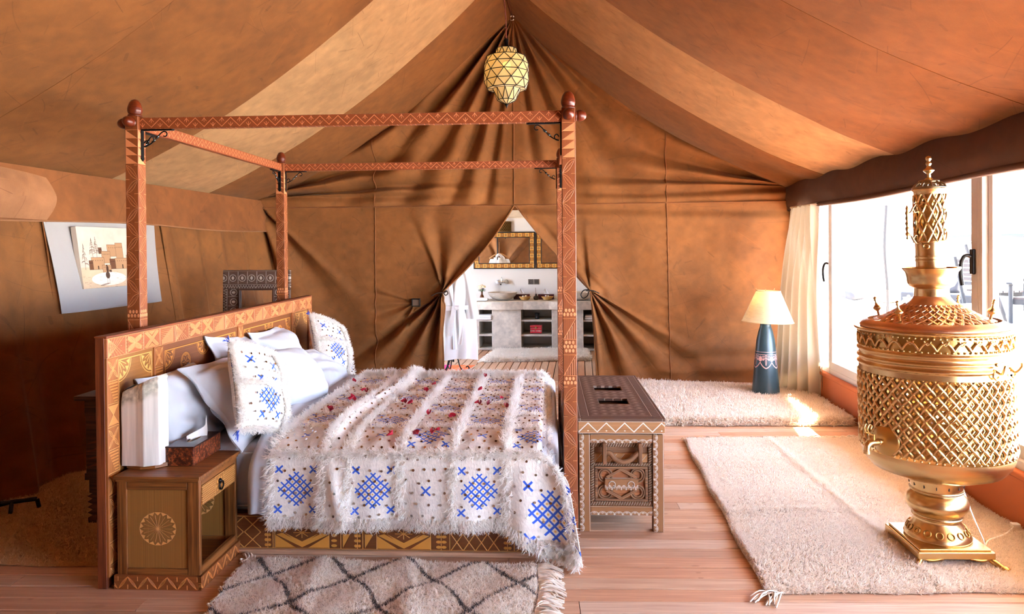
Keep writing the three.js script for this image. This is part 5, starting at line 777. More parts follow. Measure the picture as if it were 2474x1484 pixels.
  part('lid_side', merge(B(-hx - 0.004, -hx + 0.03, 0.522, 0.588, z0 - 0.005, z1 - 0.03, 0.003, 2), B(hx - 0.03, hx + 0.004, 0.522, 0.588, z0 - 0.005, z1 - 0.03, 0.003, 2), B(-hx + 0.03, hx - 0.03, 0.522, 0.588, z0 - 0.005, z0 + 0.03, 0.003)), mOld, lid);
  const wells = [[-0.09, 0.085, 0.12, 0.27], [-0.09, 0.085, -0.26, -0.11]], sh = new THREE.Shape([[-hx - 0.006, -z1 - 0.01], [hx + 0.006, -z1 - 0.01], [hx + 0.006, -z0 + 0.007], [-hx - 0.006, -z0 + 0.007]].map((p) => new THREE.Vector2(...p)));
  for (const [a, b, c, d] of wells) { const h = new THREE.Path(); h.moveTo(a, -d); h.lineTo(a, -c); h.lineTo(b, -c); h.lineTo(b, -d); h.closePath(); sh.holes.push(h); }
  const tg = slab(sh, 0.588, 0.603, 0.002).rotateX(-HP); { const p = tg.attributes.position, uv = tg.attributes.uv; for (let i = 0; i < p.count; i++) uv.setXY(i, (p.getX(i) + hx) / (2 * hx), (z1 - p.getZ(i)) / (z1 - z0)); }
  part('carved_top', tg, topTex, lid); part('top_liner', B(-hx + 0.01, hx - 0.01, 0.56, 0.572, z0 + 0.01, z1 - 0.01, 0), mOld, lid);
}
// ---------------------------------------------------------------- pierced brass samovar lamp
const mBrass = std(0xd8b982, { metalness: 1, roughness: 0.26, bumpMap: sb1, bumpScale: 0.0006 }), mBrassDark = std(0xc29c5c, { metalness: 1, roughness: 0.3 }), mCopper = std(0xdcb08c, { metalness: 1, roughness: 0.34 }), mBulb = std(0xfff0d8, { emissive: 0xffd9a0, emissiveIntensity: 6 });
function bulb(x, y, z, r, color, inten, parent) { const b = part('light_bulb', new THREE.SphereGeometry(r, 16, 12).translate(x, y, z), std(0xffffff, { emissive: color, emissiveIntensity: 1 }), parent); const L = new THREE.PointLight(color, inten, 0, 2); L.position.set(x, y, z); L.castShadow = true; L.shadow.radius = 1; parent.add(L); return b; }
{
  const t = thing('samovar', 'tall pierced brass samovar lamp standing on the pale rug by the windows', 'samovar', [1.715, 0.045, -3.565], 0.02); t.rotation.z = 0.02;
  const RB = 0.325, N = 44;
  // diamond lattice of crossing bands, radius varies with height
  const lattice = (rf, y0, y1, n, turns, w, th, seg = 26) => { const g = []; for (const d of [-1, 1]) for (let k = 0; k < n; k++) g.push(sheet((s, q) => { const y = lerp(y0, y1, q), a = (k + d * turns * q) / n * 2 * PI + (s - 0.5) * w / rf(y) , r = rf(y) + th * (1 - pow(2 * s - 1, 2)) + 0.0025 * d * sin(q * turns * 2 * PI) ; return [r * sin(a), y, r * cos(a)]; }, 4, seg)); return merge(g); };
  // square foot with four paws
  part('base_plate', merge(box(-0.172, 0.172, 0.0, 0.035, -0.172, 0.172, 0.006), box(-0.160, 0.160, 0.035, 0.045, -0.160, 0.160, 0.006)), mBrass, t);
  for (const sx of [-1, 1]) for (const sz of [-1, 1]) part('paw_foot', merge(tube([[sx * 0.12, 0.01, sz * 0.12], [sx * 0.15, 0.0, sz * 0.15], [sx * 0.168, -0.014, sz * 0.168], [sx * 0.19, -0.030, sz * 0.19]], 0.014, 8), place(new THREE.SphereGeometry(0.022, 10, 8).scale(1, 0.5, 1), sx * 0.196, -0.028, sz * 0.196), tube([[sx * 0.06, 0.004, sz * 0.165], [sx * 0.11, -0.004, sz * 0.168], [sx * 0.155, 0.002, sz * 0.16]], 0.007, 6)), mBrassDark, t);
  part('pedestal', lathe([[0.142, 0.045], [0.146, 0.055], [0.134, 0.075], [0.112, 0.105], [0.100, 0.125], [0.095, 0.14], [0.108, 0.143], [0.110, 0.15], [0.098, 0.155], [0.118, 0.17], [0.134, 0.195], [0.136, 0.215], [0.125, 0.245], [0.105, 0.262], [0.104, 0.268], [0.116, 0.27], [0.117, 0.277], [0.110, 0.28], [0.122, 0.325], [0.126, 0.34]], 56), mBrass, t);
  { const g = []; for (let k = 0; k < 16; k++) { const a = k / 16 * 2 * PI; g.push(place(new THREE.TorusGeometry(0.015, 0.003, 5, 14), 0.131 * sin(a), 0.082, 0.131 * cos(a), -0.55, 0, 0).applyMatrix4(new THREE.Matrix4())); } const q = g.map((_, k) => { const a = k / 16 * 2 * PI, x = new THREE.TorusGeometry(0.015, 0.003, 5, 14).rotateX(-0.6).translate(0, 0.088, 0.128); return x.rotateY(a); }); part('embossed_rings', merge(q), mBrassDark, t).userData.kind = 'stuff'; const s2 = [...Array(14)].map((_, k) => new THREE.BoxGeometry(0.004, 0.014, 0.004).translate(0, 0.305, 0.117).rotateY(k / 14 * 2 * PI)); part('collar_slots', merge(s2), std(0x2a1a0c), t).userData.kind = 'stuff'; }
  part('belly', lathe([[0.02, 0.345], [0.126, 0.34], [0.20, 0.352], [0.28, 0.385], [0.312, 0.425], [0.322, 0.455], [RB - 0.001, 0.475]], 72), mBrass, t);
  { const q = [...Array(70)].map((_, k) => new THREE.SphereGeometry(0.006, 6, 5).translate(0, 0.482, RB).rotateY(k / 70 * 2 * PI)); part('bead_row', merge(q), mBrass, t).userData.kind = 'stuff'; }
  part('body_lattice', lattice(() => RB, 0.488, 0.85, N, 6.2, 0.017, 0.007, 56), mBrass, t).userData.kind = 'stuff';
  part('inner_sleeve', lattice(() => RB - 0.004, 0.488, 0.85, N, 6.2, 0.033, -0.001, 44), mBrassDark, t).userData.kind = 'stuff';
  const ringP = (y, r = RB) => [[r, y], [r + 0.006, y + 0.003], [r + 0.009, y + 0.009], [r + 0.006, y + 0.015], [r, y + 0.018]];
  part('body_band', lathe([[RB, 0.85], [RB, 0.875], ...ringP(0.88), [RB - 0.002, 0.905], ...ringP(0.912), [RB - 0.001, 0.94], ...ringP(0.948), [RB, 0.972]], 72), mBrass, t);
  // pierced upper band: arches between two bead rows
  { const g = []; const n = 30; for (let k = 0; k < n; k++) { const a0 = k / n * 2 * PI; g.push(tube([...Array(7)].map((_, i) => { const u = i / 6, a = a0 + u * 2 * PI / n; return [(RB + 0.002) * sin(a), 0.985 + 0.036 * sin(PI * u), (RB + 0.002) * cos(a)]; }), 0.006, 6, 10)); g.push(tube([...Array(5)].map((_, i) => { const u = i / 4, a = a0 + (0.3 + 0.4 * u) * 2 * PI / n; return [(RB + 0.002) * sin(a), 1.028 - 0.018 * sin(PI * u), (RB + 0.002) * cos(a)]; }), 0.004, 5, 6)); } for (const y of [0.977, 1.038]) for (let k = 0; k < 84; k++) g.push(new THREE.SphereGeometry(0.0055, 6, 5).translate(0, y, RB).rotateY(k / 84 * 2 * PI)); part('arcade_band', merge(g), mBrass, t).userData.kind = 'stuff';
    part('arcade_lining', lathe([[RB - 0.006, 0.97], [RB - 0.006, 1.046]], 72), mBrassDark, t); }
  part('rim', lathe([[RB - 0.004, 1.045], [RB + 0.012, 1.05], [RB + 0.02, 1.058], [RB + 0.014, 1.064], [RB - 0.01, 1.062]], 72), mBrass, t);
  const dome = (y) => lerp(0.305, 0.088, pow(clamp((y - 1.085) / 0.105), 0.62));
  part('dome_shoulder', lathe([[RB - 0.012, 1.062], [0.318, 1.07], [0.305, 1.086], [0.28, 1.098]], 72), mCopper, t);
  part('dome_lattice', lattice(dome, 1.094, 1.172, 34, 3.2, 0.013, 0.005, 22), mCopper, t).userData.kind = 'stuff';
  part('dome_inner', lattice((y) => dome(y) - 0.004, 1.094, 1.172, 34, 3.2, 0.026, -0.001, 22), mCopper, t).userData.kind = 'stuff';
  part('dome_neck', lathe([[0.115, 1.168], [0.096, 1.182], [0.082, 1.198], [0.076, 1.21]], 48), mCopper, t);
  part('neck_cup', lathe([[0.076, 1.205], [0.074, 1.245], [0.08, 1.25], [0.095, 1.258], [0.104, 1.275], [0.106, 1.30], [0.112, 1.325], [0.126, 1.343], [0.124, 1.348], [0.11, 1.345], [0.102, 1.32], [0.098, 1.29], [0.07, 1.27]], 48), mBrass, t);
  part('chimney', lathe([[0.062, 1.27], [0.0645, 1.28], [0.0645, 1.375], [0.067, 1.38], [0.067, 1.386], [0.0645, 1.39], [0.067, 1.396], [0.067, 1.402], [0.0645, 1.406], [0.066, 1.47]], 40), mBrass, t);
  part('chimney_lattice', lattice(() => 0.0665, 1.47, 1.70, 10, 2.4, 0.012, 0.006, 40), mBrass, t).userData.kind = 'stuff'; part('chimney_inner', lattice(() => 0.064, 1.47, 1.70, 10, 2.4, 0.030, -0.001, 40), mBrassDark, t).userData.kind = 'stuff';
  part('chimney_rim', merge(lathe([[0.066, 1.468], [0.07, 1.472], [0.066, 1.478]], 40), lathe([[0.066, 1.70], [0.068, 1.715], [0.076, 1.722], [0.077, 1.727], [0.07, 1.729]], 40)), mBrass, t);
  { const cap = new THREE.Group(); cap.name = 'pierced_cap'; t.add(cap); const q = []; const prof = (a) => [0.07 * cos(a), 1.727 + 0.042 * sin(a)]; for (let k = 0; k < 10; k++) q.push(tube([0, 0.3, 0.6, 0.9, 1.2].map((a) => { const [r, y] = prof(a); return [r, y, 0]; }), 0.0055, 6, 10).rotateY(k / 10 * 2 * PI)); const [r1, y1] = prof(1.0), [r2, y2] = prof(0.12); q.push(new THREE.TorusGeometry(r1, 0.009, 8, 30).rotateX(HP).translate(0, y1, 0), new THREE.TorusGeometry(r2, 0.006, 8, 40).rotateX(HP).translate(0, y2, 0)); part('cap_ribs', merge(q), std(0x8f7a5a, { metalness: 1, roughness: 0.35 }), cap); part('cap_crown', lathe([[0.045, 1.76], [0.028, 1.768], [0.018, 1.775], [0.012, 1.782]], 28), mBrassDark, cap); part('cap_finial', lathe([[0.009, 1.775], [0.008, 1.80], [0.015, 1.806], [0.024, 1.815], [0.024, 1.82], [0.012, 1.828], [0.008, 1.84], [0.013, 1.848], [0.013, 1.853], [0.007, 1.86], [0.0125, 1.87], [0.0135, 1.876], [0.01, 1.884], [0.001, 1.888]], 20), mBrass, cap); }
  // chimney handle on the left, turned spindle between two scroll arms
  { const h = new THREE.Group(); h.name = 'chimney_handle'; t.add(h); const x = -0.115; part('spindle', lathe([[0.003, 1.485], [0.007, 1.49], [0.004, 1.5], [0.01, 1.51], [0.01, 1.514], [0.005, 1.522], [0.009, 1.535], [0.009, 1.54], [0.005, 1.55], [0.010, 1.562], [0.005, 1.575], [0.009, 1.588], [0.005, 1.60], [0.010, 1.613], [0.005, 1.625], [0.007, 1.636], [0.002, 1.65]], 12).translate(x, 0, 0.02), mBrassDark, h); for (const [y, s] of [[1.61, 1], [1.51, -1]]) part('scroll_arm', merge(tube([[x, y, 0.02], [-0.098, y + 0.006 * s, 0.02], [-0.086, y + 0.028 * s, 0.02], [-0.072, y + 0.045 * s, 0.02], [-0.058, y + 0.04 * s, 0.03], [-0.052, y + 0.06 * s, 0.042]], 0.0055, 6), tube([[-0.086, y + 0.02 * s, 0.02], [-0.078, y + 0.005 * s, 0.02], [-0.066, y + 0.012 * s, 0.02], [-0.07, y + 0.03 * s, 0.022]], 0.0045, 6), place(new THREE.TorusGeometry(0.012, 0.004, 6, 12), -0.046, y + 0.06 * s, 0.052, 0, -0.6, 0)), mBrass, h); }
  // four small finials round the dome
  for (const a of [-1.05, 2.2, 0.95, -2.2]) part('dome_finial', lathe([[0.006, 0], [0.006, 0.022], [0.018, 0.034], [0.02, 0.04], [0.016, 0.046], [0.008, 0.055], [0.005, 0.07], [0.009, 0.076], [0.006, 0.084], [0.009, 0.09], [0.001, 0.096]], 14).rotateX(0.18).translate(0, 1.105, 0.235).rotateY(a), mBrass, t);
  // tap with scroll lever on the left
  { const p = new THREE.Group(); p.name = 'tap'; p.rotation.y = -1.12; t.add(p); part('rosette', lathe([[0.001, 0.03], [0.02, 0.028], [0.034, 0.022], [0.066, 0.008], [0.072, -0.004]], 28).rotateX(HP).translate(0, 0.545, RB), mBrassDark, p); part('spout', merge(tube([[0, 0.545, RB + 0.02], [0, 0.545, RB + 0.06], [0, 0.547, RB + 0.09], [0, 0.538, RB + 0.112], [0, 0.512, RB + 0.118], [0, 0.505, RB + 0.118]], 0.014, 10), new THREE.TorusGeometry(0.013, 0.005, 6, 16).translate(0, 0.545, RB + 0.045), new THREE.CylinderGeometry(0.015, 0.015, 0.014, 14).translate(0, 0.508, RB + 0.118)), mBrass, p); part('lever', merge(bar([0, 0.545, RB + 0.075], [0, 0.585, RB + 0.075], 0.007, 8), tube([[0, 0.58, RB + 0.075], [0, 0.592, RB + 0.10], [0, 0.612, RB + 0.112], [0, 0.632, RB + 0.10], [0, 0.626, RB + 0.085], [0, 0.612, RB + 0.092]], 0.004, 6), tube([[0, 0.592, RB + 0.10], [0, 0.603, RB + 0.125], [0, 0.625, RB + 0.13], [0, 0.64, RB + 0.12]], 0.0035, 6)), mBrassDark, p); }
  // bail handle at the front right
  { const p = new THREE.Group(); p.name = 'bail_handle'; p.rotation.y = 0.5; t.add(p); for (const x of [-0.055, 0.055]) part('handle_bracket', merge(tube([[x, 0.90, RB - 0.005], [x * 0.9, 0.885, RB + 0.02], [x * 1.1, 0.91, RB + 0.04], [x, 0.935, RB + 0.045]], 0.006, 6), tube([[x, 0.90, RB - 0.005], [x * 1.4, 0.875, RB + 0.004], [x * 1.1, 0.86, RB + 0.006], [x * 0.8, 0.87, RB + 0.006]], 0.006, 6)), mBrass, p); part('handle_bar', lathe([[0.004, -0.13], [0.009, -0.125], [0.006, -0.11], [0.01, -0.07], [0.008, -0.04], [0.010, 0], [0.008, 0.04], [0.01, 0.07], [0.006, 0.11], [0.009, 0.125], [0.004, 0.13]], 12).rotateZ(HP).translate(0, 0.937, RB + 0.046), mBrass, p); }
  bulb(0.03, 0.62, 0.02, 0.032, 0xffc98a, 0.010, t); part('bulb_holder', merge(bar([0.03, 0.345, 0.02], [0.03, 0.585, 0.02], 0.008, 8), lathe([[0.018, 0.56], [0.02, 0.60], [0.014, 0.60]], 14).translate(0.03, 0, 0.02)), mBrassDark, t);
}
{ const t = thing('power_cord', 'thin white power cord running from the samovar to the rug', 'cord', [1.83, 0, -3.55]); part('cable', tube([[0.005, 0.315, -0.02], [0.025, 0.2, 0.03], [0.055, 0.1, 0.06], [0.085, 0.036, 0.02], [0.16, 0.034, -0.1], [0.3, 0.034, -0.2], [0.4, 0.034, -0.3]], 0.004, 6, 60), std(0xf2f0ec, { roughness: 0.5 }), t); part('plug', box(0.39, 0.43, 0.028, 0.05, -0.325, -0.29, 0.006), std(0xf2f0ec), t); }
// ---------------------------------------------------------------- floor lamp
{
  const t = thing('floor_lamp', 'tall dark blue painted lamp with a cream cone shade in the back corner', 'lamp', [1.785, 0.04, -7.0], 0.3);
  const bl2 = std(0x2b4046, { roughness: 0.32, bumpMap: sb1, bumpScale: 0.001 });
  part('base', lathe([[0.001, 0], [0.128, 0], [0.132, 0.012], [0.128, 0.05], [0.112, 0.25], [0.10, 0.40], [0.085, 0.55], [0.068, 0.63], [0.052, 0.68], [0.05, 0.70], [0.058, 0.725], [0.05, 0.728], [0.001, 0.728]], 48), bl2, t);
  const bandT = canvasTex(1024, 256, (c, w, h) => { c.fillStyle = '#2b4046'; c.fillRect(0, 0, w, h); c.strokeStyle = c.fillStyle = '#e0a9a0'; line(c, [[0, 26], [w, 26]], 10); const n = 6, s = w / n; line(c, [[0, 92], [w, 92]], 9); for (let k = 0; k < n; k++) { const m = (k + 0.5) * s; c.lineWidth = 9; c.beginPath(); c.moveTo(k * s, 200); c.quadraticCurveTo(m - s * 0.3, 240, m, 250); c.quadraticCurveTo(m + s * 0.3, 240, (k + 1) * s, 200); c.stroke(); for (const d of [-1, 1]) { leaf(c, m, 105, m + d * s * 0.18, 180, 0.3, 7, false); leaf(c, m + d * s * 0.18, 120, m + d * s * 0.46, 150, 0.3, 7, false); leaf(c, m + d * s * 0.2, 185, m + d * s * 0.44, 160, 0.25, 7, false); c.beginPath(); c.moveTo(k * s + (d > 0 ? s : 0), 108); c.lineTo(m + d * s * 0.36, 190); c.lineTo(m + d * s * 0.5, 196); c.fill(); } leaf(c, m, 150, m, 228, 0.22, 7, false); } });
  part('painted_band', lathe([[0.1108, 0.28], [0.1022, 0.38], [0.0985, 0.42], [0.0955, 0.45]], 64), std(0xffffff, { map: bandT, roughness: 0.35 }), t, 'band of pink painted leaf ornament');
  const linen = pixelTex(256, 256, (x, y, i, j) => { const k = 0.88 + 0.12 * hash2(i, j >> 3) * hash2(i >> 3, j) + 0.08 * (fbm(x * 8, y * 8, 3, 2, 8) - 0.5); return [246 * k, 226 * k, 186 * k].map((v) => clamp(v, 0, 255)); });
  part('shade', lathe([[0.240, 0.755], [0.112, 1.055]], 64).toNonIndexed(), phy(0xffffff, { map: tile(linen, 0.2), transmission: 0.45, thickness: 0, roughness: 1, side: THREE.DoubleSide }), t); const sh = t.children[t.children.length - 1]; sh.rotation.z = -0.03; sh.position.y = -0.028;
  part('shade_trim', merge(new THREE.TorusGeometry(0.240, 0.004, 6, 64).rotateX(HP).translate(0, 0.755, 0), new THREE.TorusGeometry(0.112, 0.004, 6, 48).rotateX(HP).translate(0, 1.055, 0)), std(0xe2c89a, { roughness: 0.9 }), t); const tr = t.children[t.children.length - 1]; tr.rotation.z = -0.03; tr.position.y = -0.028;
  part('stem', merge(bar([0, 0.72, 0], [0, 0.86, 0], 0.01, 10), ...[0, 1, 2].map((k) => bar([0, 0.86, 0], [0.10 * cos(k * 2.09), 1.05, 0.10 * sin(k * 2.09)], 0.0025, 5))), std(0xb09a6a, { metalness: 0.9, roughness: 0.4 }), t);
  bulb(-0.02, 0.93, 0.0, 0.03, 0xffcf86, 0.008, t);
}
// ---------------------------------------------------------------- pendant lantern
{
  const t = thing('pendant_lantern', 'faceted parchment and black wire lantern hanging above the bed', 'pendant lamp', [-0.555, 2.578, -5.3]);
  const rows = [[0, 0.001], [0.055, 0.075], [0.145, 0.112], [0.15, 0.138], [0.21, 0.165], [0.29, 0.17], [0.365, 0.16], [0.372, 0.105], [0.44, 0.078]], nS = 10;
  // rings of vertices, alternately shifted, joined by triangles
  const R2 = [[0.052, 0.07, 0], [0.137, 0.108, 0.5], [0.137, 0.15, 0.5], [0.196, 0.17, 0], [0.262, 0.173, 0.5], [0.325, 0.168, 0], [0.378, 0.15, 0.5], [0.378, 0.092, 0.5], [0.442, 0.078, 0]];
  const pt = (r, k) => { const [y, rad, sh] = R2[r], a = (k + sh) / nS * 2 * PI; return [rad * cos(a), y, rad * sin(a)]; };
  const tri = [], wires = [], seen = new Set(), wire = (a, b) => { const k = [a, b].map((p) => p.map((x) => x.toFixed(3)).join()).sort().join('|'); if (!seen.has(k)) { seen.add(k); wires.push(bar(a, b, 0.0032, 5)); } };
  const face = (a, b, c, ed = true) => { tri.push(...a, ...b, ...c); if (ed) { wire(a, b); wire(b, c); wire(c, a); } };
  for (let r = 0; r < R2.length - 1; r++) for (let k = 0; k < nS; k++) { const s0 = R2[r][2], s1 = R2[r + 1][2]; if (s0 === s1) { face(pt(r, k), pt(r + 1, k), pt(r + 1, k + 1), false); face(pt(r, k), pt(r + 1, k + 1), pt(r, k + 1), false); wire(pt(r, k), pt(r + 1, k)); wire(pt(r, k), pt(r, k + 1)); wire(pt(r + 1, k), pt(r + 1, k + 1)); } else if (s0 < s1) { face(pt(r, k), pt(r + 1, k), pt(r, k + 1)); face(pt(r + 1, k), pt(r + 1, k + 1), pt(r, k + 1)); } else { face(pt(r, k), pt(r + 1, k), pt(r + 1, k + 1)); face(pt(r, k), pt(r + 1, k + 1), pt(r, k + 1)); } }
  for (let k = 0; k < nS; k++) face([0, 0.018, 0], pt(0, k), pt(0, k + 1));
  const g = new THREE.BufferGeometry(); g.setAttribute('position', new THREE.Float32BufferAttribute(tri, 3)); g.setAttribute('uv', new THREE.Float32BufferAttribute(tri.filter((_, i) => i % 3 < 2), 2)); g.computeVertexNormals();
  part('parchment_panes', g, phy(0xd8c48e, { transmission: 0.5, thickness: 0, roughness: 0.85, side: THREE.DoubleSide }), t).userData.kind = 'stuff';
  part('wire_frame', merge(wires), mIronB, t).userData.kind = 'stuff';
  part('drop_finial', lathe([[0.001, -0.012], [0.004, 0.0], [0.012, 0.014], [0.016, 0.022], [0.001, 0.024]], 14), mIronB, t);
  part('cap', lathe([[0.08, 0.44], [0.03, 0.452], [0.018, 0.46], [0.016, 0.50], [0.02, 0.505], [0.012, 0.52], [0.001, 0.522]], 24), mIronB, t);
  const cord = [[0, 0.52, 0], [-0.002, 0.7, 0], [-0.02, 1.0, 0], [-0.10, 1.35, 0], [-0.19, 1.52, 0]];
  part('hanging_cord', merge(...[0, PI].map((ph) => tube([...Array(60)].map((_, k) => { const u = k / 59, y = lerp(0.52, 1.53, u); return [-0.19 * pow(u, 2.2) + 0.004 * cos(u * 150 + ph), y, 0.004 * sin(u * 150 + ph)]; }), 0.003, 5, 240))), std(0x7a3a2a, { roughness: 0.8 }), t);
  bulb(0, 0.315, 0, 0.032, 0xffd79a, 0.008, t); part('bulb_socket', lathe([[0.018, 0.345], [0.02, 0.40], [0.014, 0.44], [0.001, 0.45]], 14), mIronB, t);
}

// ---------------------------------------------------------------- rugs
const mPile = phy(0xf4ebde, { roughness: 1, transmission: 0.45, thickness: 0, side: THREE.DoubleSide });
const rugMap = pixelTex(512, 512, (x, y) => { const k = 0.9 + 0.25 * (fbm(x * 40, y * 40, 3, 5, 40) - 0.5) + 0.1 * (fbm(x * 5, y * 5, 3, 8, 5) - 0.5); return [236 * k, 222 * k, 203 * k].map((v) => clamp(v, 0, 255)); });
const quadPt = (q, s, t) => [0, 1].map((k) => lerp(lerp(q[0][k], q[1][k], s), lerp(q[3][k], q[2][k], s), t)); // corners: near-left, near-right, far-right, far-left
function rug(label, q, th, o) {
  const cx = (q[0][0] + q[2][0]) / 2, cz = (q[0][1] + q[2][1]) / 2, t = thing(o.name ?? 'rug', label, 'rug', [cx, 0, cz]);
  const bump = o.bump ?? (() => 0), edge = (s, e) => min(s, 1 - s, e, 1 - e);
  const P = (s, e) => { const wv = o.wave ?? 0.006, [x, z] = quadPt(q, s, e), d = sstep(0, 0.012, edge(s, e)); return [x - cx + wv * sin(e * 21 + s * 3), 0.004 + (th * 0.55) * d + bump(x, z) * d, z - cz + wv * sin(s * 17 + 1)]; };
  part('rug_base', sheet((s, e) => { const p = P(s, e); return [...p, p[0] * 2, p[2] * 2]; }, o.nu ?? 90, o.nv ?? 90), o.base ?? std(0xffffff, { map: rugMap, roughness: 1, bumpMap: tile(woolBump, 0.4), bumpScale: 0.006, side: THREE.DoubleSide }), t);
  const R = rng(o.seed ?? 5), L = [], nrm = [0, 1, 0];
  for (let k = 0; k < o.n; k++) { const s = R(), e = R(), p = P(s, e); const lay = o.lay ? o.lay(p[0] + cx, p[2] + cz, R) : [(R() - 0.5), 0, (R() - 0.5)]; L.push({ p, q: tuftQ(nrm, lay, R, o.spread ?? 1.2), s: (o.len ?? th) * (0.65 + 0.7 * R()), c: o.tint ? o.tint(p[0] + cx, p[2] + cz, R) : undefined }); }
  scatter('pile', o.geo ?? tuftB, o.mat ?? mPile, L, t);
  if (o.fringe) { const g = []; for (const [a, b, n, len] of o.fringe) for (let k = 0; k < n; k++) { const f = k / (n - 1), p = P(lerp(a[0], b[0], f), lerp(a[1], b[1], f)), dx = a[2], dz = a[3], l = len * (0.7 + 0.5 * R()), w = (R() - 0.5) * 0.05; g.push(tube([[p[0], 0.012, p[2]], [p[0] + dx * l * 0.5 + w, 0.012 + 0.012 * R(), p[2] + dz * l * 0.5 + w], [p[0] + dx * l + w * 2 * abs(dz) , 0.006, p[2] + dz * l + w * 2 * abs(dx)]], o.fr ?? 0.0035, 4, 6)); } part('fringe', merge(g), std(0xe6dccb, { roughness: 1 }), t).userData.kind = 'stuff'; }
  return t;
}
const specks = [0.88, 0.95, 1, 1, 1, 1].map((k) => new THREE.Color(k, k * 0.97, k * 0.93)), speck = (x, z, R) => specks[floor(R() * 6)];
const creased = (x, z) => 0.012 * exp(-pow((z + 4.02 - 0.06 * sin(x * 3)) / 0.03, 2)) * sstep(1.9, 0.9, x) + 0.009 * exp(-pow((x - 1.42 - 0.25 * (z + 5.5) * 0.22) / 0.028, 2)) + 0.006 * sin(z * 9 + x * 2);
rug('large pale wool rug under the brass samovar', [[0.778, -3.085], [2.262, -3.215], [2.262, -5.64], [0.777, -5.49]], 0.026, { n: 150000, bump: creased, len: 0.02, tint: speck, nu: 150, nv: 220, lay: (x, z, R) => [0.5 + 0.5 * (R() - 0.5), 0, 0.8], spread: 1.3, fringe: [[[0, 0, -0.7, 0.9], [0.05, 0, -0.7, 0.9], 14, 0.10], [[0, 1, -0.6, -0.8], [1, 1, -0.2, -0.9], 150, 0.035]], seed: 8 });
rug('thick shaggy cream rug under the blue floor lamp', [[0.50, -5.92], [2.24, -6.03], [2.25, -7.30], [0.45, -7.66]], 0.06, { n: 70000, tint: speck, len: 0.055, bump: (x, z) => 0.012 * (fbm(x * 8, z * 8, 2, 5) - 0.5) + 0.03 * sstep(2.0, 2.25, x) * 0, lay: (x, z, R) => [1.2 * (R() - 0.5) + 0.3 * sin(x * 9), 0, 0.6], spread: 1.5, geo: tuftB, seed: 9 });
{ const cream = new THREE.Color(1, 1, 1), ink = new THREE.Color(0.035, 0.04, 0.055), tanC = new THREE.Color(0.78, 0.66, 0.54);
  const on = (x, z) => { const w = 0.012 * sin(z * 23) + 0.01 * sin(x * 17), a = (x + 1.605 + w) / 0.378 + (z + 3.265) / 0.43, b = (x + 1.605 - w) / 0.378 - (z + 3.265) / 0.43; return min(abs(a - Math.round(a)), abs(b - Math.round(b))) < 0.031; };
  rug('cream berber rug with dark diamond lines in front of the bed', [[-1.40, -1.75], [-0.16, -1.80], [-0.205, -3.265], [-1.625, -3.225]], 0.022, { n: 62000, len: 0.015, seed: 10, bump: (x, z) => 0.012 * exp(-pow((x + 0.76 - 0.25 * (z + 3)) / 0.045, 2)) + 0.012 * exp(-pow((x + 1.2 - 0.2 * (z + 3)) / 0.04, 2)) + 0.005 * sin(x * 20 + z * 8), tint: (x, z, R) => on(x, z) ? ink : R() < 0.10 ? tanC : cream, spread: 1.7, geo: tuftB, fringe: [[[1, 1, 1, 0.12], [1, 0, 1, 0.1], 420, 0.10], [[0, 1, -0.6, -0.7], [0.03, 1, 0.2, -0.8], 14, 0.06], [[0, 0, -1, 0], [0, 1, -1, 0], 30, 0.012]], fr: 0.004 }); }
rug('tan pile rug in the shade behind the headboard', [[-3.5, -3.03], [-2.27, -3.09], [-2.18, -4.6], [-3.42, -4.6]], 0.018, { n: 16000, len: 0.016, seed: 12, mat: phy(0xc9a070, { roughness: 1, side: THREE.DoubleSide }), base: std(0xb98f60, { roughness: 1, bumpMap: tile(woolBump, 0.4), bumpScale: 0.004 }) });
rug('shaggy off-white bath mat in front of the stone washstand', [[-1.27, -9.10], [0.12, -9.28], [0.08, -10.05], [-1.22, -9.98]], 0.045, { n: 16000, len: 0.05, seed: 13, name: 'bath_mat', lay: (x, z, R) => [1.4 * (R() - 0.5), 0, 0.5], spread: 1.6, fringe: [[[0, 0, -1, 0.1], [0, 1, -1, -0.1], 70, 0.09]], fr: 0.006 });
{ const mt = canvasTex(256, 256, (c, w, h) => { c.fillStyle = '#d8357f'; c.fillRect(0, 0, w, h); c.fillStyle = '#e8672a'; c.fillRect(w * 0.55, 0, w * 0.45, h); c.strokeStyle = '#f2b48a'; line(c, [[w * 0.7, h], [w * 0.85, 0]], 5); c.strokeStyle = '#7a1f5a'; for (let k = 0; k < 5; k++) line(c, [[0, k * 14 + 150], [w * 0.5, k * 14 + 150]], 4); c.fillStyle = '#14806f'; c.fillRect(20, 40, 50, 30); });
  const t = thing('kilim_mat', 'small pink and orange woven mat under the robe', 'mat', [-1.66, 0, -8.72]); part('woven_sheet', sheet((s, e) => [lerp(-0.42, 0.25, s) + 0.06 * e, 0.006 + 0.002 * sin(s * 20), lerp(0.27, -0.12, e), s, e], 20, 10, 0.005), std(0xffffff, { map: mt, roughness: 0.95 }), t); part('fringe', merge(...[...Array(20)].map((_, k) => bar([0.25 + 0.003 * k, 0.006, 0.26 - k * 0.02], [0.275 + 0.003 * k, 0.004, 0.26 - k * 0.02], 0.002, 4))), std(0xe7d2b0), t).userData.kind = 'stuff'; }
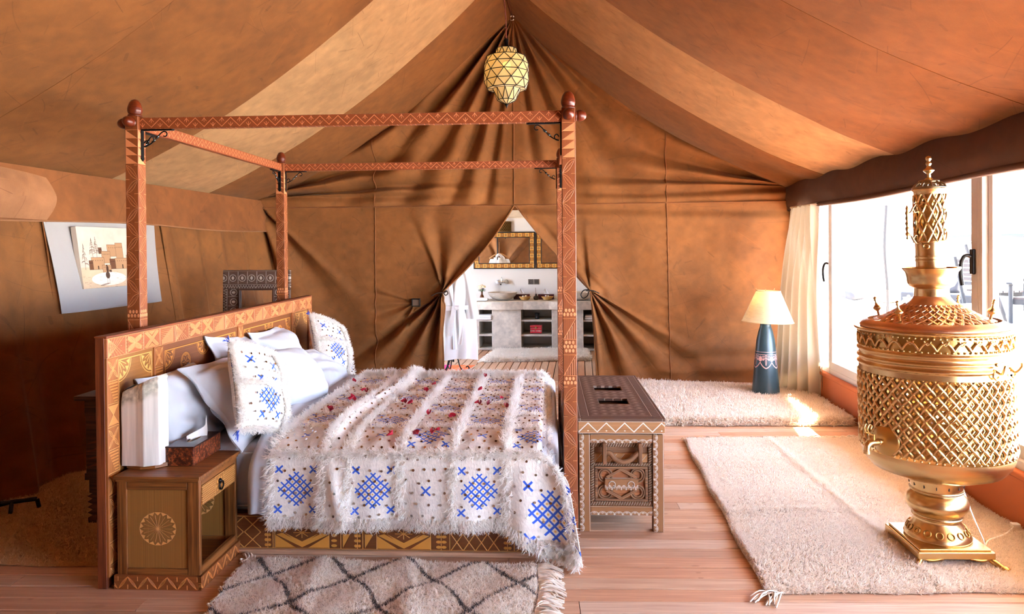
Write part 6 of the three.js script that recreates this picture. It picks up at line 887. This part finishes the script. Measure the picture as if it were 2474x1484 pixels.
// ---------------------------------------------------------------- wall hanging and picture
const mBanner = phy(0xa9a59f, { roughness: 0.95, side: THREE.DoubleSide, bumpMap: tile(weave, 0.15), bumpScale: 0.0004 });
{ const t = thing('wall_hanging', 'plain white cloth hanging from the canvas wall behind the picture', 'wall hanging', [-3.52, 1.08, -4.97]);
  part('cloth', sheet((s, e) => { const z = lerp(0.57, -0.55 - 0.13 * e, s), y = lerp(0.0 + 0.0 * s, 0.66, e); return [-0.115 * e + 0.018 * sin(s * 9 + e * 2) * (1.1 - e) + 0.02 * (1 - e), y, z, s, e]; }, 60, 40, 0.004), mBanner, t);
  part('hem', tube([[0.02, 0.004, 0.565], [0.035, 0.002, 0.2], [0.012, 0.002, -0.2], [0.02, 0.004, -0.55]], 0.004, 5, 40), mBanner, t); }
{ const pic = canvasTex(640, 460, (c, w, h) => {
    c.fillStyle = '#d3c3ae'; c.fillRect(0, 0, w, h); noiseOver(c, w, h, 0.05, 40, 40, 2); const ink = (a) => `rgba(52,28,14,${a})`;
    c.fillStyle = 'rgba(201,160,112,0.45)'; c.fillRect(0, h * 0.66, w, h * 0.34); c.fillStyle = 'rgba(250,240,225,0.7)'; c.beginPath(); c.ellipse(w * 0.42, h * 0.86, w * 0.28, h * 0.11, 0, 0, 7); c.fill();
    const blk = (x, y, a, b, lit) => { c.fillStyle = lit ? '#b48a62' : '#6d452a'; c.fillRect(x * w, y * h, a * w, b * h); c.strokeStyle = ink(0.7); c.lineWidth = 2; c.strokeRect(x * w, y * h, a * w, b * h); c.fillStyle = ink(0.8); for (let k = 0; k < 5; k++) c.fillRect((x + a * (0.15 + 0.17 * k)) * w, (y + b * 0.22) * h, 4, 7); };
    blk(0.30, 0.34, 0.05, 0.10, 0); blk(0.44, 0.29, 0.20, 0.2, 1); blk(0.58, 0.26, 0.12, 0.3, 1); blk(0.34, 0.40, 0.14, 0.2, 1); blk(0.17, 0.50, 0.2, 0.2, 1); blk(0.13, 0.55, 0.06, 0.15, 0); blk(0.46, 0.53, 0.10, 0.17, 0); blk(0.55, 0.52, 0.22, 0.18, 1); blk(0.75, 0.47, 0.24, 0.22, 1); blk(0.33, 0.63, 0.14, 0.12, 1);
    c.fillStyle = ink(0.85); c.fillRect(0.66 * w, 0.63 * h, 12, 32); c.fillRect(0.26 * w, 0.64 * h, 10, 26);
    const tree = (x, y, s) => { c.strokeStyle = ink(0.7); c.lineWidth = 3; line(c, [[x * w, y * h], [x * w, (y - s) * h]], 3); for (let k = 0; k < 40; k++) { const q = hash2(k, x * 100), e = (1 - q) * 0.035; c.lineWidth = 2; c.strokeStyle = ink(0.35 + 0.4 * hash2(k, 3)); c.beginPath(); const yy = (y - s * (0.2 + 0.8 * q)) * h; c.moveTo(x * w, yy); c.quadraticCurveTo(x * w + (k % 2 ? 1 : -1) * e * w, yy - 6, x * w + (k % 2 ? 1 : -1) * e * 1.5 * w, yy + 9); c.stroke(); } };
    tree(0.07, 0.70, 0.42); tree(0.20, 0.5, 0.32); tree(0.265, 0.5, 0.34); tree(0.90, 0.47, 0.3);
    for (let k = 0; k < 70; k++) { c.strokeStyle = ink(0.15 + 0.35 * hash2(k, 7)); c.lineWidth = 2; const x = hash2(k, 1) * w, y = (0.7 + 0.3 * hash2(k, 2)) * h; c.beginPath(); c.moveTo(x, y); c.lineTo(x + 30 * hash2(k, 4), y + 4 * hash2(k, 5)); c.stroke(); }
    // rider seen from behind
    c.fillStyle = ink(0.85); c.beginPath(); c.ellipse(0.40 * w, 0.80 * h, 22, 26, 0, 0, 7); c.fill(); c.beginPath(); c.ellipse(0.405 * w, 0.70 * h, 12, 26, 0, 0, 7); c.fill(); c.beginPath(); c.arc(0.40 * w, 0.64 * h, 7, 0, 7); c.fill(); line(c, [[0.385 * w, 0.84 * h], [0.382 * w, 0.95 * h]], 5); line(c, [[0.415 * w, 0.84 * h], [0.418 * w, 0.95 * h]], 5); c.beginPath(); c.ellipse(0.45 * w, 0.73 * h, 14, 7, 0.3, 0, 7); c.fill(); c.fillStyle = ink(0.4); c.beginPath(); c.ellipse(0.34 * w, 0.95 * h, 50, 6, -0.15, 0, 7); c.fill();
  });
  const t = thing('canvas_picture', 'sepia painting of an earthen village with a rider, on stretched canvas', 'painting', [-3.53, 1.232, -4.955]);
  const g = new THREE.PlaneGeometry(0.68, 0.45).rotateY(HP).translate(0.0205, 0.225, -0.01); part('painted_face', g, std(0xffffff, { map: pic, roughness: 0.9 }), t); part('stretcher', box(-0.02, 0.02, 0, 0.45, -0.35, 0.33, 0.004), std(0xded0bb, { roughness: 0.9 }), t); t.rotation.z = 0.13; }
// ---------------------------------------------------------------- dark carved mirror, table and stand behind the headboard
{ const m = carved(512, 128, '#5a4234', '#bcae9e', (c, w, h, cut) => { for (let k = 0; k < 6; k++) { const x = k * w / 6 + w / 12; c.lineWidth = 5; c.beginPath(); c.ellipse(x, h * 0.42, 30, 22, 0, 0, 7); c.stroke(); c.fillStyle = cut; c.beginPath(); c.ellipse(x, h * 0.42, 12, 12, 0, 0, 7); c.fill(); line(c, [[x - 38, 12], [x - 38, h * 0.7]], 4); } for (let k = 0; k < 22; k++) line(c, [[k * 24, h - 6], [k * 24 + 12, h - 26], [k * 24 + 24, h - 6]], 3); line(c, [[0, 6], [w, 6]], 3); line(c, [[0, h * 0.76], [w, h * 0.76]], 3); }, 71, 0.006, { rough: 0.6 });
  m.map.repeat.set(1 / 0.5, 1 / 0.15); m.bumpMap.repeat.set(1 / 0.5, 1 / 0.15);
  const t = thing('carved_mirror', 'dark carved wooden mirror standing behind the far end of the headboard', 'mirror', [-2.89, 0, -5.95], 0.10); t.rotation.x = -0.04;
  const hw = 0.30, H2 = 1.325, b = 0.17, U = (g, ax) => { const p = g.attributes.position, uv = g.attributes.uv; for (let i = 0; i < p.count; i++) { const along = ax ? p.getY(i) : p.getX(i), across = ax ? (hw - abs(p.getX(i))) : (p.getY(i) > 0.6 ? p.getY(i) - (H2 - b) : p.getY(i)); uv.setXY(i, along, across * 0.15 / b); } return g; };
  part('frame_rail', U(box(-hw, hw, H2 - b, H2, -0.02, 0.02, 0.006), 0), m, t); part('frame_rail', U(box(-hw, hw, 0.0, b, -0.02, 0.02, 0.006), 0), m, t);
  for (const s of [-1, 1]) part('frame_stile', U(box(s < 0 ? -hw : hw - b + 0.02, s < 0 ? -hw + b - 0.02 : hw, b, H2 - b, -0.018, 0.018, 0.006), 1), m, t);
  part('inner_bead', merge(box(-hw + b - 0.025, hw - b + 0.025, H2 - b - 0.012, H2 - b + 0.006, 0.01, 0.03, 0.004), box(-hw + b - 0.025, hw - b + 0.025, b - 0.006, b + 0.012, 0.01, 0.03, 0.004), box(-hw + b - 0.03, -hw + b - 0.014, b, H2 - b, 0.01, 0.03, 0.004, 1), box(hw - b + 0.014, hw - b + 0.03, b, H2 - b, 0.01, 0.03, 0.004, 1)), mDarkWood, t);
  part('mirror_glass', new THREE.PlaneGeometry(2 * (hw - b + 0.02), H2 - 2 * b).translate(0, H2 / 2, 0.005), mMirror, t); part('back', box(-hw + 0.02, hw - 0.02, 0.02, H2 - 0.02, -0.028, -0.02, 0.002), mDarkWood, t); }
{ const t = thing('console_table', 'dark carved table with stepped legs standing behind the headboard', 'table', [-2.46, 0, -3.86], 0.04);
  part('top', box(-0.30, 0.24, 0.69, 0.715, -0.34, 0.32, 0.004), mDarkWood, t); part('apron', box(-0.26, 0.22, 0.60, 0.69, -0.30, 0.29, 0.003), mDarkWood, t);
  const out = [[-0.045, 0.60], [-0.045, 0.28], [-0.055, 0.28], [-0.055, 0.25], [-0.03, 0.25], [-0.03, 0.18]]; for (let k = 0; k < 5; k++) { out.push([-0.012, 0.176 - k * 0.03], [-0.04, 0.172 - k * 0.03 - 0.014]); } out.push([-0.035, 0.0], [0.055, 0.0], [0.055, 0.6]);
  for (const [x, z] of [[-0.21, 0.23], [0.14, 0.23], [-0.21, -0.28], [0.14, -0.28]]) { const L = new THREE.Group(); L.name = 'leg'; L.position.set(x, 0, z); t.add(L); part('leg_post', slab(out, 0, 0.055, 0.003), mDarkWood, L); part('saw_carving', merge(...[0, 1, 2, 3].map((k) => slab([[-0.043, 0.32 + k * 0.042], [0.05, 0.335 + k * 0.042], [0.05, 0.355 + k * 0.042]], 0.053, 0.058))), mCedar, L); } }
{ const t = thing('iron_stand', 'low black iron stand on the tan rug behind the headboard', 'stand', [-3.30, 0.018, -3.66], 0.35);
  part('foot_bar', merge(bar([-0.12, 0.05, 0.02], [0.17, 0.05, -0.03], 0.012, 8), bar([0.17, 0.05, -0.03], [0.18, 0.0, -0.03], 0.012, 8), bar([-0.12, 0.05, 0.02], [-0.13, 0.0, 0.02], 0.012, 8)), mIron, t); part('foot_bar', merge(bar([-0.10, 0.045, 0.10], [0.05, 0.05, -0.01], 0.011, 8), bar([0.05, 0.05, -0.01], [0.06, 0.0, 0.035], 0.011, 8)), mIron, t); }
// ---------------------------------------------------------------- window curtain, junction box
{ const t = thing('curtain', 'long cream linen curtain gathered at the far end of the windows', 'curtain', [2.2, 0, -7.15]);
  part('drape', sheet((s, e) => { const y = lerp(0.035, 1.90, e), d = pow(1 - e, 0.8), ax = lerp(2.19, 1.95, d), az = lerp(-7.50, -7.40, d), bx = lerp(2.22, 2.285, d), bz = lerp(-6.84, -6.90, d); const mx = lerp(ax, bx, s), mz = lerp(az, bz, s), f = (0.028 + 0.022 * d) * sin(s * 34 + 0.8 * sin(e * 4) + 0.6) + 0.012 * sin(s * 71 + e * 5), nx = -(bz - az), nz = bx - ax, l = hypot(nx, nz); return [mx - nx / l * f - 0.05 * d * sin(PI * s) - 2.2, y + 0.01 * sin(s * 20) * d, mz - nz / l * f + 7.15, s * 1.6, y]; }, 150, 60), phy(0xc0b29a, { roughness: 1, transmission: 0.12, thickness: 0, side: THREE.DoubleSide, bumpMap: tile(weave, 0.15), bumpScale: 0.0005 }), t);
  part('header_tape', tube([[-0.03, 1.9, -0.34], [0.0, 1.9, 0], [0.03, 1.9, 0.3]], 0.012, 6, 20), std(0xe9dcc6), t); }
{ const t = thing('junction_box', 'small black framed switch box fixed in the left canvas flap', 'switch box', [-1.883, 0.887, flapZ(-1.883, 0.887, -1) + 0.012]);
  part('frame', merge(box(-0.05, 0.05, 0.035, 0.047, -0.03, 0.024, 0.003), box(-0.05, 0.05, -0.047, -0.035, -0.03, 0.024, 0.003), box(-0.05, -0.038, -0.035, 0.035, -0.03, 0.024, 0.003), box(0.038, 0.05, -0.035, 0.035, -0.03, 0.024, 0.003)), std(0x16140f, { roughness: 0.4 }), t); part('cover_plate', box(-0.038, 0.038, -0.035, 0.035, -0.03, 0.014, 0.003), std(0x8b7866, { roughness: 0.35, metalness: 0.4 }), t); }
{ const t = thing('eave_hook', 'small metal ring hook at the top of the tent gable', 'hook', [-0.745, 4.06, -7.74]); part('ring', new THREE.TorusGeometry(0.025, 0.006, 8, 20), mChrome, t); part('eye', new THREE.SphereGeometry(0.014, 10, 8).translate(0.02, 0.02, 0.01), mChrome, t); }
// ---------------------------------------------------------------- outside
{
  const g = structure('ground_sand'); const gy = (x, z) => -0.17 + 0.16 * max(0, x - 3.6) * sstep(3.4, 5, x) - 0.0 * z + 0.05 * (fbm(x * 0.5, z * 0.5, 3, 60) - 0.5) * sstep(5, 8, x);
  const mSand = std(0xeadfce, { roughness: 1, bumpMap: tile(woolBump, 1), bumpScale: 0.01 });
  const rise = (x, z) => x < 9 ? gy(x, z) : gy(9, z) + 0.02 * (x - 9);
  part('sand', sheet((s, e) => { const x = lerp(2.56, 60, pow(s, 2.2)), z = lerp(14, -60, e); return [x, rise(x, z), z, x, z]; }, 80, 80), mSand, g);
  part('sand', sheet((s, e) => [lerp(-40, 2.56, s), -0.17, lerp(40, 1.9, e), s * 40, e * 40], 8, 8), mSand, g);
  part('sand', sheet((s, e) => [lerp(-40, 2.56, s), -0.18, lerp(1.9, -40, e), s * 40, e * 40], 8, 8), mSand, g);
  const d = structure('deck'), R = rng(91), mDeck = [0xd9c4ac, 0xcbb39a, 0xe0ccb4].map((c) => std(c, { map: tile(wPine[0], 1.2, 0.6), roughness: 0.75 }));
  for (let k = 0; k < 15; k++) for (const [a, b] of [[1.6, -2.6 - R()], [-3.7 + R() * 0.0, -7.2], [-7.2, -10.6]]) { const z1 = a, z0 = b, gg = metreUV(plank(abs(z1 - z0) - 0.006, 0.125, 0.04, 0.008), 0, [R() * 2, R()]), m = part('deck_board', gg, mDeck[k % 3], d); m.rotation.y = HP; m.position.set(2.62 + k * 0.126, -0.10, (z0 + z1) / 2); }
  const aw = thing('awning', 'cream cloth awning strip outside along the windows', 'awning', [2.5, 2.04, -4]);
  part('awning_cloth', sheet((s, e) => { const z = lerp(5.6, -6.4, e), zz = z - 4, out = zz > -5.66 ? 1.66 : 1.41 + 0.15 * clamp((-5.66 - zz) / 1.3) ; return [lerp(0.02, out, s) - 0.0, lerp(0.18, 0.0, pow(s, 0.6)), z, s, z]; }, 10, 400), phy(0xa88a66, { roughness: 1, transmission: 0.06, thickness: 0, side: THREE.DoubleSide }), aw);
  const mPole = std(0x1a1611, { roughness: 0.85 }), mDarkC = std(0x0a0b0c, { roughness: 0.9 }), mRed = std(0x1a0f0b, { roughness: 0.85 });
  const pole = thing('wooden_pole', 'thin crooked pole standing alone in the sand outside the windows', 'pole', [4.9, rise(4.9, -11.8), -11.8]); part('trunk', tube([[0, -0.1, 0], [0.02, 0.7, 0.01], [-0.02, 1.4, 0], [0.01, 2.1, 0]], 0.028, 8, 30), mPole, pole); part('tip', new THREE.SphereGeometry(0.03, 8, 6).translate(0.01, 2.1, 0), mPole, pole);
  const px = 6.2, pg = thing('pergola', 'rough branch pergola frame outside behind the chairs', 'pergola', [px, rise(px, -10.8), -10.8]), y0 = rise(px, -10.8);
  part('beam', tube([[0, 1.60 - y0, -3.0], [0.02, 1.615 - y0, -1.0], [0, 1.60 - y0, 0.4], [0.02, 1.50 - y0, 1.4], [0, 1.42 - y0, 2.6]], 0.06, 8, 40), mPole, pg);
  for (const [a, b, r] of [[[0.02, -0.1, -0.6], [0, 1.5 - y0, -1.15], 0.035], [[0.3, -0.1, -0.5], [0.02, 1.55 - y0, -1.0], 0.03], [[0, -0.1, 0.45], [0, 1.48 - y0, 0.42], 0.05], [[0.6, -0.1, 0.5], [0.05, 1.5 - y0, 0.9], 0.03]]) part('post', tube([a, [lerp(a[0], b[0], 0.5) + 0.03, lerp(a[1], b[1], 0.5), lerp(a[2], b[2], 0.5)], b], r, 8, 16), mPole, pg);
  const chair = (x, z, turn, label) => { const t = thing('slatted_chair', label, 'chair', [x, rise(x, z), z], turn); for (const sx of [-1, 1]) { part('back_post', bar([sx * 0.3, 0, -0.25], [sx * 0.33, 0.95, -0.45], 0.03, 6), mDarkC, t); part('front_leg', bar([sx * 0.3, 0, 0.3], [sx * 0.3, 0.6, 0.3], 0.03, 6), mDarkC, t); part('arm', box(sx * 0.3 - 0.04, sx * 0.3 + 0.04, 0.58, 0.61, -0.35, 0.36, 0.006, 2), mDarkC, t); } for (let k = 0; k < 6; k++) part('back_slat', place(box(-0.29, 0.29, -0.03, 0.03, -0.01, 0.01, 0.003), 0, 0.50 + k * 0.075, -0.36 - k * 0.016, -0.2), k < 1 ? mDarkC : mRed, t); for (let k = 0; k < 5; k++) part('seat_slat', box(-0.3, 0.3, 0.36, 0.39, -0.25 + k * 0.11, -0.16 + k * 0.11, 0.003), mRed, t); part('skirt', box(-0.3, 0.3, 0.28, 0.36, 0.24, 0.28, 0.004), mDarkC, t); };
  chair(6.75, -10.95, -0.9, 'dark slatted outdoor chair right of the window stile'); chair(6.9, -12.45, 1.9, 'dark slatted outdoor chair partly hidden by the window stile');
  const cush = (name, label, cat, x, z, w, h, dd, mat, turn = 0.4) => { const t = thing(name, label, cat, [x, rise(x, z), z], turn); const gg = new RoundedBoxGeometry(w, h, dd, 5, h * 0.48), p = gg.attributes.position; for (let i = 0; i < p.count; i++) p.setY(i, p.getY(i) + 0.02 * sin(p.getX(i) * 9 + p.getZ(i) * 7)); gg.computeVertexNormals(); part('cover', place(gg, 0, h / 2, 0), mat, t); part('piping', new THREE.TorusGeometry(w * 0.4, 0.008, 5, 30).rotateX(HP).scale(1, 1, dd / w).translate(0, h * 0.5, 0), mat, t); };
  cush('floor_cushion', 'white fringed floor cushion beside the outdoor chairs', 'cushion', 6.3, -12.1, 0.9, 0.24, 0.6, std(0xf4efe6, { roughness: 1 })); cush('floor_cushion', 'grey low cushion at the far left seen through the windows', 'cushion', 6.4, -16.9, 0.9, 0.22, 0.6, std(0x2c2a2a, { roughness: 1 })); cush('floor_cushion', 'tan low cushion beside the lone pole outside', 'cushion', 6.6, -15.6, 0.9, 0.2, 0.6, std(0x4a3828, { roughness: 1 }));
  const stripe = canvasTex(128, 32, (c, w, h) => { ['#c85a4a', '#6a8fae', '#e8dcc4', '#8a3a3a', '#caa55a', '#5a6a52', '#e8dcc4', '#b04038'].forEach((k, i) => { c.fillStyle = k; c.fillRect(i * w / 8, 0, w / 8, h); }); });
  cush('pouf', 'striped pouf at the foot of the outdoor chair', 'pouf', 6.35, -9.75, 0.75, 0.3, 0.6, std(0xffffff, { map: stripe, roughness: 1 }), 1.2);
  { const t = thing('low_sofa', 'dark low outdoor bench seen past the samovar chimney', 'bench', [7.0, rise(7.0, -13.8), -13.8], -1.0); part('seat', box(-0.9, 0.9, 0.0, 0.22, -0.35, 0.35, 0.04), std(0x1e1c1b, { roughness: 1 }), t); part('pillow', place(new RoundedBoxGeometry(0.6, 0.3, 0.18, 4, 0.08), -0.3, 0.34, -0.1, -0.3), std(0x2a2624, { roughness: 1 }), t); }
  { const t = thing('clay_jar', 'round pale clay jar standing outside behind the samovar dome', 'jar', [5.6, rise(5.6, -12.6), -12.6]); part('body', lathe([[0.001, 0], [0.10, 0], [0.17, 0.12], [0.18, 0.24], [0.13, 0.36], [0.08, 0.42], [0.09, 0.46], [0.07, 0.45]], 28), std(0x6a5a48, { roughness: 0.9 }), t); part('lid_knob', new THREE.SphereGeometry(0.03, 8, 6).translate(0, 0.47, 0), std(0x6a5a48), t); }
}
scene.traverse((o) => { if (o.isMesh) { o.castShadow = true; o.receiveShadow = true; } });
renderer.render(scene, camera);
